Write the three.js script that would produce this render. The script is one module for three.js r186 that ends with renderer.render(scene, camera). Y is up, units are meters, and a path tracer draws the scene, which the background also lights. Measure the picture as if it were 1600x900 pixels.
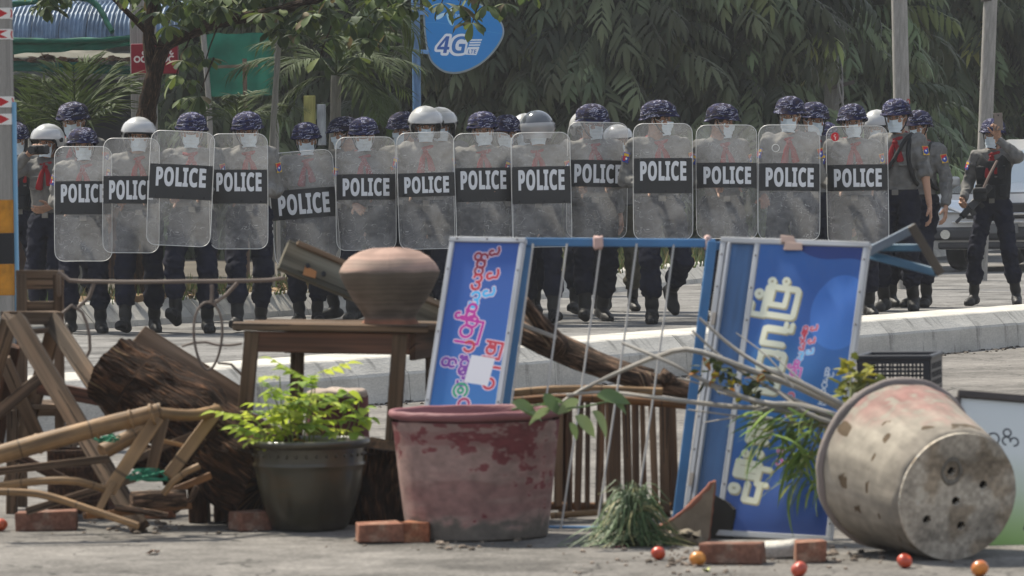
import * as THREE from 'three';
import { RoundedBoxGeometry } from 'three/addons/geometries/RoundedBoxGeometry.js';
import { mergeGeometries, mergeVertices } from 'three/addons/utils/BufferGeometryUtils.js';
import { createNoise3D } from 'simplex-noise';

// ------------------------------------------------------------------ camera, sky, sun, exposure
const scene = new THREE.Scene();
const EYE = 1.25, FPX = 7000;                       // eye height; focal length in pixels of the 1600 px wide photograph
const camera = new THREE.PerspectiveCamera(2 * Math.atan(450 / FPX) * 180 / Math.PI, 16 / 9, 0.5, 400);
camera.rotation.order = 'YXZ';
camera.position.set(0, EYE, 0);
camera.rotation.set(-Math.atan(180 / FPX), 0, -0.0138);
camera.updateMatrixWorld();
camera.focus = 36.5;
camera.userData.fStop = 10;

const SUN = new THREE.Vector3(-0.52, 1.0, -0.5).normalize();
{ // hazy daytime sky: pale near the horizon, soft blue above, a broad glow round the sun
  const w = 256, h = 128, d = new Float32Array(w * h * 4);
  for (let j = 0; j < h; j++) for (let i = 0; i < w; i++) {
    const el = ((j + 0.5) / h - 0.5) * Math.PI, az = ((i + 0.5) / w - 0.5) * 2 * Math.PI;
    const v = new THREE.Vector3(Math.cos(el) * Math.cos(az), Math.sin(el), Math.cos(el) * Math.sin(az));
    const t = Math.pow(Math.max(0, v.y), 0.55), g = Math.pow(Math.max(0, v.dot(SUN)), 6) * 0.35;
    const o = (j * w + i) * 4, k = 0.54;
    d[o] = k * (0.80 - 0.34 * t + g); d[o + 1] = k * (0.83 - 0.27 * t + g * 0.95); d[o + 2] = k * (0.86 - 0.12 * t + g * 0.85); d[o + 3] = 1;
  }
  const sky = new THREE.DataTexture(d, w, h, THREE.RGBAFormat, THREE.FloatType);
  sky.mapping = THREE.EquirectangularReflectionMapping; sky.magFilter = sky.minFilter = THREE.LinearFilter; sky.needsUpdate = true;
  scene.background = sky; scene.environment = sky;
}
const sun = new THREE.DirectionalLight(new THREE.Color(1, 0.93, 0.80), 4.3);
sun.position.copy(SUN).multiplyScalar(80).add(new THREE.Vector3(0, 0, -35));
sun.target.position.set(0, 0, -35);
sun.castShadow = true; sun.shadow.radius = 7; sun.shadow.mapSize.set(4096, 4096);
Object.assign(sun.shadow.camera, { left: -40, right: 40, top: 45, bottom: -45, near: 1, far: 200 });
scene.add(sun, sun.target);

const renderer = new THREE.WebGLRenderer({ antialias: true });
renderer.setSize(1024, 576);
renderer.toneMapping = THREE.LinearToneMapping;
renderer.toneMappingExposure = 1.88;
renderer.shadowMap.enabled = true;
scene.fog = new THREE.FogExp2(new THREE.Color(0.86, 0.88, 0.92), 0.0006);

// ------------------------------------------------------------------ helpers
let seedState = 12345;
const rnd = () => { seedState = (seedState + 0x6d2b79f5) | 0; let t = Math.imul(seedState ^ (seedState >>> 15), 1 | seedState); t = (t + Math.imul(t ^ (t >>> 7), 61 | t)) ^ t; return ((t ^ (t >>> 14)) >>> 0) / 4294967296; };
const rr = (a, b) => a + (b - a) * rnd();
const reseed = (n) => { seedState = n * 7919 + 17; };
const n3 = createNoise3D(rnd);
const V = (x, y, z) => new THREE.Vector3(x, y, z);
const lerp = (a, b, t) => a + (b - a) * t, clamp = (x, a, b) => Math.min(b, Math.max(a, x)), sstep = (a, b, x) => { const t = clamp((x - a) / (b - a), 0, 1); return t * t * (3 - 2 * t); };
const ray = (px, py) => V((px - 800) / FPX, -(py - 450) / FPX, -1).applyQuaternion(camera.quaternion);
const at = (px, py, d) => { const r = ray(px, py); return r.multiplyScalar(-d / r.z).add(camera.position); };       // the place seen at a pixel, d metres ahead
const gr = (px, py, y = 0) => { const r = ray(px, py); return r.multiplyScalar((y - EYE) / r.y).add(camera.position); };   // where a pixel meets the ground

const used = {};
const numbered = (n) => { const k = used[n] = (used[n] ?? -1) + 1; return k ? `${n}_${String(k).padStart(3, '0')}` : n; };
function tag(o, label, category, group) { o.userData.label = label; if (category) o.userData.category = category; if (group) o.userData.group = group; return o; }
function thing(name, label, category, pos = [0, 0, 0], yaw = 0, group) {
  const o = new THREE.Group(); o.name = numbered(name); scene.add(o);
  o.position.set(...(pos.isVector3 ? pos.toArray() : pos)); o.rotation.y = yaw;
  return tag(o, label, category, group);
}
function part(name, geo, m, parent, label) {
  const o = new THREE.Mesh(Array.isArray(geo) ? join(geo) : geo, m); o.name = numbered(name); o.castShadow = o.receiveShadow = true;
  (parent ?? scene).add(o); if (label) o.userData.label = label;
  return o;
}
function struct(name, geo, m) { const o = part(name, geo, m); o.userData.kind = 'structure'; return o; }
function single(name, geo, m, label, category, group) { return tag(part(name, geo, m), label, category, group); }
function join(list) {
  const names = list.map((g) => Object.keys(g.attributes)), keep = names[0].filter((n) => names.every((s) => s.includes(n)));
  return mergeGeometries(list.map((g) => { const c = g.index ? g.toNonIndexed() : g.clone(); for (const n of Object.keys(c.attributes)) if (!keep.includes(n)) c.deleteAttribute(n); return c; }));
}
const mv = (g, x, y, z) => g.translate(x, y, z);
const colored = (g, r, gg, b) => { const n = g.attributes.position.count, c = new Float32Array(n * 3); for (let i = 0; i < n; i++) { c[i * 3] = r; c[i * 3 + 1] = gg; c[i * 3 + 2] = b; } g.setAttribute('color', new THREE.BufferAttribute(c, 3)); return g; };
const colorBy = (g, f) => { const p = g.attributes.position, c = new Float32Array(p.count * 3); for (let i = 0; i < p.count; i++) { const k = f(p.getX(i), p.getY(i), p.getZ(i), i); c.set(k, i * 3); } g.setAttribute('color', new THREE.BufferAttribute(c, 3)); return g; };
function warp(g, amp, freq, seed = 0) { // uneven surface: shift every vertex by smooth noise
  const p = g.attributes.position;
  for (let i = 0; i < p.count; i++) { const x = p.getX(i), y = p.getY(i), z = p.getZ(i); p.setXYZ(i, x + amp * n3(x * freq + seed, y * freq, z * freq), y + amp * n3(x * freq, y * freq + seed + 31, z * freq), z + amp * n3(x * freq, y * freq, z * freq + seed + 77)); }
  return g;
}
// a board or bar from a to b: w wide across, t thick; uv in metres along it
function bar(a, b, w, t, o = {}) {
  const d = b.clone().sub(a), L = d.length(), y = d.clone().normalize();
  const z = (o.face ?? V(0, 0, 1)).clone().addScaledVector(y, -(o.face ?? V(0, 0, 1)).dot(y)).normalize(), x = y.clone().cross(z);
  const r = Math.min(o.r ?? 0.004, w * 0.3, t * 0.3), seg = o.seg ?? Math.max(1, Math.round(L / 0.08));
  const g = new RoundedBoxGeometry(w, L, t, 2, r);
  const p = g.attributes.position, uv = g.attributes.uv, sd = o.seed ?? rnd() * 100;
  for (let i = 0; i < p.count; i++) uv.setXY(i, (p.getX(i) + p.getZ(i)) * 2 + sd, p.getY(i) * 1 + sd * 3);
  if (o.rough) warp(g, o.rough, 14, sd);
  return g.applyMatrix4(new THREE.Matrix4().makeBasis(x, y, z).setPosition(a.clone().lerp(b, 0.5)));
}
// a round stick along points; r is a number, [r0, r1] or a function of t
function tube(pts, r, o = {}) {
  const curve = pts.length > 2 ? new THREE.CatmullRomCurve3(pts, false, 'centripetal') : new THREE.LineCurve3(pts[0], pts[1]);
  const L = curve.getLength(), n = o.n ?? Math.max(2, Math.min(90, Math.round(L / (o.step ?? 0.05)))), m = o.m ?? 8, sd = o.seed ?? rnd() * 100;
  const rad = typeof r === 'function' ? r : Array.isArray(r) ? (t) => lerp(r[0], r[1], t) : () => r;
  const fr = { t: null, u: null }, pos = [], uv = [], idx = []; let u = null;
  for (let i = 0; i <= n; i++) {
    const t = i / n, c = curve.getPointAt(t), T = curve.getTangentAt(t);
    if (!u) u = (Math.abs(T.y) < 0.9 ? V(0, 1, 0) : V(1, 0, 0)).cross(T).normalize(); else u.addScaledVector(T, -u.dot(T)).normalize();
    const v = T.clone().cross(u);
    for (let j = 0; j <= m; j++) {
      const a = j / m * 2 * Math.PI, ca = Math.cos(a), sa = Math.sin(a);
      let R = rad(t); if (o.rough) R *= 1 + o.rough * n3(ca * 1.2 + sd, sa * 1.2, t * L * (o.freq ?? 6)) + (o.grain ?? 0) * n3(ca * 5 + sd, sa * 5, t * L * 3);
      pos.push(c.x + (u.x * ca + v.x * sa) * R, c.y + (u.y * ca + v.y * sa) * R, c.z + (u.z * ca + v.z * sa) * R);
      uv.push(j / m * Math.max(1, Math.round(rad(t) * 40)), t * L * 2 + sd);
    }
  }
  for (let i = 0; i < n; i++) for (let j = 0; j < m; j++) { const a = i * (m + 1) + j, b = a + m + 1; idx.push(a, a + 1, b, b, a + 1, b + 1); }
  for (const e of [0, n]) { // caps
    const c = curve.getPointAt(e / n), k = pos.length / 3; pos.push(c.x, c.y, c.z); uv.push(0.5, sd);
    for (let j = 0; j <= m; j++) { const q = (e * (m + 1) + j) * 3; pos.push(pos[q], pos[q + 1], pos[q + 2]); uv.push(0.5 + Math.cos(j) * 0.1, sd + Math.sin(j) * 0.1); }
    for (let j = 0; j < m; j++) e ? idx.push(k, k + 1 + j, k + 2 + j) : idx.push(k, k + 2 + j, k + 1 + j);
  }
  const g = new THREE.BufferGeometry(); g.setAttribute('position', new THREE.Float32BufferAttribute(pos, 3)); g.setAttribute('uv', new THREE.Float32BufferAttribute(uv, 2)); g.setIndex(idx); g.computeVertexNormals();
  return g;
}
const rbox = (w, h, d, r = 0.01, x = 0, y = 0, z = 0) => mv(new RoundedBoxGeometry(w, h, d, 2, Math.min(r, w * 0.45, h * 0.45, d * 0.45)), x, y, z);
const lathe = (pts, n = 48) => { const g = new THREE.LatheGeometry(pts.map(([r, y]) => new THREE.Vector2(Math.max(r, 0.0001), y)), n), ys = pts.map((p) => p[1]), lo = Math.min(...ys), hi = Math.max(...ys), p = g.attributes.position; for (let i = 0; i < p.count; i++) g.attributes.uv.setY(i, (p.getY(i) - lo) / (hi - lo) * 0.998 + 0.001); return g; };
function sheet(points, uvScale = 1) { // a flat polygon on the ground from a list of world points 
  const g = new THREE.BufferGeometry(), pos = [], uv = [], idx = [];
  for (const p of points) { pos.push(p.x, p.y, p.z); uv.push(p.x * uvScale, p.z * uvScale); }
  for (const f of THREE.ShapeUtils.triangulateShape(points.map((p) => new THREE.Vector2(p.x, p.z)), [])) idx.push(...f);
  g.setAttribute('position', new THREE.Float32BufferAttribute(pos, 3)); g.setAttribute('uv', new THREE.Float32BufferAttribute(uv, 2)); g.setIndex(idx); g.computeVertexNormals();
  if (g.attributes.normal.getY(0) < 0) { g.setIndex(idx.reverse()); g.computeVertexNormals(); }
  return g;
}
// surface nets: the zero surface of f (negative inside) on a grid
function nets(f, lo, hi, cell, uvScale = 4) {
  const N = [0, 1, 2].map((k) => Math.ceil((hi[k] - lo[k]) / cell) + 1), [nx, ny, nz] = N, D = new Float32Array(nx * ny * nz);
  for (let k = 0, o = 0; k < nz; k++) for (let j = 0; j < ny; j++) for (let i = 0; i < nx; i++, o++) D[o] = f(lo[0] + i * cell, lo[1] + j * cell, lo[2] + k * cell);
  const id = new Int32Array(nx * ny * nz).fill(-1), pos = [], idx = [], sx = 1, sy = nx, sz = nx * ny;
  const corner = [0, sx, sy, sx + sy, sz, sx + sz, sy + sz, sx + sy + sz], edges = [[0, 1], [2, 3], [4, 5], [6, 7], [0, 2], [1, 3], [4, 6], [5, 7], [0, 4], [1, 5], [2, 6], [3, 7]];
  for (let k = 0; k < nz - 1; k++) for (let j = 0; j < ny - 1; j++) for (let i = 0; i < nx - 1; i++) {
    const o = i + j * sy + k * sz; let neg = 0; for (const c of corner) if (D[o + c] < 0) neg++;
    if (neg === 0 || neg === 8) continue;
    let x = 0, y = 0, z = 0, n = 0;
    for (const [a, b] of edges) { const da = D[o + corner[a]], db = D[o + corner[b]]; if ((da < 0) === (db < 0)) continue; const t = da / (da - db);
      x += lerp(a & 1, b & 1, t); y += lerp((a >> 1) & 1, (b >> 1) & 1, t); z += lerp(a >> 2, b >> 2, t); n++; }
    id[o] = pos.length / 3; pos.push(lo[0] + (i + x / n) * cell, lo[1] + (j + y / n) * cell, lo[2] + (k + z / n) * cell);
  }
  const quad = (a, b, c, d, flip) => { if (a < 0 || b < 0 || c < 0 || d < 0) return; flip ? idx.push(a, c, b, b, c, d) : idx.push(a, b, c, b, d, c); };
  for (let k = 1; k < nz - 1; k++) for (let j = 1; j < ny - 1; j++) for (let i = 1; i < nx - 1; i++) {
    const o = i + j * sy + k * sz, s = D[o] < 0;
    if (s !== D[o + sx] < 0) quad(id[o - sy - sz], id[o - sz], id[o - sy], id[o], !s);
    if (s !== D[o + sy] < 0) quad(id[o - sx - sz], id[o - sz], id[o - sx], id[o], s);
    if (s !== D[o + sz] < 0) quad(id[o - sx - sy], id[o - sy], id[o - sx], id[o], !s);
  }
  const g = new THREE.BufferGeometry(); g.setAttribute('position', new THREE.Float32BufferAttribute(pos, 3)); g.setIndex(idx); g.computeVertexNormals();
  boxUV(g, uvScale);
  return g;
}
function boxUV(g, s = 1) { const p = g.attributes.position, n = g.attributes.normal, uv = new Float32Array(p.count * 2);
  for (let i = 0; i < p.count; i++) { const ax = Math.abs(n.getX(i)), ay = Math.abs(n.getY(i)), az = Math.abs(n.getZ(i)); uv[i * 2] = s * (ax > az && ax > ay ? p.getZ(i) : p.getX(i)); uv[i * 2 + 1] = s * (ay > ax && ay > az ? p.getZ(i) : p.getY(i)); }
  g.setAttribute('uv', new THREE.BufferAttribute(uv, 2)); return g; }

// ------------------------------------------------------------------ textures and materials
const hash = (x, y, s) => { let h = Math.imul(x, 374761393) ^ Math.imul(y, 668265263) ^ Math.imul(s, 2147483647 - 61); h = Math.imul(h ^ (h >>> 13), 1274126177); return ((h ^ (h >>> 16)) >>> 0) / 4294967296; };
function vn(u, v, n, m, s) { // tiling value noise, n x m cells
  const x = u * n, y = v * m, x0 = Math.floor(x), y0 = Math.floor(y), fx = x - x0, fy = y - y0, sx = fx * fx * (3 - 2 * fx), sy = fy * fy * (3 - 2 * fy), w = (i, k) => ((i % k) + k) % k;
  const a = hash(w(x0, n), w(y0, m), s), b = hash(w(x0 + 1, n), w(y0, m), s), c = hash(w(x0, n), w(y0 + 1, m), s), d = hash(w(x0 + 1, n), w(y0 + 1, m), s);
  return lerp(lerp(a, b, sx), lerp(c, d, sx), sy);
}
const fbm = (u, v, n, m, s, oct = 4) => { let a = 0, k = 0.5, t = 0; for (let i = 0; i < oct; i++) { a += k * vn(u, v, n << i, m << i, s + i * 13); t += k; k *= 0.5; } return a / t; };
function tex(w, h, f, srgb = true) { // f(u, v) -> [r, g, b] in 0..1 (linear when srgb is false)
  const d = new Uint8Array(w * h * 4);
  for (let j = 0; j < h; j++) for (let i = 0; i < w; i++) { const c = f((i + 0.5) / w, (j + 0.5) / h), o = (j * w + i) * 4; d[o] = clamp(c[0], 0, 1) * 255; d[o + 1] = clamp(c[1] ?? c[0], 0, 1) * 255; d[o + 2] = clamp(c[2] ?? c[0], 0, 1) * 255; d[o + 3] = 255; }
  const t = new THREE.DataTexture(d, w, h); t.wrapS = t.wrapT = THREE.RepeatWrapping; t.magFilter = THREE.LinearFilter; t.minFilter = THREE.LinearMipmapLinearFilter; t.generateMipmaps = true; if (srgb) t.colorSpace = THREE.SRGBColorSpace; t.needsUpdate = true;
  return t;
}
const rep = (t, a, b) => { const c = t.clone(); c.repeat.set(a, b); c.needsUpdate = true; return c; };
function canvasTex(w, h, draw) { const c = document.createElement('canvas'); c.width = w; c.height = h; const x = c.getContext('2d'); draw(x, w, h); const t = new THREE.CanvasTexture(c); t.colorSpace = THREE.SRGBColorSpace; t.anisotropy = 8; return t; }
const mat = (c, rough = 0.8, o = {}) => { const m = new THREE.MeshPhysicalMaterial({ roughness: rough, side: THREE.DoubleSide, specularIntensity: rough > 0.7 ? 0.3 : rough > 0.5 ? 0.6 : 1 }); m.color.setRGB(...c); const q = { ...o }; delete q.physical; for (const k of Object.keys(q)) m[k] = q[k]; return m; };
const mixc = (a, b, t) => [lerp(a[0], b[0], t), lerp(a[1], b[1], t), lerp(a[2], b[2], t)];

const T = {
  asphalt: tex(512, 512, (u, v) => { const f = fbm(u, v, 5, 5, 3, 5), g = vn(u, v, 256, 256, 9), s = fbm(u, v, 24, 24, 21, 3), k = 0.64 + 0.26 * (f - 0.5) + 0.2 * (g - 0.5) + 0.18 * (s - 0.5) - 0.1 * sstep(0.6, 0.75, fbm(u, v, 3, 4, 73, 4)), cr = Math.abs(fbm(u, v, 4, 4, 40, 5) - 0.5) < 0.006 ? 0.66 : 1; return [k * cr, k * 0.985 * cr, k * 0.965 * cr]; }),
  grit: tex(256, 256, (u, v) => [0.6 * vn(u, v, 128, 128, 5) + 0.4 * fbm(u, v, 16, 16, 7, 4)], false),
  concrete: tex(512, 512, (u, v) => { const f = fbm(u, v, 5, 4, 61, 5), st = fbm(u, v, 40, 3, 17, 3), g = vn(u, v, 200, 200, 2); let k = 0.80 + 0.26 * (f - 0.5) + 0.1 * (g - 0.5) - 0.14 * sstep(0.62, 0.8, st); return [k, k * 0.985, k * 0.955]; }),
  wood: tex(256, 512, (u, v) => { const g = fbm(u, v, 28, 2, 31, 3), f = fbm(u, v, 5, 2, 8, 4), l = fbm(u, v, 60, 1, 71, 2); let k = 0.62 + 0.5 * (g - 0.5) + 0.45 * (f - 0.5) + 0.2 * (l - 0.5); k *= fbm(u, v, 40, 2, 99, 2) > 0.72 ? 0.6 : 1; return mixc([k, k * 0.82, k * 0.66], [k * 0.95, k * 0.9, k * 0.84], fbm(u, v, 3, 3, 15, 3)); }),
  bark: tex(256, 256, (u, v) => { const r = Math.abs(fbm(u, v, 12, 7, 12, 4) - 0.5) * 2, f = fbm(u, v, 8, 8, 51, 4), k = 0.3 + 0.7 * r * 1.6 + 0.25 * (f - 0.5); return [k, k * 0.82, k * 0.68]; }),
  terracotta: tex(512, 256, (u, v) => { const rings = vn(0.5, v, 2, 60, 6) * 0.5 + vn(0.5, v, 2, 24, 16) * 0.5, f = fbm(u, v, 8, 4, 44, 5), top = sstep(0.68, 0.74, v + 0.06 * (f - 0.5)), base = sstep(0.14, 0.07, v); const k = 0.8 + 0.32 * (f - 0.5) + 0.22 * (rings - 0.5);
    let c = mixc([0.50, 0.455, 0.415], [0.79, 0.66, 0.60], top); c = mixc(c, [0.70, 0.48, 0.38], base); const ash = sstep(0.55, 0.75, fbm(u, v, 4, 5, 90, 4)) * 0.5; return mixc(c, [0.68, 0.62, 0.57], ash).map((x) => x * k * 1.05); }),
  brick: tex(256, 256, (u, v) => { const f = fbm(u, v, 8, 8, 4, 5), g = fbm(u, v, 40, 40, 14, 2), d = sstep(0.55, 0.75, fbm(u, v, 6, 6, 64, 4)); const k = 0.9 + 0.4 * (f - 0.5) + 0.25 * (g - 0.5); return mixc([0.56 * k, 0.39 * k, 0.325 * k], [0.64 * k, 0.54 * k, 0.475 * k], 0.15 + d * 0.7); }),
  bamboo: tex(128, 512, (u, v) => { const g = fbm(u, v, 20, 2, 5, 3), f = fbm(u, v, 3, 6, 25, 4), node = Math.abs(((v * 2) % 1) - 0.5) < 0.01 ? 0.7 : 1, k = (0.75 + 0.4 * (g - 0.5) + 0.4 * (f - 0.5)) * node; return [k * 0.92, k * 0.76, k * 0.56]; }),
  cloth: tex(128, 128, (u, v) => [0.5 + 0.25 * Math.sin(u * 2 * Math.PI * 32) * Math.sin(v * 2 * Math.PI * 32) + 0.5 * (fbm(u, v, 8, 8, 3, 3) - 0.5)], false),
  mottle: tex(256, 256, (u, v) => { const k = 0.78 + 0.4 * (fbm(u, v, 4, 4, 19, 5) - 0.5); return [k, k, k]; }),
};
const M = {
  nearRoad: mat([0.41, 0.395, 0.378], 0.92, { map: rep(T.asphalt, 1, 1), bumpMap: rep(T.grit, 4, 4), bumpScale: 0.0012 }),
  farRoad: mat([0.44, 0.44, 0.44], 0.9, { map: T.asphalt, bumpMap: rep(T.grit, 4, 4), bumpScale: 0.001 }),
  concrete: mat([0.74, 0.73, 0.705], 0.9, { map: T.concrete, bumpMap: T.grit, bumpScale: 0.0015 }),
  concreteTop: mat([0.80, 0.80, 0.78], 0.85, { map: T.concrete, bumpMap: T.grit, bumpScale: 0.003 }),
  pole: mat([0.46, 0.455, 0.45], 0.9, { map: T.concrete, bumpMap: T.grit, bumpScale: 0.003 }),
  wood: mat([0.35, 0.32, 0.292], 0.85, { map: T.wood, bumpMap: T.wood, bumpScale: 0.003 }),
  woodGrey: mat([0.33, 0.41, 0.43], 0.9, { map: T.wood, bumpMap: T.wood, bumpScale: 0.003 }),
  woodDark: mat([0.17, 0.12, 0.10], 0.75, { map: T.wood, bumpMap: T.wood, bumpScale: 0.003 }),
  woodRed: mat([0.30, 0.17, 0.13], 0.6, { map: T.wood, bumpMap: T.wood, bumpScale: 0.002 }),
  bamboo: mat([0.47, 0.425, 0.375], 0.6, { map: T.bamboo, bumpMap: T.bamboo, bumpScale: 0.002 }),
  bambooDark: mat([0.34, 0.22, 0.12], 0.6, { map: T.bamboo, bumpMap: T.bamboo, bumpScale: 0.002 }),
  bark: mat([0.15, 0.115, 0.09], 0.95, { map: T.bark, bumpMap: T.bark, bumpScale: 0.02 }),
  limb: mat([0.30, 0.29, 0.285], 0.9, { map: T.bark, bumpMap: T.bark, bumpScale: 0.006 }),
  trunk: mat([0.13, 0.115, 0.10], 0.95, { map: T.bark, bumpMap: T.bark, bumpScale: 0.01 }),
  twig: mat([0.56, 0.52, 0.46], 0.8, { map: T.mottle }),
  brick: mat([0.8, 0.8, 0.8], 0.9, { map: T.brick, bumpMap: T.grit, bumpScale: 0.001 }),
  brickPale: mat([0.98, 0.9, 0.84], 0.9, { map: T.brick, bumpMap: T.grit, bumpScale: 0.001 }),
  brickOrange: mat([1.0, 0.74, 0.56], 0.9, { map: T.brick, bumpMap: T.grit, bumpScale: 0.0012 }),
  blackRubber: mat([0.016, 0.016, 0.018], 0.55),
  blackMetal: mat([0.02, 0.02, 0.022], 0.4, { metalness: 0.3 }),
  whitePaint: mat([0.74, 0.76, 0.8], 0.5, { map: T.mottle }),
  bluePaint: mat([0.075, 0.26, 0.54], 0.45, { map: T.mottle }),
  rust: mat([0.28, 0.19, 0.14], 0.75, { map: T.mottle, bumpMap: T.grit, bumpScale: 0.001 }),
  darkIron: mat([0.11, 0.09, 0.08], 0.6, { map: T.mottle }),
  cord: mat([0.46, 0.44, 0.41], 0.9),
};
const leafMat = (c, t = 0.35, rough = 0.9) => mat(c, rough, { transmission: t, vertexColors: true });

// ------------------------------------------------------------------ ground, roads, kerbs
const flat = (pts, y, s = 0.5) => sheet(pts.map((p) => V(p.x, y, p.z)), s);
struct('ground', flat([V(-200, 0, 40), V(200, 0, 40), V(200, 0, -330), V(-200, 0, -330)], -0.02, 0.2), mat([0.2, 0.18, 0.15], 0.95, { map: T.mottle }));
const mA = gr(642, 627), mB = gr(1600, 541), mDir = mB.clone().sub(mA).setY(0).normalize(), mBack = V(-mDir.z, 0, mDir.x).multiplyScalar(mDir.z < 0 ? -1 : 1);
if (mBack.z > 0) mBack.negate();
const onMedian = (s, back = 0, y = 0) => mA.clone().addScaledVector(mDir, s).addScaledVector(mBack, back).setY(y);
const k1 = gr(150, 514), k2 = gr(900, 464), k3 = gr(1550, 392), kerbLine = [k1.clone().lerp(k2, -4.5), k1, k2, k3, k2.clone().lerp(k3, 5)];
struct('near_road', flat([onMedian(-40, 0.3), onMedian(60, 0.3), V(70, 0, 20), V(-40, 0, 20)], 0, 0.45), M.nearRoad);
struct('far_road', flat([onMedian(-40, 0.3), onMedian(60, 0.3), ...[...kerbLine].reverse()], 0.0, 0.4), M.farRoad);
{ // concrete median kerb of separate blocks with open joints
  const root = new THREE.Group(); root.name = 'median_kerb'; scene.add(root); root.userData = { kind: 'structure', label: 'pale concrete median kerb with chamfered edge between the two roads' };
  const prof = [[0, -0.01], [0.012, 0.15], [0.022, 0.165], [0.10, 0.243], [0.115, 0.25], [0.60, 0.252], [0.70, 0.165], [0.71, -0.01]], L = 1.5;
  for (let i = -8; i < 22; i++) {
    reseed(400 + i); const a = i * L + 0.0018, b = (i + 1) * L - 0.0018, pos = [], idx = [], uv = [], j0 = rr(-0.002, 0.002), y0 = rr(-0.0015, 0.0015), n = 6;
    for (let s = 0; s <= n; s++) prof.forEach(([w, y], k) => { const p = onMedian(lerp(a, b, s / n), w + j0 + 0.0015 * n3(s + i * n, k, 3), y + (y > 0.1 ? y0 + 0.0015 * n3(s * 0.7 + i * n, k * 0.4, 9) : 0)); pos.push(p.x, p.y, p.z); uv.push((i + s / n) * 0.75 + i * 0.37, (w + y) * 1.1); });
    const m = prof.length;
    for (let s = 0; s < n; s++) for (let k = 0; k < m - 1; k++) { const q = s * m + k; idx.push(q, q + m, q + 1, q + 1, q + m, q + m + 1); }
    for (const e of [0, n]) for (let k = 1; k < m - 1; k++) idx.push(e * m, e * m + k, e * m + k + 1);
    let g = new THREE.BufferGeometry(); g.setAttribute('position', new THREE.Float32BufferAttribute(pos, 3)); g.setAttribute('uv', new THREE.Float32BufferAttribute(uv, 2)); g.setIndex(idx);
    g = g.toNonIndexed(); g.computeVertexNormals();
    part('kerb_block', g, M.concrete, root);
  }
  reseed(31); // grit and dead leaves washed up along its foot
  const bits = []; for (let i = 0; i < 700; i++) { const s = rr(-4, 14), r = Math.pow(rnd(), 2) * 0.22, p = onMedian(s, -r - 0.01, 0.004), k = rr(0.006, 0.022); bits.push(mv(new THREE.TetrahedronGeometry(k, 0).scale(1.4, 0.5, 1).rotateY(rr(0, 6)), p.x, p.y, p.z)); }
  const d = part('gutter_litter', bits, mat([0.11, 0.095, 0.08], 0.95)); d.userData.kind = 'stuff'; d.userData.label = 'dark grit washed up along the foot of the median kerb';
}
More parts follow.
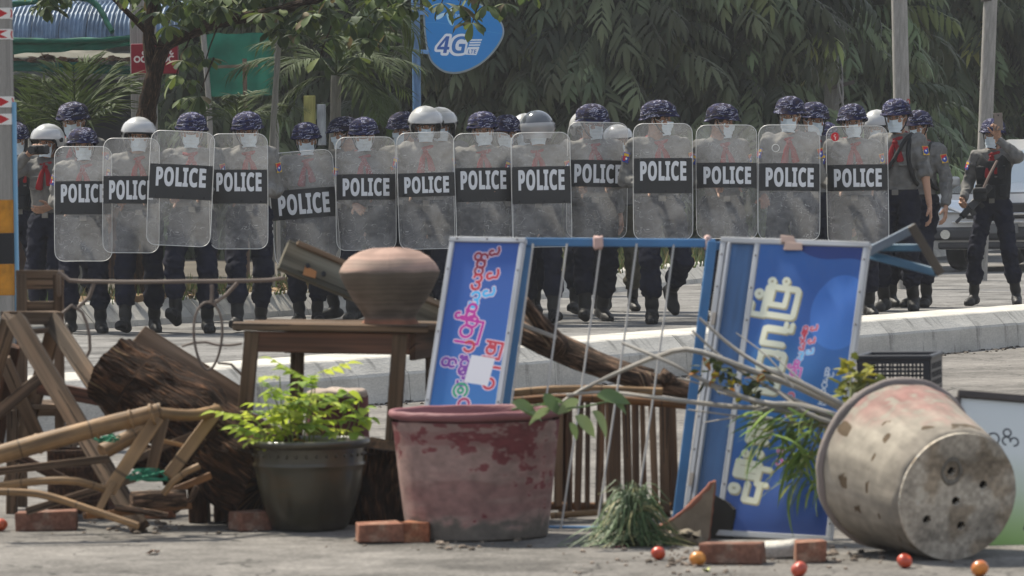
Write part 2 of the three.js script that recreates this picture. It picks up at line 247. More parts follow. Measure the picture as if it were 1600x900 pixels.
{ // far kerb with a sloping face and the verge behind
  const root = new THREE.Group(); root.name = 'far_kerb'; scene.add(root); root.userData = { kind: 'structure', label: 'low sloping concrete kerb along the far side of the road' };
  for (let q = 0; q < kerbLine.length - 1; q++) {
    const A = kerbLine[q], B = kerbLine[q + 1], L = A.distanceTo(B), d = B.clone().sub(A).normalize(), bk = V(-d.z, 0, d.x); if (bk.z > 0) bk.negate();
    const n = Math.max(1, Math.round(L / 1.6)); if (q === 3) { /* far beyond the frame: one long run */ }
    for (let i = 0; i < n; i++) {
      const s0 = L * i / n + 0.006, s1 = L * (i + 1) / n - 0.006, prof = [[0, -0.01], [0.02, 0.05], [0.17, 0.2], [0.2, 0.215], [0.45, 0.215], [0.45, -0.01]];
      const pos = [], idx = [], uv = []; for (const s of [s0, s1]) prof.forEach(([w, y]) => { const p = A.clone().addScaledVector(d, s).addScaledVector(bk, w).setY(y); pos.push(p.x, p.y, p.z); uv.push(s * 0.6, (w + y) * 1.2); });
      for (let k = 0; k < 5; k++) idx.push(k, k + 6, k + 1, k + 1, k + 6, k + 7); for (const e of [0, 6]) for (let k = 1; k < 5; k++) idx.push(e, e + k, e + k + 1);
      let g = new THREE.BufferGeometry(); g.setAttribute('position', new THREE.Float32BufferAttribute(pos, 3)); g.setAttribute('uv', new THREE.Float32BufferAttribute(uv, 2)); g.setIndex(idx); g = g.toNonIndexed(); g.computeVertexNormals();
      part('kerb_block', g, M.concrete, root);
    }
  }
  const back = kerbLine.map((p) => p.clone().add(V(-0.2, 0, -0.3)));
  struct('verge', flat([...back, V(200, 0, -160), V(-120, 0, -160)], 0.2, 0.3), mat([0.17, 0.15, 0.12], 0.95, { map: T.mottle, bumpMap: T.grit, bumpScale: 0.01 }));
  reseed(77);
  const blades = []; // grass on the verge
  for (let i = 0; i < 9000; i++) { const t = rr(0.3, 3.2), q = Math.floor(t), p = kerbLine[q].clone().lerp(kerbLine[q + 1], t - q).add(V(rr(-0.5, 0.5), 0, -rr(0.5, 4.5))), h = rr(0.05, 0.2) * (t > 1.6 ? 1.5 : 0.8), a = rr(0, 6.3), w = 0.012;
    const g = new THREE.BufferGeometry(); g.setAttribute('position', new THREE.Float32BufferAttribute([p.x - w * Math.cos(a), 0.195, p.z - w * Math.sin(a), p.x + w * Math.cos(a), 0.195, p.z + w * Math.sin(a), p.x + h * 0.5 * Math.sin(a * 3), 0.195 + h, p.z + h * 0.3 * Math.cos(a * 3)], 3)); g.computeVertexNormals();
    const k = rr(0.6, 1.4); blades.push(colored(g, ...(rnd() < 0.35 ? [0.16 * k, 0.13 * k, 0.06 * k] : [0.07 * k, 0.10 * k, 0.03 * k]))); }
  const gm = part('grass', blades, leafMat([1, 1, 1], 0.3, 0.8)); gm.userData.kind = 'stuff'; gm.userData.label = 'dry green grass on the verge behind the far kerb';
  const litter = [];
  for (let i = 0; i < 900; i++) { const t = rr(0.9, 2), q = Math.floor(t), p = kerbLine[q].clone().lerp(kerbLine[q + 1], t - q).add(V(0, 0, -Math.abs(rr(0.25, 2.2)))), g = new THREE.CircleGeometry(rr(0.03, 0.075), 5).scale(1, 0.5, 1); warp(g, 0.02, 20, i); g.rotateX(-1.2 + rr(-0.5, 0.5)).rotateY(rr(0, 6)); mv(g, p.x, 0.215 + rr(0, 0.03), p.z); const k = rr(0.5, 1.4); litter.push(colored(g, 0.22 * k, 0.15 * k, 0.09 * k)); }
  const lm = part('leaf_litter', litter, mat([1, 1, 1], 0.9, { vertexColors: true })); lm.userData.kind = 'stuff'; lm.userData.label = 'brown dead leaves on the pavement behind the police line';
}
{ // straw, dirt and crumbs round the barricade
  reseed(5); const bits = [];
  const spots = [[1130, 880, 300, 20], [700, 850, 250, 10], [250, 825, 200, 10], [1300, 868, 200, 12], [1050, 870, 120, 14]];
  for (let i = 0; i < 480; i++) { const s = spots[i % 5], p = gr(s[0] + rr(-1, 1) * rnd() * s[2], s[1] + rr(-1, 1) * s[3]), k = Math.pow(rnd(), 2.6) * 0.011 + 0.002; bits.push(colored(mv(new THREE.DodecahedronGeometry(k, 0).scale(1.3, 0.6, 1).rotateY(rr(0, 6)), p.x, k * 0.4, p.z), ...mixc([0.08, 0.065, 0.052], [0.26, 0.21, 0.17], rnd()))); }
  const d = part('dirt', bits, mat([1, 1, 1], 0.95, { vertexColors: true })); d.userData.kind = 'stuff'; d.userData.label = 'crumbs of soil and grit scattered on the road by the barricade';
}

// ------------------------------------------------------------------ trees along the far verge
function blade(len, wid, droop, pts = 3) { // a folded lance-shaped leaf along +x, hanging
  const pos = [], idx = [];
  for (let i = 0; i <= pts; i++) { const t = i / pts, w = wid * Math.sin(Math.PI * Math.min(1, 0.12 + t * 0.88)) * (i === pts ? 0 : 1), x = len * t, y = -droop * len * t * t; pos.push(x, y - w * 0.25, -w, x, y, 0, x, y - w * 0.25, w); }
  for (let i = 0; i < pts; i++) for (let k = 0; k < 2; k++) { const a = i * 3 + k; idx.push(a, a + 1, a + 3, a + 1, a + 4, a + 3); }
  const g = new THREE.BufferGeometry(); g.setAttribute('position', new THREE.Float32BufferAttribute(pos, 3)); g.setIndex(idx); g.computeVertexNormals(); return g;
}
function spray(len, pairs, leafLen, leafWid, sag, seed) { // a drooping compound leaf along +x
  reseed(seed); const out = [];
  const P = (t) => V(len * t * (1 - 0.15 * t), len * (0.25 * t - sag * t * t), 0);
  for (let i = 0; i < pairs; i++) { const t = 0.12 + 0.88 * i / (pairs - 1), p = P(t), sl = Math.atan2(0.25 - 2 * sag * t, 1), k = (0.7 + 0.5 * Math.sin(Math.PI * t)) * rr(0.85, 1.15);
    for (const s of [-1, 1]) { const g = blade(leafLen * k, leafWid * rr(0.8, 1.2), rr(0.3, 0.9)); g.rotateZ(rr(-0.5, 0.0)).rotateY(-s * rr(0.7, 1.15)).rotateX(s * rr(0, 0.35)).rotateZ(sl * 0.7); out.push(mv(g, p.x, p.y, p.z)); } }
  const end = P(1), tip = blade(leafLen * 0.9, leafWid, 0.5); tip.rotateZ(-0.9); out.push(mv(tip, end.x, end.y, 0));
  const st = tube([P(0), P(0.35), P(0.7), P(1)], [0.006, 0.002], { m: 3, n: 4 }); st.deleteAttribute('uv'); out.push(st);
  return join(out);
}
const sprays = [spray(0.85, 8, 0.33, 0.036, 0.62, 1), spray(0.6, 6, 0.37, 0.040, 0.85, 2), spray(1.0, 10, 0.3, 0.033, 0.5, 3)];
const leafDark = mat([1, 1, 1], 0.85, { transmission: 0.42 }); leafDark.specularIntensity = 0.5;
const dum = new THREE.Object3D();
function leafTree(label, x, z, H, lobes, count, tint, seed, group, low = 0.9) {
  const t = thing('tree', label, 'tree', [x, 0.2, z], 0, group); reseed(seed);
  part('trunk', [tube([V(0, -0.2, 0), V(0.06, H * 0.25, 0.03), V(-0.05, H * 0.55, 0.05), V(0.1, H * 0.9, 0)], [0.2, 0.05], { rough: 0.15, m: 10 }),
    ...lobes.slice(0, 6).map(([a, b, c]) => tube([V(0, H * 0.3, 0), V(a * 0.4, lerp(H * 0.35, b, 0.6), c * 0.4), V(a, b, c)], [0.09, 0.02], { m: 6 }))], M.trunk, t);
  sprays.forEach((sg, kind) => {
    const n = Math.floor(count / 3), im = new THREE.InstancedMesh(sg, leafDark, n), c = new THREE.Color();
    for (let i = 0; i < n; i++) {
      const L = lobes[Math.floor(rnd() * lobes.length)], v = V(rr(-1, 1), rr(-1, 1), rr(-1, 1)).normalize(); if (v.z < 0 && rnd() < 0.55) v.z *= -1;
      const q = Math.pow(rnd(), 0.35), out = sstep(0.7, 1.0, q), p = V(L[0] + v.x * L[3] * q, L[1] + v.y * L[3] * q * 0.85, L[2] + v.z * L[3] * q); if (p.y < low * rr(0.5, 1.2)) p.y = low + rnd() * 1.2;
      dum.position.copy(p); const k = rr(0.75, 1.3); dum.scale.set(k, k, k);
      dum.rotation.set(rr(-0.35, 0.35), Math.atan2(-v.z, v.x) + rr(-0.8, 0.8), rr(-0.5, 0.35), 'YXZ'); dum.updateMatrix(); im.setMatrixAt(i, dum.matrix);
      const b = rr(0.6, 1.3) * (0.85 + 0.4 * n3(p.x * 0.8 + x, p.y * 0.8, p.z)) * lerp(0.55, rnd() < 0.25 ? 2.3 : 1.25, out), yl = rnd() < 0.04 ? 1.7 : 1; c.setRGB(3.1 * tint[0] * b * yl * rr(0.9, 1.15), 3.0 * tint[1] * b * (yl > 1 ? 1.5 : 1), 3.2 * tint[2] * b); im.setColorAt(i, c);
    }
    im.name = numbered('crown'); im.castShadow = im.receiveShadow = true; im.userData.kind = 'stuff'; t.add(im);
  });
  return t;
}
{
  const G = 'dense trees along the far verge';
  const row = [ // px, depth, lobes offset seed, tint, label
    [120, 60, 'dark dense tree behind the blue market stall roof', [0.034, 0.046, 0.019]], [420, 59, 'dark tree behind the green shade net and the palm', [0.036, 0.05, 0.02]],
    [660, 58, 'dark drooping tree behind the blue teardrop sign pole', [0.030, 0.040, 0.019]], [850, 56, 'dense dark tree with drooping leaves right of the teardrop sign', [0.034, 0.044, 0.022]],
    [1040, 57, 'dense drooping tree behind the centre of the shield line', [0.036, 0.047, 0.022]], [1225, 62, 'lighter green drooping tree left of the cable-hung concrete pole', [0.045, 0.062, 0.028]],
    [1400, 68, 'drooping tree directly behind the tall round concrete pole', [0.043, 0.058, 0.026]], [1580, 70, 'drooping tree behind the officer holding up a phone', [0.045, 0.06, 0.026]], [1780, 71, 'drooping tree at the end of the verge beyond the parked car', [0.043, 0.056, 0.026]],
  ];
  row.forEach(([px, d, label, tint], i) => {
    reseed(900 + i); const p = at(px, 270, d), lobes = [];
    for (let k = 0; k < 13; k++) lobes.push([rr(-1.25, 1.25), 1.0 + 4.6 * (k / 12) + rr(-0.4, 0.4), rr(-0.9, 0.9), rr(0.75, 1.15)]);
    leafTree(label, p.x, p.z, 6, lobes, 2000, tint, 60 + i, G, 0.55);
  });
  const hedge = []; reseed(44);
  const im = new THREE.InstancedMesh(sprays[1], leafDark, 15000), c = new THREE.Color();
  for (let i = 0; i < 15000; i++) { const px = rr(-2600, 3600), d = rr(74, 79), p = at(px, 270, d); dum.position.set(p.x, rr(0.2, 7.5), p.z); const k = rr(1.2, 2.2); dum.scale.set(k, k, k); dum.rotation.set(rr(-0.4, 0.4), -1.57 + rr(-1.3, 1.3), rr(-0.5, 0.3), 'YXZ'); dum.updateMatrix(); im.setMatrixAt(i, dum.matrix); const b = rr(0.5, 1.2); c.setRGB(0.026 * b, 0.034 * b, 0.016 * b); im.setColorAt(i, c); }
  im.name = 'far_woods'; im.userData = { kind: 'stuff', label: 'dark mass of trees closing the view behind the verge' }; scene.add(im);
}

// ------------------------------------------------------------------ poles
function roundPole(label, px, d, r0, r1, lean, m, H = 9) {
  const b = at(px, 300, d); const t = thing('concrete_pole', label, 'pole', [b.x, 0.2, b.z]);
  part('shaft', tube([V(0, -0.2, 0), V(lean * 0.5, H * 0.45, 0), V(lean, H, 0)], [r0, r1], { m: 20, n: 20 }), m ?? M.pole, t); return t;
}
const poleA = roundPole('tall round concrete pole rising behind the bare-shouldered officer without a shield', 1413, 46, 0.088, 0.07, -0.08);
part('painted_mark', new THREE.TorusGeometry(0.022, 0.006, 6, 16).scale(0.7, 1.2, 0.5).translate(0.045, 1.72, 0.068), mat([0.4, 0.08, 0.07], 0.8), poleA);
const poleB = roundPole('tall round concrete pole beside the officer with the phone', 1529, 49, 0.083, 0.064, 0.42);
part('band', mv(new THREE.CylinderGeometry(0.081, 0.081, 0.02, 20), 0.13, 2.86, 0), M.darkIron, poleB);
{
  const p = roundPole('shorter concrete pole with loops of old cable among the leaves', 1301, 60, 0.11, 0.1, 0, mat([0.30, 0.30, 0.29], 0.9, { map: T.concrete }), 2.55);
  part('cable_loop', [tube([V(0.02, 2.35, 0.12), V(0.12, 2.2, 0.13), V(0.13, 1.9, 0.14), V(0.02, 1.62, 0.14), V(-0.12, 1.7, 0.13), V(-0.16, 1.9, 0.11)], 0.016, { m: 6 }), tube([V(0.08, 2.45, 0.11), V(0.09, 2.1, 0.15), V(0.15, 1.85, 0.13)], 0.02, { m: 6 }), tube([V(0.13, 2.5, 0.1), V(0.14, 2.2, 0.13), V(0.12, 1.95, 0.15), V(0.04, 1.9, 0.14)], 0.012, { m: 6 })], mat([0.25, 0.24, 0.23], 0.7), p);
  part('bracket', bar(V(-0.05, 2.12, 0.12), V(0.3, 2.2, 0.12), 0.05, 0.04), M.darkIron, p);
}
{ // the striped post at the edge of the picture
  const q = at(4, 480, 21), t = thing('marker_post', 'square concrete marker post with red arrow plates and orange and black bands', 'post', [q.x, 0, q.z]);
  const W = 0.125, Y = (py) => at(10, py, 21).y;
  part('shaft', rbox(W, 3.2, W, 0.008, 0, 1.6, 0), M.pole, t);
  const bandAt = (y0, y1, m, name) => part(name, rbox(W + 0.004, Y(y0) - Y(y1), W + 0.004, 0.003, 0, (Y(y0) + Y(y1)) / 2, 0), m, t);
  const orange = mat([0.74, 0.32, 0.03], 0.6, { map: T.mottle });
  bandAt(312, 364, orange, 'orange_band'); bandAt(364, 412, M.blackRubber, 'black_band'); bandAt(412, 461, orange, 'orange_band');
  const plate = canvasTex(128, 64, (x, w, h) => { x.fillStyle = '#dedbd6'; x.fillRect(0, 0, w, h); x.fillStyle = '#b3101c'; x.beginPath(); x.moveTo(10, 8); x.lineTo(80, 8); x.lineTo(118, 32); x.lineTo(80, 56); x.lineTo(10, 56); x.lineTo(48, 32); x.fill(); });
  const plateL = canvasTex(128, 64, (x, w, h) => { x.fillStyle = '#dedbd6'; x.fillRect(0, 0, w, h); x.fillStyle = '#b3101c'; x.beginPath(); x.moveTo(118, 8); x.lineTo(48, 8); x.lineTo(10, 32); x.lineTo(48, 56); x.lineTo(118, 56); x.lineTo(80, 32); x.fill(); });
  [[13, 30, plate], [46, 62, plateL], [151, 168, plate], [178, 195, plate]].forEach(([a, b, m]) => { const g = new THREE.BoxGeometry(W + 0.003, Y(a) - Y(b), W + 0.006); part('arrow_plate', mv(g, 0, (Y(a) + Y(b)) / 2, 0), mat([0.9, 0.9, 0.9], 0.5, { map: m }), t); });
  part('blue_strip', rbox(0.018, Y(160) - Y(640), 0.05, 0.004, W / 2 + 0.009, (Y(160) + Y(640)) / 2, 0.02), mat([0.16, 0.36, 0.55], 0.5), t);
}

// ------------------------------------------------------------------ market stall, nets and plants on the left
{
  const d = 47, c = at(70, 60, d), s = d / FPX, t = thing('market_stall', 'market stall under a blue arched corrugated roof with green net edging', 'stall', [c.x, 0.2, c.z]);
  const y0 = at(100, 62, d).y - 0.2, R = 0.42;
  const blue = mat([0.20, 0.30, 0.44], 0.45, { map: T.mottle }); blue.metalness = 0.1;
  for (let k = -4; k < 6; k++) { // each arched sheet of corrugated roofing
    const w = 0.286, x0 = -0.1 + k * w, pos = [], uv = [], idx = [], nu = 36, nv = 18;
    for (let j = 0; j <= nv; j++) for (let i = 0; i <= nu; i++) { const u = i / nu, a = j / nv * 1.75, rip = 0.011 * Math.sin(u * 2 * Math.PI * 6) + 0.004 * Math.sin(j * 2.1); const r = R + rip + (k % 2) * 0.006; pos.push(x0 + u * (w - 0.006) + 0.12 * (1 - Math.cos(a)), y0 + r * Math.sin(a), 0.42 - R + r * Math.cos(a) - 0.2 * j / nv); uv.push(u, a); }
    for (let j = 0; j < nv; j++) for (let i = 0; i < nu; i++) { const q = j * (nu + 1) + i; idx.push(q, q + 1, q + nu + 1, q + 1, q + nu + 2, q + nu + 1); }
    const g = new THREE.BufferGeometry(); g.setAttribute('position', new THREE.Float32BufferAttribute(pos, 3)); g.setAttribute('uv', new THREE.Float32BufferAttribute(uv, 2)); g.setIndex(idx); g.computeVertexNormals(); part('roof_sheet', g, blue, t);
  }
  const net = mat([0.03, 0.2, 0.13], 0.8, { transmission: 0.3, map: T.mottle });
  reseed(12);
  const cloth = (x0, x1, yt, h, z, sag, amp = 0.03) => { const g = new THREE.PlaneGeometry(x1 - x0, h, 60, 8); const p = g.attributes.position; for (let i = 0; i < p.count; i++) { const x = p.getX(i), v = 0.5 - p.getY(i) / h; p.setXYZ(i, x + (x0 + x1) / 2, yt - v * h - sag * (1 - Math.pow(2 * x / (x1 - x0), 2)) + 0.02 * n3(x * 3, v, 1), z + amp * n3(x * 5, v * 1.5, z) + 0.4 * amp * Math.sin(x * 30 + 4 * n3(x, 0, 2))); } g.computeVertexNormals(); return g; };
  part('net_edging', cloth(-1.6, 1.0, y0 + 0.03, 0.13, 0.5, 0.05), net, t);
  part('net_roll', tube([V(-1.6, y0 + 0.01, 0.52), V(-0.5, y0 - 0.01, 0.52), V(0.3, y0 - 0.03, 0.53), V(1.0, y0 - 0.01, 0.52)], 0.028, { rough: 0.3, freq: 3 }), net, t);
  part('net_ridge', tube([V(-1.6, y0 + 0.36, 0.3), V(-0.3, y0 + 0.37, 0.28), V(0.5, y0 + 0.4, 0.26), V(0.75, y0 + 0.06, 0.48)], 0.03, { rough: 0.3 }), net, t);
  const y1 = at(100, 104, d).y - 0.2; // the lower roof heaped with dead leaves
  const lowRoof = bar(V(-1.7, y1 + 0.05, 0.2), V(1.0, y1 + 0.0, 0.2), 0.9, 0.03, { face: V(0, 1, 0.35) }); part('lower_roof', lowRoof, mat([0.3, 0.3, 0.27], 0.9, { map: T.mottle }), t);
  part('lower_net', cloth(-1.7, 1.0, y1 - 0.03, 0.1, 0.66, -0.07), mat([0.02, 0.10, 0.07], 0.85, { map: T.mottle }), t);
  const lit = []; for (let i = 0; i < 500; i++) { const x = rr(-1.6, 0.9), g = new THREE.CircleGeometry(rr(0.03, 0.06), 5).scale(1, 0.55, 1); g.rotateX(rr(-1.6, -0.4)).rotateY(rr(0, 6)); const k = rr(0.4, 1.3); lit.push(colored(mv(g, x, y1 + 0.05 + Math.abs(n3(x * 2, 1, 1)) * rr(0, 0.12), 0.2 + rr(-0.2, 0.45)), 0.2 * k, 0.12 * k, 0.08 * k)); }
  const lp = part('dead_leaves', lit, mat([1, 1, 1], 0.9, { vertexColors: true }), t); lp.userData.kind = 'stuff';
  for (const x of [-1.5, -0.35, 0.95]) part('post', tube([V(x, -0.2, 0.1), V(x, y0 + 0.2, 0.1)], 0.035), M.woodDark, t);
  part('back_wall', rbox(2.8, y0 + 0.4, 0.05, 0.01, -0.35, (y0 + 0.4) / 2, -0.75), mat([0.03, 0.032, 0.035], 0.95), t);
  part('counter', rbox(2.4, 0.75, 0.4, 0.02, -0.4, 0.37, -0.1), M.woodDark, t);
  part('wall_panel', rbox(0.42, 0.3, 0.04, 0.01, 0.75, y1 + 0.3, -0.3), mat([0.32, 0.32, 0.31], 0.9, { map: T.mottle }), t);
  const e = at(470, 25, 49); // pale ridge of a further roof, with a post
  part('ridge_pipe', [tube([V(0.42, y0 + 0.55, 0), V(1.3, y0 + 0.34, -0.2)], 0.022), rbox(0.1, 0.2, 0.05, 0.01, 0.42, y0 + 0.42, 0.02)], mat([0.42, 0.46, 0.5], 0.6), t);
  // net screen on its own posts
  const c2 = at(375, 100, 45), n2 = thing('shade_net', 'green shade net screen hung between posts behind the young palm', 'net screen', [c2.x, 0.2, c2.z]);
  const yt = at(375, 53, 45).y - 0.2; part('net', cloth(-0.33, 0.36, yt, 0.62, 0, 0.0, 0.015), mat([0.028, 0.18, 0.13], 0.9, { transmission: 0.4, map: T.mottle }), n2);
  part('post', tube([V(-0.33, -0.2, 0.03), V(-0.31, 1.6, 0.03), V(-0.36, yt, 0.02)], 0.028), M.pole, n2);
  part('post', tube([V(0.05, -0.2, 0.06), V(0.05, yt - 0.25, 0.06)], 0.022), M.rust, n2); part('crossbar', bar(V(-0.25, yt - 0.33, 0.07), V(0.18, yt - 0.32, 0.07), 0.03, 0.03), M.rust, n2);
  part('post', tube([V(0.36, -0.2, 0.0), V(0.36, yt + 0.05, 0)], 0.02), M.pole, n2);
  const y = at(487, 180, 46), yb = thing('yellow_board', 'small yellow and white board standing behind the palm stems', 'board', [y.x, 0.2, y.z]);
  part('panel', rbox(0.12, 0.5, 0.03, 0.005, -0.02, y.y - 0.25, 0), mat([0.5, 0.47, 0.16], 0.8, { map: T.mottle }), yb); part('panel', rbox(0.09, 0.42, 0.03, 0.005, 0.1, y.y - 0.3, 0.01), mat([0.5, 0.53, 0.56], 0.8, { map: T.mottle }), yb); part('leg', rbox(0.03, y.y - 0.3, 0.03, 0.004, 0, (y.y - 0.4) / 2, -0.03), M.pole, yb);
}
{ // utility pole with a red sign box
  const b = at(226, 200, 42.5), t = thing('utility_pole', 'thick square grey utility pole behind the dark tree trunk', 'pole', [b.x, 0.2, b.z]);
  part('shaft', rbox(0.235, 7, 0.22, 0.015, 0, 3.3, 0), M.pole, t);
  const s = at(242, 92, 42.1), g = thing('red_sign', 'red sign box with white round lettering fixed to the utility pole', 'sign', [s.x, s.y, s.z]);
  part('case', rbox(0.44, 0.285, 0.1, 0.01), mat([0.2, 0.016, 0.03], 0.5), g);
  const face = canvasTex(256, 160, (x, w, h) => { x.fillStyle = '#8a1528'; x.fillRect(0, 0, w, h); x.strokeStyle = '#d9cfc9'; x.lineWidth = 9; for (let i = 0; i < 6; i++) { x.beginPath(); x.arc(30 + i * 39, 82, 15, i % 3 === 2 ? 0.8 : 0, i % 3 === 2 ? 5.6 : 6.3); x.stroke(); if (i % 2) { x.beginPath(); x.arc(30 + i * 39, 48, 8, 0, 5); x.stroke(); } } });
  part('face', mv(new THREE.PlaneGeometry(0.425, 0.27), 0, 0, 0.053), mat([1, 1, 1], 0.6, { map: face }), g);
}
function frondGeo(len, n, leaf, wid, sag, seed, up = 0.5) {
  reseed(seed); const out = [], P = (t) => V(len * t * (1 - 0.2 * sag * t), len * (up * t - sag * t * t), 0);
  for (let i = 0; i < n; i++) { const t = 0.14 + 0.86 * i / n, p = P(t), sl = Math.atan2(up - 2 * sag * t, 1); for (const s of [-1, 1]) { const g = blade(leaf * (0.55 + 0.6 * Math.sin(Math.PI * Math.min(1, t * 0.9 + 0.1))) * rr(0.85, 1.1), wid, rr(0.15, 0.6), 3); g.rotateY(-s * rr(0.5, 0.75)).rotateX(s * rr(-0.2, 0.4)).rotateZ(sl); out.push(mv(g, p.x, p.y, p.z)); } }
  const st = tube([P(0), P(0.3), P(0.65), P(1)], [0.014, 0.003], { m: 5, n: 8 }); st.deleteAttribute('uv'); out.push(st);
  return colorBy(join(out), (x, y, z) => { const k = 0.85 + 0.35 * n3(x * 4, y * 4, z * 4); return [0.085 * k, 0.115 * k, 0.038 * k]; });
}
const palmLeaf = leafMat([0.8, 0.85, 0.8], 0.35, 0.85), fronds = [frondGeo(1.5, 26, 0.42, 0.014, 0.55, 5), frondGeo(1.25, 24, 0.38, 0.013, 0.75, 6), frondGeo(1.0, 16, 0.4, 0.016, 0.25, 7, 0.3)];
function palm(label, base, top, r, list, seed) {
  const t = thing('palm', label, 'palm', [base.x, 0.2, base.z]); reseed(seed); const q = top.clone().sub(V(base.x, 0.2, base.z));
  part('trunk', tube([V(0, -0.2, 0), V(q.x * 0.25 - 0.02, q.y * 0.4, 0), V(q.x * 0.6, q.y * 0.75, 0), q], r, { rough: 0.06, m: 10 }), mat([0.42, 0.42, 0.40], 0.8, { map: T.concrete }), t);
  for (const [k, yaw, pitch, sc, roll = 0] of list) { const f = part('frond', fronds[k], palmLeaf, t); f.position.copy(q); f.rotation.set(roll, yaw, pitch, 'YZX'); f.scale.setScalar(sc); }
  return t;
}
palm('young slender palm with a pale leaning stem behind the fourth shield', at(421, 250, 40.5).setY(0.2), at(442, -30, 40.5), [0.036, 0.022], [[0, 0.1, 0.3, 1], [1, 2.6, 0.4, 1], [0, -0.9, 0.1, 1], [1, 4, 0.3, 1], [0, 0.5, -0.3, 1.1]], 3);
palm('feathery palm with arching fronds left of the blue sign pole', at(520, 200, 42).setY(0.2), at(525, 118, 42), [0.07, 0.05],
  [[0, 0.15, 0.35, 0.6], [0, -0.35, 0.1, 0.66], [1, -0.9, 0.3, 0.8], [1, 0.6, 0.05, 0.75], [0, 0.9, 0.5, 0.7], [0, -1.5, 0.5, 0.8], [1, -2.2, 0.2, 0.8], [0, 2.6, 0.4, 0.7], [0, 3.4, 0.1, 0.75], [1, 0.05, -0.35, 0.75], [1, -0.5, -0.5, 0.85], [0, 0.3, 0.75, 0.6], [1, 3.0, -0.4, 0.7], [0, -1.1, -0.4, 0.8]], 4);
palm('low spiky palm behind the camera-holding officer', at(118, 260, 40.5).setY(0.2), at(118, 215, 40.5), [0.06, 0.05], [[2, 0.05, 1.0, 0.8], [2, 0.5, 0.75, 0.85], [2, -0.4, 0.6, 0.85], [2, 3.3, 0.9, 0.7], [2, 2.7, 1.2, 0.75], [2, -1.5, 1.0, 0.8], [2, -0.9, 0.35, 0.8], [2, 0.9, 1.25, 0.8], [2, 3.6, 0.5, 0.7], [2, -2.3, 0.8, 0.8]], 8);
palm('second low spiky palm at the foot of the market stall', at(50, 260, 41.5).setY(0.2), at(52, 215, 41.5), [0.06, 0.05], [[2, 0.2, 0.9, 0.6], [2, 0.7, 1.2, 0.6], [2, -0.6, 0.7, 0.6], [2, 3.2, 0.9, 0.6], [2, 2.5, 1.3, 0.6], [2, -1.5, 1.0, 0.6]], 9);
palm('low palm clump right of the utility pole behind the white helmet', at(372, 260, 42).setY(0.2), at(372, 205, 42), [0.06, 0.05], [[1, 0.2, 0.6, 0.6], [1, 2.7, 0.7, 0.6], [1, -0.7, 0.4, 0.6], [1, 3.6, 0.4, 0.6], [1, -1.6, 0.8, 0.6], [1, 1.2, 0.9, 0.6]], 10);
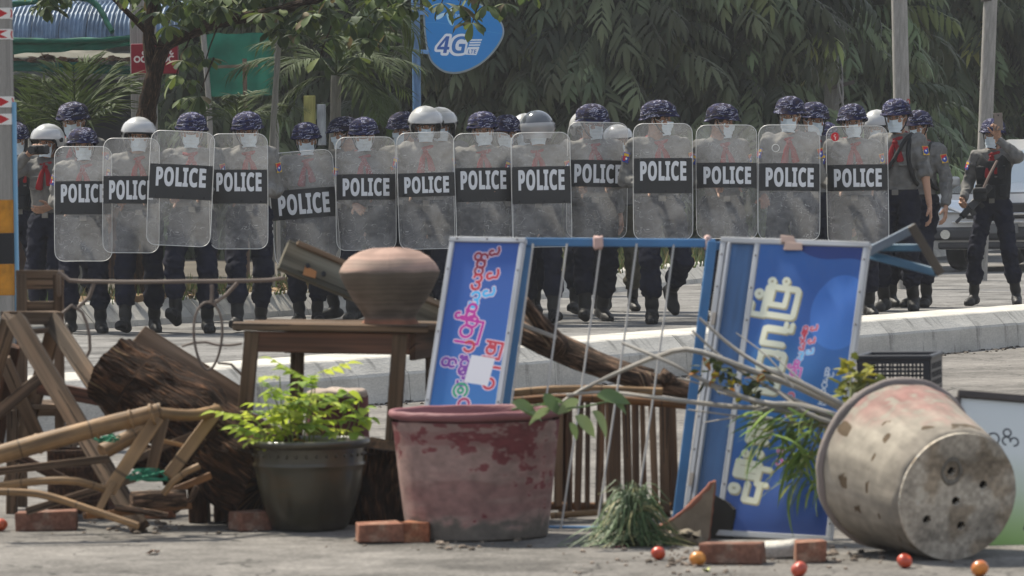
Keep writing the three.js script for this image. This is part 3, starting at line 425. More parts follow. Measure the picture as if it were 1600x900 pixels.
{ // broad-leaved tree whose branch hangs over the line
  const d = 39, b = at(222, 260, d), t = thing('broadleaf_tree', 'broad-leaved tree with dark forked trunk and branch reaching over the police', 'tree', [b.x, 0.2, b.z]); reseed(21);
  const L = (px, py, dd = d) => at(px, py, dd).sub(V(b.x, 0.2, b.z));
  part('trunk', [tube([V(0, -0.25, 0), L(226, 210), L(236, 140), L(246, 95), L(262, 62)], [0.17, 0.06], { rough: 0.2, m: 12 }), tube([L(240, 120), L(232, 60), L(240, -10), L(236, -80)], [0.06, 0.03], { m: 8 })], M.trunk, t);
  part('branch', [tube([L(258, 68), L(290, 53), L(333, 37, 38.8), L(430, 18, 38.5), L(560, -20, 38), L(720, -50, 37.6)], [0.062, 0.02], { rough: 0.15, m: 9 }), tube([L(333, 37), L(345, 10), L(390, -40)], [0.03, 0.015]), tube([L(255, 75), L(210, 30), L(150, -30)], [0.035, 0.015])], M.trunk, t);
  // one broad leaf, folded along its rib
  const leafG = (len, wid) => { const pos = [], idx = [], n = 6; for (let i = 0; i <= n; i++) { const s = i / n, w = wid * Math.pow(s, 0.75) * Math.sqrt(Math.max(0, 1 - Math.pow(s, 5))) * 1.1, y = 0.12 * len * s - 0.35 * len * s * s; pos.push(len * s, y + w * 0.22, -w, len * s, y, 0, len * s, y + w * 0.22, w); } for (let i = 0; i < n; i++) for (let k = 0; k < 2; k++) { const a = i * 3 + k; idx.push(a, a + 1, a + 3, a + 1, a + 4, a + 3); } const g = new THREE.BufferGeometry(); g.setAttribute('position', new THREE.Float32BufferAttribute(pos, 3)); g.setIndex(idx); g.computeVertexNormals(); return g; };
  const shapes = [leafG(0.16, 0.042), leafG(0.13, 0.04), leafG(0.2, 0.048)];
  const mats = [[0.05, 0.08, 0.022], [0.075, 0.115, 0.03], [0.035, 0.06, 0.02], [0.12, 0.16, 0.035], [0.13, 0.10, 0.045]].map((c) => { const m = mat(c, 0.85, { transmission: 0.4 }); m.specularIntensity = 0.5; return m; });
  const rosette = (p, n, tilt, asParts, bag) => { const ph = rr(0, 6); for (let i = 0; i < n; i++) { dum.position.copy(p); dum.scale.setScalar(rr(0.8, 1.15)); dum.rotation.set(rr(-0.3, 0.3), ph + i * 2.4, tilt + rr(-0.6, 0.35), 'YZX'); dum.updateMatrix();
    const k = Math.floor(rnd() * 3), mi = rnd() < 0.04 ? 4 : rnd() < 0.25 ? 3 : Math.floor(rnd() * 3);
    if (asParts) { const f = part('leaf', shapes[k], mats[mi], t); f.applyMatrix4(dum.matrix); } else bag[mi].push(shapes[k].clone().applyMatrix4(dum.matrix)); } };
  const front = [[300, 70], [322, 92], [285, 95], [275, 118], [300, 125], [312, 150], [292, 152], [262, 40], [300, 20], [440, 15], [480, 30], [510, 12], [545, 35], [575, 60], [560, 90], [600, 30], [520, 60], [500, 90], [625, 5], [690, 5], [735, 25], [718, 8], [760, 8], [738, 36], [788, 6]];
  const bag = mats.map(() => []);
  for (const [px, py] of front) rosette(L(px, py, rr(37.8, 38.8)), px > 700 && py > 20 ? 7 : 9, -0.35, true);
  for (let i = 0; i < 300; i++) { const px = rnd() < 0.4 ? rr(190, 420) : rr(300, 830), py = px > 650 ? rr(-120, -5) : rr(-110, 25) + (px > 430 && px < 640 ? rr(0, 75) : 0); rosette(L(px, py, rr(37.5, 41)), 8, -0.3, false, bag); }
  for (let i = 0; i < 14; i++) rosette(L(rr(60, 100), rr(-60, 12), rr(38, 39)), 6, -0.3, false, bag);
  bag.forEach((g, i) => { if (!g.length) return; const f = part('foliage', g, mats[i], t); f.userData.kind = 'stuff'; });
  part('twig', front.filter((_, i) => i % 2).map(([px, py]) => tube([L(px, py, 38.3), L(px + 8, py - 25, 38.4), L(px + 22, py - 60, 38.5)], [0.005, 0.01], { m: 5 })), M.trunk, t);
}
{ // teardrop advertising sign on a blue pole
  const d = 46, b = at(651, 165, d), t = thing('teardrop_sign', 'blue rounded phone network sign panel on a tall blue pole', 'sign', [b.x, 0.2, b.z]);
  const o = V(b.x, 0.2, b.z), L = (px, py, dd = d) => at(px, py, dd).sub(o), top = L(648.5, -60);
  part('pole', tube([V(0, -0.2, 0), top], 0.043, { m: 16 }), mat([0.13, 0.29, 0.55], 0.45, { map: T.mottle }), t);
  const outline = [[664, 0], [663, 22], [666, 62], [672, 90], [683, 104], [697, 112], [716, 113], [738, 106], [758, 93], [775, 74], [785, 56], [785, 42], [778, 30], [762, 16], [745, 4], [725, -14], [700, -34], [680, -42], [668, -34]];
  const pts = outline.map(([x, y]) => { const q = L(x, y); return new THREE.Vector2(q.x, q.y); }), c = new THREE.SplineCurve([...pts, pts[0]]), sh = new THREE.Shape(c.getPoints(90));
  const body = new THREE.ExtrudeGeometry(sh, { depth: 0.09, bevelEnabled: true, bevelSize: 0.012, bevelThickness: 0.012, bevelSegments: 2 }); mv(body, 0, 0, -0.1); part('casing', body, mat([0.42, 0.52, 0.6], 0.5, { map: T.mottle }), t);
  const face = new THREE.ShapeGeometry(sh), box = new THREE.Box2().setFromPoints(c.getPoints(90)), p = face.attributes.position, uv = face.attributes.uv;
  const cx = (box.min.x + box.max.x) / 2, cy = (box.min.y + box.max.y) / 2;
  for (let i = 0; i < p.count; i++) { uv.setXY(i, (p.getX(i) - box.min.x) / (box.max.x - box.min.x), (p.getY(i) - box.min.y) / (box.max.y - box.min.y)); p.setXY(i, cx + (p.getX(i) - cx) * 0.985, cy + (p.getY(i) - cy) * 0.985); }
  mv(face, 0, 0, 0.0045);
  const W = 786 - 663, H = 113 + 42, S = 6, print = canvasTex(W * S, H * S, (x) => {
    x.scale(S, S); x.translate(-663, 42); x.fillStyle = '#1f83cc'; x.fillRect(650, -60, 150, 190);
    x.strokeStyle = '#3d95d2'; x.lineWidth = 0.8; x.beginPath(); x.moveTo(664, 35); x.bezierCurveTo(690, 32, 700, 40, 786, 54); x.stroke();
    const petal = (ax, ay, bx, by, w, col) => { x.fillStyle = col; x.beginPath(); const dx = bx - ax, dy = by - ay, l = Math.hypot(dx, dy), nx = -dy / l * w, ny = dx / l * w; x.moveTo(ax, ay); x.bezierCurveTo(ax + dx * 0.4 + nx, ay + dy * 0.4 + ny, bx + nx, by + ny, bx, by); x.bezierCurveTo(bx - nx, by - ny, ax + dx * 0.4 - nx, ay + dy * 0.4 - ny, ax, ay); x.fill(); };
    petal(697, 19, 712, 11, 4.2, '#dff0f8'); petal(697, 19, 681, 29, 4.2, '#c3e4f5'); petal(697, 19, 707, 40, 4.6, '#a9daf2');
    x.fillStyle = '#c4dff0'; x.font = '10px sans-serif'; x.fillText('telenor', 711, 28);
    x.save(); x.translate(680, 83); x.transform(1, 0.03, -0.2, 1, 0, 0); x.font = 'bold 37px sans-serif'; x.scale(0.98, 1); x.lineJoin = 'round';
    x.strokeStyle = '#e6ebf4'; x.lineWidth = 8; x.strokeText('4G', 0, 0); x.fillStyle = '#2f5fae'; x.fillText('4', 0, 0); x.fillStyle = '#2a72bb'; x.fillText('G', 21, 0); x.restore();
    x.fillStyle = '#e6ebf4'; for (let i = 0; i < 4; i++) { x.beginPath(); x.moveTo(735 - i * 1.2, 62 + i * 4); x.lineTo(753.5 - i * 1.5, 62 + i * 4); x.lineTo(752.8 - i * 1.5, 64.3 + i * 4); x.lineTo(734.4 - i * 1.2, 64.3 + i * 4); x.fill(); }
    x.beginPath(); x.moveTo(730, 75); x.lineTo(749, 75); x.lineTo(744, 87); x.lineTo(726, 86); x.fill(); x.fillStyle = '#2a72bb'; x.save(); x.translate(729.5, 84.6); x.transform(1, 0.03, -0.2, 1, 0, 0); x.font = 'bold 9px sans-serif'; x.scale(0.95, 1); x.fillText('LTE', 0, 0); x.restore();
  });
  part('printed_face', face, mat([0.95, 0.95, 0.95], 0.45, { map: print }), t);
  part('bracket', [bar(L(655, 20, d), L(668, 20, d), 0.04, 0.04), bar(L(655, 80, d), L(670, 82, d), 0.04, 0.04)], mat([0.13, 0.29, 0.55], 0.45), t);
}
{ // parked car, front to the camera
  const d = 54.5, w = 1.78, f = at(1567, 300, 53), c = f.clone().add(V(0.77, 0, -2.1)), t = thing('car', 'bronze grey car with chrome grille parked behind the officer holding a phone', 'car', [c.x, 0, c.z], -0.35); t.scale.y = 0.95;
  const body = mat([0.44, 0.42, 0.39], 0.35, { clearcoat: 0.8, clearcoatRoughness: 0.1 });
  const sh = new THREE.Shape(); // side profile, z forward
  [[2.2, 0.32], [2.25, 0.55], [2.2, 0.78], [2.05, 0.93], [1.0, 1.06], [0.35, 1.5], [-0.2, 1.62], [-1.6, 1.6], [-2.2, 1.15], [-2.3, 0.7], [-2.25, 0.34]].forEach(([z, y], i) => i ? sh.lineTo(z, y) : sh.moveTo(z, y)); sh.closePath();
  const bg = new THREE.ExtrudeGeometry(sh, { depth: w - 0.14, bevelEnabled: true, bevelSize: 0.04, bevelThickness: 0.07, bevelSegments: 4 }); bg.translate(0, 0, -(w - 0.14) / 2).rotateY(-Math.PI / 2);
  { const p = bg.attributes.position; for (let i = 0; i < p.count; i++) { const y = p.getY(i); if (y > 0.98) p.setX(i, p.getX(i) * lerp(1, 0.66, (y - 0.98) / 0.62)); } bg.computeVertexNormals(); }
  part('body', bg, body, t);
  const quadZ = (x0, y0, x1, y1, z0, z1, r = 0.02, dz = 0.05, tp = 1) => { const g = rbox(x1 - x0, y1 - y0, dz, r, (x0 + x1) / 2, 0, 0); const p = g.attributes.position; for (let i = 0; i < p.count; i++) { const v = (p.getY(i) + (y1 - y0) / 2) / (y1 - y0); p.setZ(i, p.getZ(i) + lerp(z0, z1, v)); p.setX(i, p.getX(i) * lerp(1, tp, v)); p.setY(i, p.getY(i) + (y0 + y1) / 2); } g.computeVertexNormals(); return g; };
  part('hood', quadZ(-0.8, 0.985, 0.8, 1.115, 2.02, 1.02, 0.012, 0.04, 0.95), mat([0.5, 0.49, 0.47], 0.25, { clearcoat: 1, clearcoatRoughness: 0.08 }), t);
  part('windshield', quadZ(-0.76, 1.1, 0.76, 1.52, 1.09, 0.45, 0.02, 0.06, 0.72), mat([0.42, 0.47, 0.49], 0.08, { metalness: 0.2 }), t);
  part('grille', rbox(0.9, 0.2, 0.08, 0.03, 0, 0.76, 2.26), M.blackMetal, t);
  const chrome = mat([0.75, 0.76, 0.78], 0.15, { metalness: 1 });
  part('chrome_bar', [bar(V(-0.86, 0.9, 2.24), V(-0.42, 0.72, 2.33), 0.03, 0.03), bar(V(0.86, 0.9, 2.24), V(0.42, 0.72, 2.33), 0.03, 0.03), bar(V(-0.42, 0.72, 2.33), V(0.42, 0.72, 2.33), 0.03, 0.03), bar(V(-0.6, 0.62, 2.33), V(0.6, 0.62, 2.33), 0.025, 0.03)], chrome, t);
  for (const s of [-1, 1]) {
    part('headlight', quadZ(s * 0.66 - 0.2, 0.74, s * 0.66 + 0.2, 0.9, 2.28, 2.16, 0.05, 0.06), mat([0.6, 0.63, 0.65], 0.08, { metalness: 0.5, clearcoat: 1 }), t);
    part('fog_light', mv(new THREE.CylinderGeometry(0.06, 0.06, 0.05, 16).rotateX(Math.PI / 2), s * 0.68, 0.47, 2.33), chrome, t);
    const m = part('mirror', rbox(0.2, 0.14, 0.1, 0.045, s * 1.0, 1.12, 0.75), body, t); part('mirror_glass', mv(new THREE.PlaneGeometry(0.15, 0.1).rotateY(Math.PI), s * 1.0, 1.12, 0.698), chrome, m);
    for (const z of [1.4, -1.45]) { const wl = part('wheel', mv(new THREE.TorusGeometry(0.25, 0.085, 14, 28).scale(1, 1, 1.3).rotateY(Math.PI / 2), s * (w / 2 - 0.14), 0.335, z), M.blackRubber, t); part('rim', mv(new THREE.CylinderGeometry(0.2, 0.2, 0.1, 20).rotateZ(Math.PI / 2), s * (w / 2 - 0.14), 0.335, z), M.darkIron, wl); }
  }
  part('bumper', [rbox(1.72, 0.17, 0.16, 0.05, 0, 0.48, 2.24), rbox(1.6, 0.09, 0.14, 0.03, 0, 0.33, 2.2)], mat([0.035, 0.035, 0.038], 0.5), t);
  part('number_plate', rbox(0.4, 0.12, 0.02, 0.006, 0, 0.54, 2.335), mat([0.12, 0.12, 0.12], 0.5), t);
}

// ------------------------------------------------------------------ people: materials
const camo = (seed, base) => canvasTex(512, 256, (x, w, h) => { reseed(seed); x.fillStyle = base; x.fillRect(0, 0, w, h); const C = ['#1d2146', '#262850', '#2e2636', '#3b3038', '#11132a', '#22264c'];
  for (let i = 0; i < 260; i++) { x.fillStyle = C[Math.floor(rnd() * C.length)]; let px = rnd() * w, py = rnd() * h; for (let k = 0; k < 16; k++) { x.fillRect(px, py, rr(6, 22), rr(5, 9)); px += rr(-14, 14); py += rr(-7, 7); } }
  for (let i = 0; i < 62; i++) { x.fillStyle = rnd() < 0.65 ? '#c9c7cf' : '#8d8a9c'; let px = rnd() * w, py = rnd() * h; for (let k = 0; k < 13; k++) { x.fillRect(px, py, rr(4, 10), rr(3, 6)); px += rr(-4, 12); py += rr(-7, 5); } } });
const camoT = [camo(1, '#1b1f40'), camo(2, '#211e34'), camo(3, '#20244e')];
camoT.forEach((t) => { t.wrapS = t.wrapT = THREE.RepeatWrapping; });
const P = {
  skin: [0.38, 0.215, 0.14],
  body: mat([1, 1, 1], 0.55, { vertexColors: true }),
  hair: mat([0.012, 0.01, 0.009], 0.6),
  shirt: mat([0.26, 0.255, 0.243], 0.9, { map: T.mottle, bumpMap: T.cloth, bumpScale: 0.0012 }),
  shirtB: mat([0.32, 0.31, 0.29], 0.9, { map: T.mottle, bumpMap: T.cloth, bumpScale: 0.0012 }),
  trousers: mat([0.0165, 0.0185, 0.036], 0.9, { map: T.mottle, bumpMap: T.cloth, bumpScale: 0.001 }),
  camoTrousers: mat([0.11, 0.10, 0.07], 0.9, { map: T.mottle, bumpMap: T.cloth, bumpScale: 0.001 }),
  boot: mat([0.012, 0.0115, 0.011], 0.55, { bumpMap: T.grit, bumpScale: 0.0006 }),
  mask: mat([0.74, 0.85, 0.92], 0.9, { transmission: 0.3 }),
  loop: mat([0.7, 0.75, 0.78], 0.8),
  scarf: mat([0.40, 0.022, 0.03], 0.75, { map: T.mottle }),
  camo: camoT.map((m) => mat([0.64, 0.66, 0.74], 0.8, { map: m, bumpMap: T.grit, bumpScale: 0.002 })),
  white: mat([0.66, 0.65, 0.62], 0.28, { clearcoat: 0.4, map: T.mottle }),
  dark: mat([0.05, 0.055, 0.065], 0.15, { clearcoat: 1 }),
  visor: mat([0.85, 0.85, 0.85], 0.08, { transmission: 0.7 }),
  strap: mat([0.012, 0.012, 0.013], 0.7),
  vest: mat([0.02, 0.021, 0.023], 0.85, { bumpMap: T.cloth, bumpScale: 0.001 }),
  buckle: mat([0.2, 0.19, 0.17], 0.5, { metalness: 0.6 }),
  patch: mat([1, 1, 1], 0.7, { map: canvasTex(64, 80, (x) => { x.fillStyle = '#b99a3c'; x.fillRect(0, 0, 64, 80); x.fillStyle = '#b3242c'; x.fillRect(5, 5, 54, 34); x.fillStyle = '#26408f'; x.beginPath(); x.moveTo(5, 39); x.lineTo(59, 18); x.lineTo(59, 60); x.lineTo(32, 76); x.lineTo(5, 60); x.fill(); x.fillStyle = '#f1efe8'; x.beginPath(); for (let i = 0; i < 10; i++) { const a = i * Math.PI / 5 - Math.PI / 2, r = i % 2 ? 5.5 : 13; x.lineTo(32 + r * Math.cos(a), 42 + r * Math.sin(a)); } x.fill(); }) }),
  patchB: mat([1, 1, 1], 0.7, { map: canvasTex(64, 80, (x) => { x.fillStyle = '#2a3f86'; x.fillRect(0, 0, 64, 80); x.fillStyle = '#d0a93a'; x.fillRect(7, 7, 50, 22); x.fillStyle = '#b3242c'; x.fillRect(7, 29, 25, 40); x.fillStyle = '#e8e6df'; x.beginPath(); x.arc(40, 48, 9, 0, 7); x.fill(); }) }),
};

// ------------------------------------------------------------------ people: fields
const rc = (a, ra, b, rb, sz = 1) => [a.x, a.y, a.z, ra, b.x - a.x, b.y - a.y, (b.z - a.z) / sz, rb, 1 / sz];
function capsule(b, x, y, z) { const X = x - b[0], Y = y - b[1], Z = (z - b[2]) * b[8], l = b[4] * b[4] + b[5] * b[5] + b[6] * b[6], t = l ? clamp((X * b[4] + Y * b[5] + Z * b[6]) / l, 0, 1) : 0; return Math.hypot(X - b[4] * t, Y - b[5] * t, Z - b[6] * t) - lerp(b[3], b[7], t); }
const smin = (a, b, k) => { const h = clamp(0.5 + 0.5 * (b - a) / k, 0, 1); return lerp(b, a, h) - k * h * (1 - h); };
const field = (bones, k) => (x, y, z) => { let d = 9; for (const b of bones) { const e = capsule(b, x, y, z); d = d === 9 ? e : Math.abs(d - e) < k ? smin(d, e, k) : Math.min(d, e); } return d; };
const folds = (f, amp, fx, fy, sd) => (x, y, z) => { const d = f(x, y, z); return Math.abs(d) < 0.04 ? d + amp * (n3(x * fx + sd, y * fy + 0.6 * n3(x * 5, y * 5, z * 5 + sd), z * fx) + 0.4 * n3(x * fx * 2.3, y * fy * 2.1 + sd, z * fx * 2)) : d; };
const bounds = (bones, pad = 0.03) => { const lo = [9, 9, 9], hi = [-9, -9, -9]; for (const b of bones) for (const t of [0, 1]) { const r = Math.max(b[3], b[7]) + pad, c = [b[0] + b[4] * t, b[1] + b[5] * t, b[2] + b[6] * t / b[8]]; for (let k = 0; k < 3; k++) { lo[k] = Math.min(lo[k], c[k] - r); hi[k] = Math.max(hi[k], c[k] + r); } } return [lo, hi]; };
const ell = (x, y, z, cx, cy, cz, a, b, c) => { const k = Math.hypot((x - cx) / a, (y - cy) / b, (z - cz) / c), q = Math.hypot((x - cx) / (a * a), (y - cy) / (b * b), (z - cz) / (c * c)); return q < 1e-6 ? -Math.min(a, b, c) : k * (k - 1) / q; };
function headField(x, y, z) {
  const ax = Math.abs(x);
  let d = ell(x, y, z, 0, 0.035, -0.012, 0.077, 0.095, 0.096);
  d = smin(d, ell(x, y, z, 0, -0.04, 0.025, 0.056, 0.07, 0.066), 0.04);
  d = smin(d, ell(ax, y, z, 0.036, -0.022, 0.06, 0.026, 0.022, 0.024), 0.02);                       // cheekbones
  d = smin(d, capsule(rc(V(0, -0.098, 0.066), 0.016, V(0, -0.092, 0.06), 0.018), x, y, z), 0.025);  // chin
  d = smin(d, ell(x, y, z, 0, 0.024, 0.074, 0.05, 0.012, 0.016), 0.015);                            // brow
  d = smin(d, capsule(rc(V(0, 0.008, 0.086), 0.008, V(0, -0.032, 0.104), 0.0125), x, y, z), 0.012);  // nose
  d = smin(d, ell(ax, y, z, 0.013, -0.035, 0.092, 0.009, 0.008, 0.01), 0.008);
  d = smin(d, ell(x, y, z, 0, -0.066, 0.084, 0.024, 0.006, 0.009), 0.008); d = smin(d, ell(x, y, z, 0, -0.075, 0.082, 0.021, 0.006, 0.009), 0.006); // lips
  d = -smin(-d, ell(ax, y, z, 0.032, 0.004, 0.1, 0.021, 0.012, 0.02), 0.012);                        // sockets
  d = smin(d, ell(ax, y, z, 0.0315, 0.003, 0.073, 0.0135, 0.0115, 0.0135), 0.003);                    // eyes
  d = smin(d, ell(ax, y, z, 0.08, -0.008, -0.012, 0.009, 0.032, 0.02), 0.012);                       // ears
  return smin(d, capsule(rc(V(0, -0.05, -0.02), 0.056, V(0, -0.2, -0.04), 0.062), x, y, z), 0.03);
}
const headGeo = (() => { const g = nets(headField, [-0.105, -0.2, -0.13], [0.105, 0.145, 0.13], 0.0052);
  return colorBy(g, (x, y, z) => { const ax = Math.abs(x), k = 0.92 + 0.16 * n3(x * 30, y * 30, z * 30); let c = P.skin.map((s) => s * k);
    if (z > 0.06) { const e = Math.hypot((ax - 0.0315) / 0.0135, (y - 0.003) / 0.0085); if (e < 1) c = Math.abs(ax - 0.0315) < 0.006 ? [0.02, 0.012, 0.01] : [0.5, 0.46, 0.42]; else if (e < 1.45 && y > 0.004) c = [0.05, 0.03, 0.022];
      if (Math.abs(y - (0.026 - (ax - 0.03) * 0.1)) < 0.0055 && ax > 0.013 && ax < 0.052) c = [0.03, 0.02, 0.016]; if (y < -0.06 && y > -0.082 && ax < 0.024 && z > 0.08) c = [0.30, 0.11, 0.09]; }
    return c; }); })();
const hairGeo = nets((x, y, z) => Math.max(ell(x, y, z, 0, 0.036, -0.014, 0.081, 0.1, 0.1), -(ell(x, y, z, 0, -0.06, 0.08, 0.085, 0.115, 0.11)), -0.045 - y - 0.0 * z), [-0.1, -0.07, -0.13], [0.1, 0.15, 0.11], 0.009);
function handGeo(curl, thumb = 0.5, cell = 0.0045, spread = 1) { // right hand: fingers +y, palm +z, thumb +x
  const B = [rc(V(0, -0.055, -0.002), 0.027, V(0, 0.005, 0), 0.025, 0.75)];
  [[0.028, 0.086, [0.04, 0.026, 0.02], 1], [0.009, 0.09, [0.045, 0.029, 0.021], 1.04], [-0.01, 0.086, [0.041, 0.027, 0.021], 1.1], [-0.028, 0.077, [0.032, 0.021, 0.019], 1.18]].forEach(([x, y, L, ck], i) => {
    B.push(rc(V(x * 0.55, 0.005, 0), 0.017, V(x, y, 0.002), 0.0115)); let p = V(x, y, 0.002), a = curl * 0.7 * ck; const side = (x * 2.2 + 0.0) * spread; L.forEach((l, k) => { const q = p.clone().add(V(side * l * Math.cos(a), l * Math.cos(a), l * Math.sin(a))); B.push(rc(p, 0.0096 - k * 0.0009, q, 0.0088 - k * 0.0009)); p = q; a += curl * ck; }); });
  let p = V(0.02, 0.018, 0.006); [[0.035, 0.75, 0.3], [0.03, 0.45, 0.3 + thumb * 0.5], [0.024, 0.15, 0.3 + thumb]].forEach(([l, o, f], k) => { const q = p.clone().add(V(l * Math.sin(o + 0.15), l * Math.cos(o), l * Math.sin(f) * 0.8)); B.push(rc(p, 0.0135 - k * 0.0016, q, 0.0115 - k * 0.0014)); p = q; });
  const [lo, hi] = bounds(B, 0.008), g = nets(field(B, 0.007), lo, hi, cell);
  return colorBy(g, (x, y, z) => { const k = 0.95 + 0.2 * n3(x * 60, y * 60, z * 60); return P.skin.map((s) => s * k); });
}
const hands = { relaxed: handGeo(0.42, 0.3), grip: handGeo(1.15, 1.0), flat: handGeo(0.14, 0.1), hold: handGeo(0.8, 0.8) };
const flipX = (g) => { const c = g.clone().scale(-1, 1, 1); const i = c.index.array.slice(); for (let k = 0; k < i.length; k += 3) { const t = i[k]; i[k] = i[k + 1]; i[k + 1] = t; } c.setIndex(new THREE.BufferAttribute(i, 1)); c.computeVertexNormals(); return c; };
for (const k of Object.keys(hands)) hands[k + 'L'] = flipX(hands[k]);

// helmets, masks in the head's own frame
const camoHelmet = (() => { const g = lathe([[0, 0.166], [0.03, 0.164], [0.062, 0.154], [0.09, 0.135], [0.11, 0.108], [0.121, 0.076], [0.125, 0.046], [0.128, 0.026], [0.138, 0.014], [0.14, 0.006], [0.134, 0.006], [0.122, 0.02], [0.116, 0.06], [0.09, 0.12], [0, 0.15]], 40);
  g.scale(1, 1, 1.14); warp(g, 0.004, 16, 3); const p = g.attributes.position; for (let i = 0; i < p.count; i++) { const y = p.getY(i), z = p.getZ(i), low = sstep(0.09, 0.01, y); p.setY(i, y - low * (0.034 * sstep(0.02, -0.1, z) + 0.006 * sstep(0.06, 0.13, z))); if (z > 0.1) p.setZ(i, z + 0.012 * low * sstep(0.1, 0.15, z)); } g.scale(1, 0.86, 1).translate(0, 0.024, 0); g.computeVertexNormals(); return g; })();
const chinStrap = tube([V(0.108, 0.02, 0.0), V(0.088, -0.05, 0.02), V(0.06, -0.105, 0.055), V(0, -0.127, 0.072), V(-0.06, -0.105, 0.055), V(-0.088, -0.05, 0.02), V(-0.108, 0.02, 0.0)], 0.006, { m: 6, n: 30 });
const helmetBand = tube(Array.from({ length: 25 }, (_, i) => { const a = i / 24 * 2 * Math.PI; return V(0.1265 * Math.sin(a), 0.06 - 0.025 * sstep(0.3, -0.9, Math.cos(a)), 0.1265 * 1.14 * Math.cos(a)); }), 0.0045, { m: 5, n: 40 });
const roundEdge = (az) => { const c = Math.cos(az); return lerp(-0.1, 0.028, sstep(0.25, 0.62, c)) - 0.0 * c; };   // lower rim of the riot helmet by azimuth (0 = front)
function dome(R, y1f, y0f, n = 56, m = 20, a0 = -Math.PI, a1 = Math.PI) { const pos = [], idx = [], uv = []; for (let j = 0; j <= m; j++) for (let i = 0; i <= n; i++) { const az = lerp(a0, a1, i / n), y = lerp(y1f(az), y0f(az), j / m), q = clamp((y - 0.03) / 0.142, -1, 1), r = Math.sqrt(Math.max(0, 1 - q * q)) * R * (y < 0.03 ? 1 - 0.35 * Math.pow((0.03 - y) / 0.13, 2) + 0.0 : 1) + (y < 0.03 ? (1 - Math.sqrt(Math.max(0, 1 - q * q))) * R * 0.8 : 0); pos.push(r * Math.sin(az), y, r * 1.1 * Math.cos(az) - 0.005); uv.push(i / n * 2, j / m); } for (let j = 0; j < m; j++) for (let i = 0; i < n; i++) { const q = j * (n + 1) + i; idx.push(q, q + n + 1, q + 1, q + 1, q + n + 1, q + n + 2); } const g = new THREE.BufferGeometry(); g.setAttribute('position', new THREE.Float32BufferAttribute(pos, 3)); g.setAttribute('uv', new THREE.Float32BufferAttribute(uv, 2)); g.setIndex(idx); g.computeVertexNormals(); return g; }
const topOf = () => 0.172, riotShell = (() => { const pos = dome(0.143, topOf, roundEdge, 64, 30); return pos; })();
const riotTrim = (() => { const pts = []; for (let i = 0; i < 72; i++) { const az = -Math.PI + i / 72 * 2 * Math.PI, y = roundEdge(az), q = clamp((y - 0.03) / 0.142, -1, 1), c = Math.sqrt(Math.max(0, 1 - q * q)), r = y < 0.03 ? c * 0.143 * (1 - 0.35 * Math.pow((0.03 - y) / 0.13, 2)) + (1 - c) * 0.143 * 0.8 : c * 0.143; pts.push(V(r * Math.sin(az), y, r * 1.1 * Math.cos(az) - 0.005)); } return tube([...pts, pts[0]], 0.008, { m: 6, n: 90 }); })();
const riotVisorUp = dome(0.156, () => 0.125, () => 0.035, 40, 8, -1.35, 1.35), riotVisorDown = dome(0.158, () => 0.06, () => -0.075, 40, 10, -1.3, 1.3);
const visorHinge = join([-1, 1].map((s) => mv(new THREE.CylinderGeometry(0.02, 0.02, 0.016, 16).rotateZ(Math.PI / 2), s * 0.148, 0.03, 0.03)));
const earPad = join([-1, 1].map((s) => rbox(0.02, 0.085, 0.1, 0.01, s * 0.112, -0.055, 0.01)));
const maskGeo = (() => { const n = 28, m = 18, pos = [], idx = []; for (let j = 0; j <= m; j++) for (let i = 0; i <= n; i++) { const v = j / m, az = lerp(-1.12, 1.12, i / n) * (1 - 0.08 * v), y = -0.017 - 0.104 * v + 0.014 * Math.pow(Math.abs(az), 1.5) * (1 - 1.6 * v); const nose = Math.exp(-Math.pow(az / 0.24, 2)) * (0.022 * (1 - sstep(0.2, 0.75, v))) , ch = Math.exp(-Math.pow(az / 0.7, 2)) * 0.008, taper = 1 - 0.13 * sstep(0.55, 1, v); pos.push(0.071 * Math.sin(az) * taper * 1.06, y, 0.012 + 0.082 * Math.cos(az) * lerp(1, 0.93, v * v) + nose + ch + 0.0022 * Math.sin(v * 22) * (v > 0.15 && v < 0.9)); } for (let j = 0; j < m; j++) for (let i = 0; i < n; i++) { const q = j * (n + 1) + i; idx.push(q, q + n + 1, q + 1, q + 1, q + n + 1, q + n + 2); } const g = new THREE.BufferGeometry(); g.setAttribute('position', new THREE.Float32BufferAttribute(pos, 3)); g.setIndex(idx); g.computeVertexNormals(); return g; })();
const earLoop = [-1, 1].map((s) => tube([V(s * 0.067, -0.02, 0.05), V(s * 0.079, 0.0, 0.02), V(s * 0.088, 0.004, -0.014), V(s * 0.089, -0.02, -0.022), V(s * 0.087, -0.035, -0.012), V(s * 0.078, -0.055, 0.02), V(s * 0.062, -0.1, 0.04)], 0.0022, { m: 4, n: 20 }));
const ribbon = (pts, w, t = 0.008) => { const g = tube(pts, (s) => w * (0.45 + 0.75 * s) * (s > 0.96 ? 0.6 : 1), { m: 8, n: 16 }); const p = g.attributes.position; const c = new THREE.CatmullRomCurve3(pts); for (let i = 0; i < p.count; i++) { const q = c.getPoint(clamp((pts[0].y - p.getY(i)) / (pts[0].y - pts[pts.length - 1].y), 0, 1)); p.setZ(i, q.z + (p.getZ(i) - q.z) * t / w); } g.computeVertexNormals(); return g; };
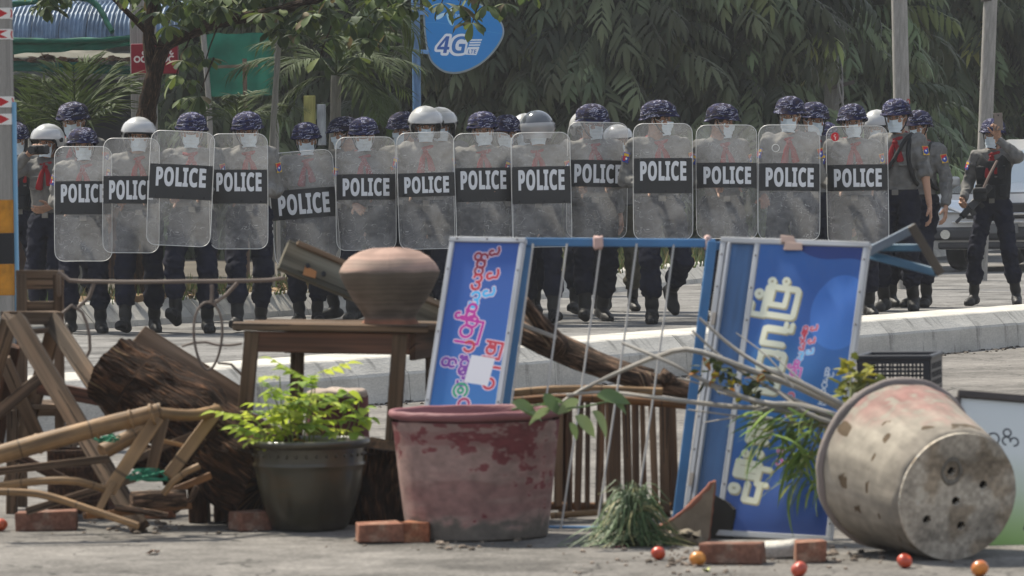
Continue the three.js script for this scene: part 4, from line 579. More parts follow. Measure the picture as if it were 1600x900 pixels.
const scarfGeo = (() => { const ring = tube(Array.from({ length: 17 }, (_, i) => { const a = i / 16 * 2 * Math.PI; return V(0.079 * Math.sin(a), 1.447 - 0.03 * Math.cos(a) + 0.006 * Math.sin(a * 3), -0.022 + 0.088 * Math.cos(a)); }), 0.021, { m: 8, n: 40, rough: 0.25, freq: 12 });
  return join([ring, new THREE.SphereGeometry(0.021, 12, 8).scale(1.15, 1, 0.8).translate(0, 1.395, 0.093), ribbon([V(0, 1.395, 0.096), V(-0.022, 1.34, 0.116), V(-0.034, 1.26, 0.131), V(-0.046, 1.2, 0.133)], 0.03), ribbon([V(0, 1.395, 0.094), V(0.03, 1.34, 0.114), V(0.045, 1.28, 0.127), V(0.054, 1.235, 0.13)], 0.028)]); })();
function ik(a, c, l1, l2, pole) { const d = c.clone().sub(a), L = Math.min(d.length(), (l1 + l2) * 0.999), u = d.clone().normalize(), x = (l1 * l1 - l2 * l2 + L * L) / (2 * L), h = Math.sqrt(Math.max(0, l1 * l1 - x * x)), p = pole.clone().addScaledVector(u, -pole.dot(u)).normalize(); return a.clone().addScaledVector(u, x).addScaledVector(p, h); }
const LEGS = { // ankles (left is +x when the person faces +z) and foot pitch
  stand: [[0.12, 0.092, 0.0, 0], [-0.12, 0.092, 0.02, 0]], wide: [[0.21, 0.092, -0.02, 0], [-0.2, 0.092, 0.05, 0]], close: [[0.07, 0.092, 0.03, 0], [-0.08, 0.092, -0.03, 0]],
  stepR: [[0.09, 0.10, -0.18, -0.12], [-0.11, 0.10, 0.24, 0.25]], stepL: [[0.11, 0.10, 0.24, 0.25], [-0.09, 0.10, -0.18, -0.12]], kickR: [[0.1, 0.092, 0.0, 0], [-0.13, 0.16, 0.22, 0.5]], backL: [[0.13, 0.25, -0.26, -0.8], [-0.08, 0.092, 0.08, 0]],
};
function person(o) {
  reseed(o.seed ?? Math.round(o.px * 3 + o.d * 100)); const p0 = at(o.px, 300, o.d), h = at(o.hx ?? o.px, o.top, o.d).y, S = h / (o.riot ? 1.77 : 1.765), sd = rnd() * 50, far = o.far;
  const t = thing('person', o.label, 'person', [p0.x, 0, p0.z], o.yaw ?? 0, o.group); { const wv = S * (o.bare ? 1 : rr(0.95, 1.07)); t.scale.set(wv, S, wv); }
  const turn = V(0, 0, 0), shL = V(0.178, 1.405, -0.015), shR = V(-0.178, 1.405, -0.015), legs = LEGS[o.legs ?? 'stand'];
  const wl = V(...(o.handL ?? [0.26, 0.86, 0.06])), wr = V(...(o.handR ?? [-0.26, 0.86, 0.06]));
  const elbow = (s, w, side) => ik(s, w, 0.285, 0.265, V(...(side > 0 ? o.poleL ?? [0.32, -0.7, -0.5] : o.poleR ?? [-0.32, -0.7, -0.5])));
  const eL = elbow(shL, wl, 1), eR = elbow(shR, wr, -1); const reach = (e, w) => e.clone().addScaledVector(w.clone().sub(e).normalize(), 0.265); const hl = reach(eL, wl), hr = reach(eR, wr);
  const hipL = V(0.088, 0.905, 0), hipR = V(-0.088, 0.905, 0), lift = Math.min(0, ...[[hipL, legs[0]], [hipR, legs[1]]].map(([q, a]) => 0.875 - q.distanceTo(V(a[0], a[1], a[2]))));
  const A = [V(...legs[0].slice(0, 3)), V(...legs[1].slice(0, 3))], K = [ik(hipL, A[0], 0.435, 0.425, V(0.15, 0, 1)), ik(hipR, A[1], 0.435, 0.425, V(-0.15, 0, 1))];
  const Hc = V(0, 1.6, 0.012).add(V(o.lean ?? 0, 0, 0)), headM = new THREE.Matrix4().compose(Hc, new THREE.Quaternion().setFromEuler(new THREE.Euler((o.nod ?? 0) + rr(-0.04, 0.1), (o.head ?? 0) + rr(-0.12, 0.12), o.tilt ?? rr(-0.08, 0.08), 'YXZ')), V(0.96, 0.96, 0.96));
  // body: one skin from head to ankles
  const skin = [rc(V(0, 0.97, 0), 0.115, V(0, 1.25, 0), 0.135, 0.66), rc(V(-0.12, 1.38, -0.01), 0.062, V(0.12, 1.38, -0.01), 0.062), rc(V(0, 1.36, -0.02), 0.07, V(0, 1.47, -0.015), 0.052), rc(shL, 0.045, eL, 0.036), rc(eL, 0.036, hl, 0.025), rc(shR, 0.045, eR, 0.036), rc(eR, 0.036, hr, 0.025),
    rc(hipL, 0.08, K[0], 0.05), rc(K[0], 0.05, A[0], 0.036), rc(hipR, 0.08, K[1], 0.05), rc(K[1], 0.05, A[1], 0.036)];
  const [lo, hi] = bounds(skin), tone = o.tone ?? 1, bodyG = colorBy(nets(field(skin, 0.03), lo, hi, o.bare ? 0.014 : 0.022), () => P.skin);
  const place = (g, w, e, palm) => { const y = w.clone().sub(e).normalize(), z = palm.clone().addScaledVector(y, -palm.dot(y)).normalize(), x = y.clone().cross(z); return g.clone().applyMatrix4(new THREE.Matrix4().makeBasis(x, y, z).setPosition(w.clone().addScaledVector(y, 0.02))); };
  const bodyM = [headGeo.clone().applyMatrix4(headM), bodyG, place(hands[(o.gripL ?? 'relaxed') + 'L'], o.dirL ? wl : hl, o.dirL ? wl.clone().sub(V(...o.dirL)) : eL, V(...(o.palmL ?? [-1, 0, 0.2]))), place(hands[o.gripR ?? 'relaxed'], o.dirR ? wr : hr, o.dirR ? wr.clone().sub(V(...o.dirR)) : eR, V(...(o.palmR ?? [1, 0, 0.2])))];
  const bg = join(bodyM); { const c = bg.attributes.color.array; for (let i = 0; i < c.length; i++) c[i] *= tone; } part('body', bg, P.body, t);
  part('hair', hairGeo.clone().applyMatrix4(headM), P.hair, t);
  // shirt
  const cutL = o.bare ? 0.12 : 0.97, cutR = cutL, sh = [rc(V(0, 0.98, 0), 0.142, V(0, 1.27, 0.005), 0.166, 0.68), rc(V(-0.135, 1.385, -0.012), 0.072, V(0.135, 1.385, -0.012), 0.072), rc(V(-0.06, 1.42, -0.02), 0.05, V(0.06, 1.42, -0.02), 0.05)];
  const core = field(sh, 0.07), arm = (s, e, w, c) => { const u = w.clone().sub(e), b = [rc(s, 0.068, e, 0.055), rc(e, 0.055, w, 0.043)], f = field(b, 0.03), n = u.clone().normalize(), q = e.clone().addScaledVector(u, c); return (x, y, z) => Math.max(f(x, y, z), n.x * (x - q.x) + n.y * (y - q.y) + n.z * (z - q.z) - (Math.hypot(x - e.x, y - e.y, z - e.z) > 0.4 ? 9 : 0)); };
  const aL = arm(shL, eL, hl, cutL), aR = arm(shR, eR, hr, cutR);
  const shirtF = folds((x, y, z) => Math.max(smin(smin(core(x, y, z), aL(x, y, z), 0.035), aR(x, y, z), 0.035), 0.95 - y + (Math.abs(x) > 0.19 ? -9 : 0)), 0.0115, 8, 12, sd);
  const sb = bounds([...sh, rc(shL, 0.07, eL, 0.06), rc(eL, 0.06, hl, 0.05), rc(shR, 0.07, eR, 0.06), rc(eR, 0.06, hr, 0.05)]);
  const shirt = part('shirt', nets(shirtF, ...sb, far ? 0.018 : 0.0125), o.pale ? P.shirtB : P.shirt, t);
  if (!o.plain) {
    for (const s of [-1, 1]) { part('epaulette', rbox(0.05, 0.012, 0.11, 0.005, 0, 0, 0).rotateY(Math.PI / 2).rotateZ(-s * 0.35).translate(s * 0.125, 1.452, -0.015), P.shirtB, shirt); part('pocket', rbox(0.105, 0.115, 0.012, 0.005).rotateY(s * 0.25).rotateX(-0.06).translate(s * 0.082, 1.26, 0.112), P.shirt, shirt); }
    for (const [s, e, sg, m] of [[shL, eL, 1, P.patch], [shR, eR, -1, P.patchB]]) { const u = e.clone().sub(s).normalize(), n = V(sg * 0.75, 0, 0.66).addScaledVector(u, -V(sg * 0.75, 0, 0.66).dot(u)).normalize(), y = u.clone().negate(), x = y.clone().cross(n); const g = rbox(0.062, 0.08, 0.008, 0.003); part('shoulder_patch', g.applyMatrix4(new THREE.Matrix4().makeBasis(x, y, n).setPosition(s.clone().lerp(e, 0.36).addScaledVector(n, 0.066))), m, shirt); }
  }
  if (o.scarf !== false) part('neckerchief', scarfGeo, P.scarf, t);
  // trousers, belt, boots
  const leg = (hp, k, a) => { const u = a.clone().sub(k), n = u.clone().normalize(), q = k.clone().addScaledVector(u, 0.62), f = field([rc(hp, 0.1, k, 0.076), rc(k, 0.074, k.clone().addScaledVector(u, 0.5), 0.074), rc(k.clone().addScaledVector(u, 0.5), 0.078, q, 0.07)], 0.03); return (x, y, z) => Math.max(f(x, y, z), n.x * (x - q.x) + n.y * (y - q.y) + n.z * (z - q.z) - 0.03 - (y > 0.7 ? 9 : 0)); };
  const l0 = leg(hipL, K[0], A[0]), l1 = leg(hipR, K[1], A[1]), pel = field([rc(V(-0.05, 0.93, 0), 0.11, V(0.05, 0.93, 0), 0.11, 0.95), rc(V(0, 0.97, 0), 0.142, V(0, 1.0, 0), 0.142, 0.72)], 0.05);
  const trF = folds((x, y, z) => Math.max(smin(Math.min(l0(x, y, z), l1(x, y, z)), pel(x, y, z), 0.05), y - 1.0), 0.013, 9, 15, sd + 9);
  const tb = bounds([rc(hipL, 0.13, K[0], 0.08), rc(K[0], 0.08, A[0], 0.08), rc(hipR, 0.13, K[1], 0.08), rc(K[1], 0.08, A[1], 0.08), rc(V(-0.05, 0.97, 0), 0.12, V(0.05, 0.97, 0), 0.12)]);
  part('trousers', nets(trF, ...tb, far ? 0.018 : 0.0125), o.camoTrousers ? P.camoTrousers : P.trousers, t);
  const belt = part('belt', new THREE.CylinderGeometry(0.15, 0.152, 0.045, 36, 1, true).scale(1, 1, 0.73).translate(0, 0.985, 0), P.strap, t); part('buckle', rbox(0.055, 0.045, 0.012, 0.004, 0, 0.985, 0.113), P.buckle, belt);
  [0, 1].forEach((i) => { const a = A[i], k = K[i], ph = legs[i][3], f0 = V(i ? -0.22 : 0.22, 0, 1).normalize(), f = f0.clone().multiplyScalar(Math.cos(ph)).add(V(0, Math.sin(ph), 0)), n = V(0, 1, 0).multiplyScalar(Math.cos(ph)).addScaledVector(f0, -Math.sin(ph)), u = k.clone().sub(a);
    const pt = (x, y) => a.clone().addScaledVector(f, x).addScaledVector(n, y), B = [rc(a.clone().addScaledVector(u, 0.52), 0.057, a.clone().addScaledVector(u, 0.08), 0.05), rc(pt(-0.045, -0.04), 0.042, pt(0.02, -0.035), 0.044), rc(pt(0.02, -0.035), 0.046, pt(0.12, -0.062), 0.042), rc(pt(0.12, -0.062), 0.042, pt(0.17, -0.064), 0.033)], fb = field(B, 0.03), [l, hh] = bounds(B, 0.02);
    const bt = part('boot', nets((x, y, z) => { const q = n.x * (x - a.x) + n.y * (y - a.y) + n.z * (z - a.z) + 0.088; return Math.max(fb(x, y, z) + (q < 0.022 && q > 0.017 ? 0.004 : 0) + 0.0025 * Math.sin(q * 75) * sstep(0.06, 0.1, q), -q); }, l, hh, far ? 0.015 : 0.009), P.boot, t); });
  // head gear
  const hg = new THREE.Matrix4().copy(headM);
  if (o.riot) { const shell = part('helmet', riotShell.clone().applyMatrix4(hg), o.riot === 'dark' ? P.dark : P.white, t); part('helmet_trim', riotTrim.clone().applyMatrix4(hg), P.strap, shell); part('visor', (o.riot === 'dark' ? riotVisorDown : riotVisorUp).clone().applyMatrix4(hg), P.visor, shell); part('visor_hinge', visorHinge.clone().applyMatrix4(hg), P.strap, shell); part('ear_pad', earPad.clone().applyMatrix4(hg), P.strap, shell); }
  else { const turnH = camoHelmet.clone().rotateY(rr(-0.1, 0.1)); const uv = turnH.attributes.uv, off = rnd(); for (let i = 0; i < uv.count; i++) uv.setX(i, uv.getX(i) * 2 + off); const hm = part('helmet', turnH.applyMatrix4(hg), P.camo[Math.floor(rnd() * 3)], t); part('helmet_band', helmetBand.clone().applyMatrix4(hg), P.strap, hm); part('chin_strap', chinStrap.clone().applyMatrix4(hg), P.strap, hm); }
  if (o.mask !== false) { const m = part('face_mask', maskGeo.clone().applyMatrix4(hg), P.mask, t); for (const g of earLoop) part('ear_loop', g.clone().applyMatrix4(hg), P.loop, m); }
  if (o.straps) for (const s of [-1, 1]) part('strap', tube([V(s * 0.1, 1.2, -0.13), V(s * 0.12, 1.42, -0.08), V(s * 0.118, 1.462, -0.01), V(s * 0.115, 1.38, 0.085), V(s * 0.12, 1.25, 0.122), V(s * 0.15, 1.1, 0.09), V(s * 0.16, 1.05, -0.02)], 0.02, { m: 8, n: 30 }), P.strap, t);
  if (o.sling) part('sling', tube([V(0.13, 1.45, -0.06), V(0.1, 1.44, 0.06), V(0.0, 1.26, 0.135), V(-0.12, 1.08, 0.11), V(-0.17, 1.0, 0.0)], 0.017, { m: 8, n: 30 }), P.strap, t);
  if (o.vest) { const vf = folds(field([rc(V(0, 1.03, 0), 0.158, V(0, 1.28, 0.005), 0.18, 0.74), rc(V(-0.09, 1.36, 0), 0.075, V(0.09, 1.36, 0), 0.075)], 0.06), 0.004, 12, 12, 2); const vs = part('vest', nets((x, y, z) => Math.max(vf(x, y, z), 1.0 - y, y - 1.43, -(Math.hypot(x, (y - 1.46) * 0.9, (z - 0.05) * 0.7) - 0.1)), [-0.25, 0.97, -0.2], [0.25, 1.46, 0.2], 0.013), P.vest, t); for (const [x, y] of [[-0.1, 1.08], [0.0, 1.07], [0.1, 1.08], [-0.09, 1.25], [0.09, 1.25]]) part('pouch', rbox(0.085, 0.12, 0.045, 0.014, x, y, 0.145).rotateY(x * 1.2), P.vest, vs); }
  return t;
}

// ------------------------------------------------------------------ the officers
const HOLD = { handL: [0.10, 1.13, 0.19], handR: [-0.14, 1.10, 0.18], gripL: 'grip', gripR: 'grip', palmL: [0, -0.2, 1], palmR: [0, -0.2, 1] };
const G_FRONT = 'officers standing behind the riot shields';
const front = [
  { px: 131, d: 36.2, top: 198, legs: 'stand', label: 'officer in camouflage helmet behind the end shield nearest the striped post', head: 0.1 },
  { px: 218, hx: 222, d: 36.1, top: 181, riot: 'white', legs: 'stepR', label: 'officer in a white riot helmet behind the second shield from the striped post', head: 0.05 },
  { px: 301, hx: 305, d: 35.9, top: 174, legs: 'kickR', label: 'officer lifting one boot mid-step behind the third shield', head: 0.1 },
  { px: 388, hx: 396, d: 36.2, top: 173, legs: 'stepR', label: 'officer in camouflage helmet striding behind the fourth shield', head: 0.15, yaw: 0.1 },
  { px: 480, hx: 470, d: 37.6, top: 190, legs: 'close', label: 'shorter officer behind the lowest tilted shield', head: -0.05 },
  { px: 570, hx: 564, d: 37.2, top: 182, legs: 'stepR', label: 'officer whose palm shows through the shield above the clay pot', head: -0.1, nod: 0.15, handR: [-0.08, 1.02, 0.16], gripR: 'flat', palmR: [0, 0.2, 1] },
  { px: 666, d: 37.0, top: 164, riot: 'white', legs: 'stand', label: 'officer in a shiny white riot helmet with blue mask left of centre', head: 0 },
  { px: 756, d: 37.0, top: 173, legs: 'stand', label: 'officer in camouflage helmet behind the shield above the narrow blue signboard', head: 0 },
  { px: 841, hx: 839, d: 36.9, top: 171, riot: 'dark', legs: 'stepL', label: 'officer in a dark riot helmet with lowered clear visor', head: 0 },
  { px: 926, hx: 938, d: 37.3, top: 161, legs: 'stepR', yaw: 0.15, label: 'officer turned aside striding behind the tenth shield, face in profile', head: 0.5 },
  { px: 1030, hx: 1031, d: 36.7, top: 155, legs: 'backL', label: 'officer with one boot swung back, head turned to the side', head: 1.0, yaw: 0.15 },
  { px: 1128, hx: 1138, d: 37.1, top: 160, legs: 'stand', yaw: 0.3, label: 'officer looking away behind the shield above the large blue banner edge', head: 0.75 },
  { px: 1236, hx: 1239, d: 37.1, top: 149, legs: 'stand', yaw: -0.15, label: 'tall officer with face fully above the thirteenth shield', head: -0.15, handR: [-0.2, 0.98, 0.2], gripR: 'flat', palmR: [0, 0.2, 1] },
  { px: 1333, hx: 1335, d: 37.5, top: 161, legs: 'stand', label: 'officer behind the shield with the round red emblem', head: -0.1 },
];
front.forEach((f, i) => person({ ...HOLD, tone: 0.85 + 0.25 * ((i * 37) % 10) / 10, pale: i % 3 === 0, ...f, group: G_FRONT }));
const G_REAR = 'officers without shields';
person({ px: 1403, hx: 1393, d: 38.9, top: 153, label: 'bare-forearmed officer without shield, black straps and red neckerchief, beside the end shield', legs: 'stand', yaw: -0.3, head: -0.15, straps: true, sling: true, bare: true, handL: [0.29, 0.87, 0.12], handR: [-0.2, 0.9, 0.2], seed: 71, group: G_REAR });
person({ px: 1437, hx: 1429, d: 40.0, top: 171, label: 'officer with shoulder patch turned towards the line, behind the bare-forearmed officer', legs: 'close', yaw: -0.5, head: -0.3, straps: true, handL: [0.3, 0.9, 0.12], seed: 72, group: G_REAR });
const phoneMan = person({ px: 1553, hx: 1550, d: 40.2, top: 184, label: 'officer in black vest holding up a phone before the parked car', legs: 'wide', yaw: -0.3, head: -0.25, vest: true, handL: [0.10, 1.56, 0.30], poleL: [0.9, -0.7, 0], gripL: 'hold', palmL: [-0.3, 0, 1], dirL: [0, 0.95, 0.2], handR: [-0.27, 1.0, 0.2], gripR: 'grip', palmR: [0.6, 0, 0.6], seed: 73, group: G_REAR });
const camMan = person({ px: 77, hx: 75, d: 36.9, top: 192, riot: 'white', label: 'officer in white riot helmet filming with a black video camera', legs: 'close', yaw: -0.25, head: -0.1, handR: [-0.09, 1.5, 0.25], handL: [0.1, 1.06, 0.24], gripR: 'hold', poleR: [-0.8, -0.7, 0], palmR: [0.6, 0, 0.4], gripL: 'relaxed', palmL: [-0.4, 0.4, -0.6], scarf: true, seed: 74, group: G_REAR, mask: true });
person({ px: 117, d: 39.4, top: 158, label: 'officer in camouflage helmet standing behind the filming officer', far: true, seed: 75, group: G_REAR });
person({ px: 24, d: 38.4, top: 190, label: 'officer in dark vest half hidden by the striped post', vest: true, legs: 'wide', yaw: 0.4, far: true, seed: 76, group: G_REAR });
const rear = [
  [541, 38.9, 181, 'officer in camouflage helmet seen over the shoulder of the sixth shield bearer', { head: -0.8, yaw: -0.6 }],
  [634, 38.8, 173, 'officer in camouflage helmet just left of the shiny white helmet', { head: -0.5, yaw: -0.4 }],
  [689, 39.3, 166, 'officer in white riot helmet half hidden behind the shiny white helmet', { riot: 'white' }],
  [793, 38.8, 178, 'officer in camouflage helmet between the eighth and ninth shields', { head: -0.1 }],
  [822, 39.6, 176, 'officer in pale riot helmet behind the dark visored helmet', { riot: 'white', head: -0.4 }],
  [918, 39.2, 171, 'officer in white riot helmet behind the profile officer', { riot: 'white', head: 0.3 }],
  [966, 40.0, 193, 'officer in camouflage trousers and white helmet between the tenth and eleventh shields', { riot: 'white', camoTrousers: true, head: 0.2 }],
  [1272, 38.7, 158, 'officer in camouflage helmet behind the tall officer', { head: 0.2, legs: 'stand' }],
  [1292, 39.6, 190, 'shorter masked officer in blue camouflage helmet between the two end shields', { head: -0.1 }],
  [1371, 40.2, 170, 'officer in white riot helmet between the emblem shield and the bare-forearmed officer', { riot: 'white', head: -0.2 }],
  [648, 40.3, 203, 'short officer in camouflage helmet hidden behind the shiny white helmet', {}],
];
rear.forEach(([px, d, top, label, o], i) => person({ px, d, top, label, far: true, seed: 200 + i, group: G_REAR, legs: ['stand', 'close', 'stepR'][i % 3], ...o }));

// things the officers hold
{
  const s = 40.2 / FPX, p = at(1560, 190, 39.86), t = thing('mobile_phone', 'bronze mobile phone held up by the officer before the car', 'phone', p, 0.1);
  part('case', rbox(0.078, 0.155, 0.009, 0.004), mat([0.16, 0.13, 0.11], 0.35, { metalness: 0.4 }), t); part('camera_lens', mv(new THREE.CylinderGeometry(0.008, 0.008, 0.004, 16).rotateX(Math.PI / 2), 0, 0.055, 0.006), M.blackMetal, t); part('screen', rbox(0.07, 0.14, 0.002, 0.001, 0, 0, -0.006), M.blackMetal, t); t.rotation.z = 0.05;
  const a = at(1549, 288, 39.9), b = at(1490, 352, 39.72), dir = b.clone().sub(a).normalize(), r = thing('gun', 'black gun pointing down from the side of the officer with the phone', 'gun', a); const q = (k, dx = 0, dy = 0) => dir.clone().multiplyScalar(k).add(V(dx, dy, 0.02));
  part('stock', bar(q(0.02), q(0.16), 0.06, 0.04, { r: 0.012 }), P.strap, r); part('receiver', bar(q(0.15), q(0.32), 0.07, 0.045, { r: 0.01 }), M.blackMetal, r); part('handguard', bar(q(0.32), q(0.43), 0.058, 0.05, { r: 0.015 }), P.strap, r); part('barrel', tube([q(0.4), q(0.5)], 0.016), M.blackMetal, r); part('magazine', bar(q(0.3), q(0.3, 0.03, -0.07), 0.05, 0.025), M.blackMetal, r); part('grip', bar(q(0.2), q(0.2, 0.05, -0.07), 0.035, 0.03), P.strap, r);
  const bag = at(1531, 304, 39.78), bt = thing('sling_bag', 'black pouch bag with straps hanging at the phone-holding officer\'s side', 'bag', bag); part('pouch', warp(rbox(0.12, 0.12, 0.08, 0.038), 0.008, 9, 4), P.vest, bt); part('flap', warp(rbox(0.123, 0.055, 0.088, 0.026, 0, 0.035, 0.004), 0.006, 9, 8), P.strap, bt); part('strap', tube([V(0.03, 0.05, 0.01), V(0.08, 0.16, 0.01), V(0.16, 0.3, -0.03)], 0.011), mat([0.20, 0.15, 0.13], 0.9), bt);
  const c = at(61, 234, 36.55), v = thing('video_camera', 'black handheld video camera raised in front of the white-helmeted officer', 'video camera', c, -0.3); part('body', rbox(0.15, 0.075, 0.075, 0.014), P.strap, v); part('lens', mv(new THREE.CylinderGeometry(0.03, 0.033, 0.07, 20).rotateX(Math.PI / 2), -0.03, 0, 0.065), M.blackMetal, v); part('screen_flap', rbox(0.01, 0.06, 0.1, 0.004, 0.085, 0, 0.04), M.blackMetal, v); part('hand_strap', tube([V(-0.07, 0.02, 0.02), V(-0.1, 0, 0), V(-0.07, -0.03, 0)], 0.008), P.strap, v);
}

// ------------------------------------------------------------------ riot shields
const scratchMap = tex(512, 512, (u, v) => { const f = fbm(u, v, 3, 3, 5, 5), blob = sstep(0.45, 0.75, fbm(u, v, 4, 4, 77, 5)); let k = 0.95 - 0.07 * blob - 0.16 * (f - 0.45) - 0.16 * (fbm(u, v, 24, 24, 91, 3) - 0.5) - (Math.abs(fbm(u, v, 7, 9, 191, 3) - 0.5) < 0.004 ? 0.2 : 0); return [k, k, k]; }, false);
const shieldM = mat([0.84, 0.835, 0.82], 0.27, { transmission: 0.97, transmissionMap: scratchMap }); shieldM.specularIntensity = 0.9;
const shieldEdge = mat([0.66, 0.66, 0.64], 0.4);
const policeTex = (hFrac, seed) => canvasTex(768, Math.round(768 * hFrac), (x, w, h) => { reseed(seed); x.fillStyle = '#141517'; x.fillRect(0, 0, w, h); for (let i = 0; i < 500; i++) { x.fillStyle = `rgba(120,120,120,${rr(0.02, 0.09)})`; x.fillRect(rnd() * w, rnd() * h, rr(2, 40), rr(1, 2)); }
  x.save(); x.fillStyle = '#d3d5d8'; x.font = 'bold 300px sans-serif'; const tw = x.measureText('POLICE').width; const th = 217; const H = 232; x.translate(w * 0.09, hFrac > 0.5 ? h * 0.62 : h * 0.5 + H * 0.5); x.scale(w * 0.82 / (tw + 40), H / th); let cx = 0; x.lineWidth = 15; x.strokeStyle = '#d3d5d8'; x.lineJoin = 'miter'; for (const ch of 'POLICE') { x.fillText(ch, cx, 0); x.strokeText(ch, cx, 0); cx += x.measureText(ch).width + 8; } x.restore();
  for (let i = 0; i < 160; i++) { x.fillStyle = `rgba(20,21,23,${rr(0.1, 0.5)})`; x.fillRect(rnd() * w, rnd() * h, rr(1, 9), rr(1, 3)); } });
const bandMats = [0.46, 0.58].map((k, i) => mat([0.95, 0.95, 0.95], 0.5, { map: policeTex(k, 50 + i) }));
const bend = (x) => -x * x / (2 * 0.62);
function shield(i, [x0, x1, y0, y1, b0, b1, tilt, d], label) {
  reseed(600 + i); const c = at((x0 + x1) / 2, (y0 + y1) / 2, d), k = d / FPX, w = (x1 - x0) * k / 2, h = (y1 - y0) * k / 2, R = 0.075;
  const t = thing('riot_shield', label, 'riot shield', c, rr(-0.06, 0.06), 'police riot shields held in a line'); t.rotation.z = -tilt; t.rotation.x = -0.05 + rr(-0.03, 0.03);
  const half = (y) => { const e = h - Math.abs(y); return e < R ? w - R + Math.sqrt(Math.max(0, R * R - (R - e) * (R - e))) : w; };
  const patch = (ya, yb, dz, n, m, hw) => { const pos = [], uv = [], idx = [], uo = rnd(), vo = rnd(); for (let j = 0; j <= m; j++) for (let q = 0; q <= n; q++) { const s = j / m, y = hw ? lerp(ya, yb, s) : lerp(ya, yb, 0.5 - 0.5 * Math.cos(s * Math.PI)), W = hw ?? half(clamp(y, -h + 0.0006, h - 0.0006)), x = (q / n * 2 - 1) * W; pos.push(x, y, bend(x) + dz); uv.push(hw ? q / n : x * 1.6 + uo, hw ? s : y * 1.6 + vo); } for (let j = 0; j < m; j++) for (let q = 0; q < n; q++) { const a = j * (n + 1) + q; idx.push(a, a + 1, a + n + 1, a + 1, a + n + 2, a + n + 1); } const g = new THREE.BufferGeometry(); g.setAttribute('position', new THREE.Float32BufferAttribute(pos, 3)); g.setAttribute('uv', new THREE.Float32BufferAttribute(uv, 2)); g.setIndex(idx); g.computeVertexNormals(); return g; };
  part('panel', patch(-h, h, 0, 20, 40), shieldM, t);
  const rim = []; for (let a = 0; a < 4; a++) for (let s = 0; s <= 6; s++) { const an = a * Math.PI / 2 + s / 6 * Math.PI / 2, sx = a === 0 || a === 3 ? 1 : -1, sy = a < 2 ? 1 : -1, x = sx * (w - R) + R * Math.cos(an), y = sy * (h - R) + R * Math.sin(an); rim.push(V(x, y, bend(x))); if (s === 6) { const nx = a === 0 ? [w - R, h] : 0; if (a === 0 || a === 2) for (let q = 1; q < 6; q++) { const X = (a === 0 ? 1 : -1) * (w - R) * (1 - q / 3); rim.push(V(X, sy * h, bend(X))); } } } rim.push(rim[0].clone());
  part('rim', tube(rim, 0.0027, { m: 5, n: 120 }), shieldEdge, t);
  const yb0 = h - (b0 - y0) * k, yb1 = h - (b1 - y0) * k, big = (b1 - b0) > 47; const band = part('police_band', patch(yb1, yb0, 0.006, 20, 3, w * 0.985), bandMats[big ? 1 : 0], t);
  const riv = new THREE.SphereGeometry(0.009, 10, 6).scale(1, 1, 0.6);
  for (const [fx, y] of [[-0.42, yb0 - 0.018], [0.42, yb0 - 0.018], [-0.42, yb1 + 0.02], [0.42, yb1 + 0.02], [0.05, yb1 + 0.02]]) { const x = fx * 2 * w * 0.96 * 0.96; part('rivet', mv(riv.clone(), x, y, bend(x) + 0.009), M.blackRubber, band); }
  part('arm_pad', rbox(0.3, 0.13, 0.03, 0.012, 0, (yb0 + yb1) / 2, -0.035), P.strap, t);
  part('handle', tube([V(0.05, (yb0 + yb1) / 2 - 0.08, -0.03), V(0.05, (yb0 + yb1) / 2 - 0.07, -0.085), V(0.05, (yb0 + yb1) / 2 + 0.07, -0.085), V(0.05, (yb0 + yb1) / 2 + 0.08, -0.03)], 0.013), P.strap, t);
  if (i === 13) part('emblem', mv(new THREE.CircleGeometry(0.036, 28), -w * 0.72 + 0.0, h - 0.085, bend(-w * 0.72) + 0.006).rotateY(0), mat([1, 1, 1], 0.6, { map: canvasTex(128, 128, (x) => { x.fillStyle = '#c8202a'; x.fillRect(0, 0, 128, 128); x.strokeStyle = '#f0dcd4'; x.lineWidth = 9; x.beginPath(); x.arc(64, 52, 17, 0.6, 5.2); x.stroke(); x.beginPath(); x.moveTo(72, 66); x.lineTo(66, 104); x.lineTo(58, 90); x.stroke(); }) }), t);
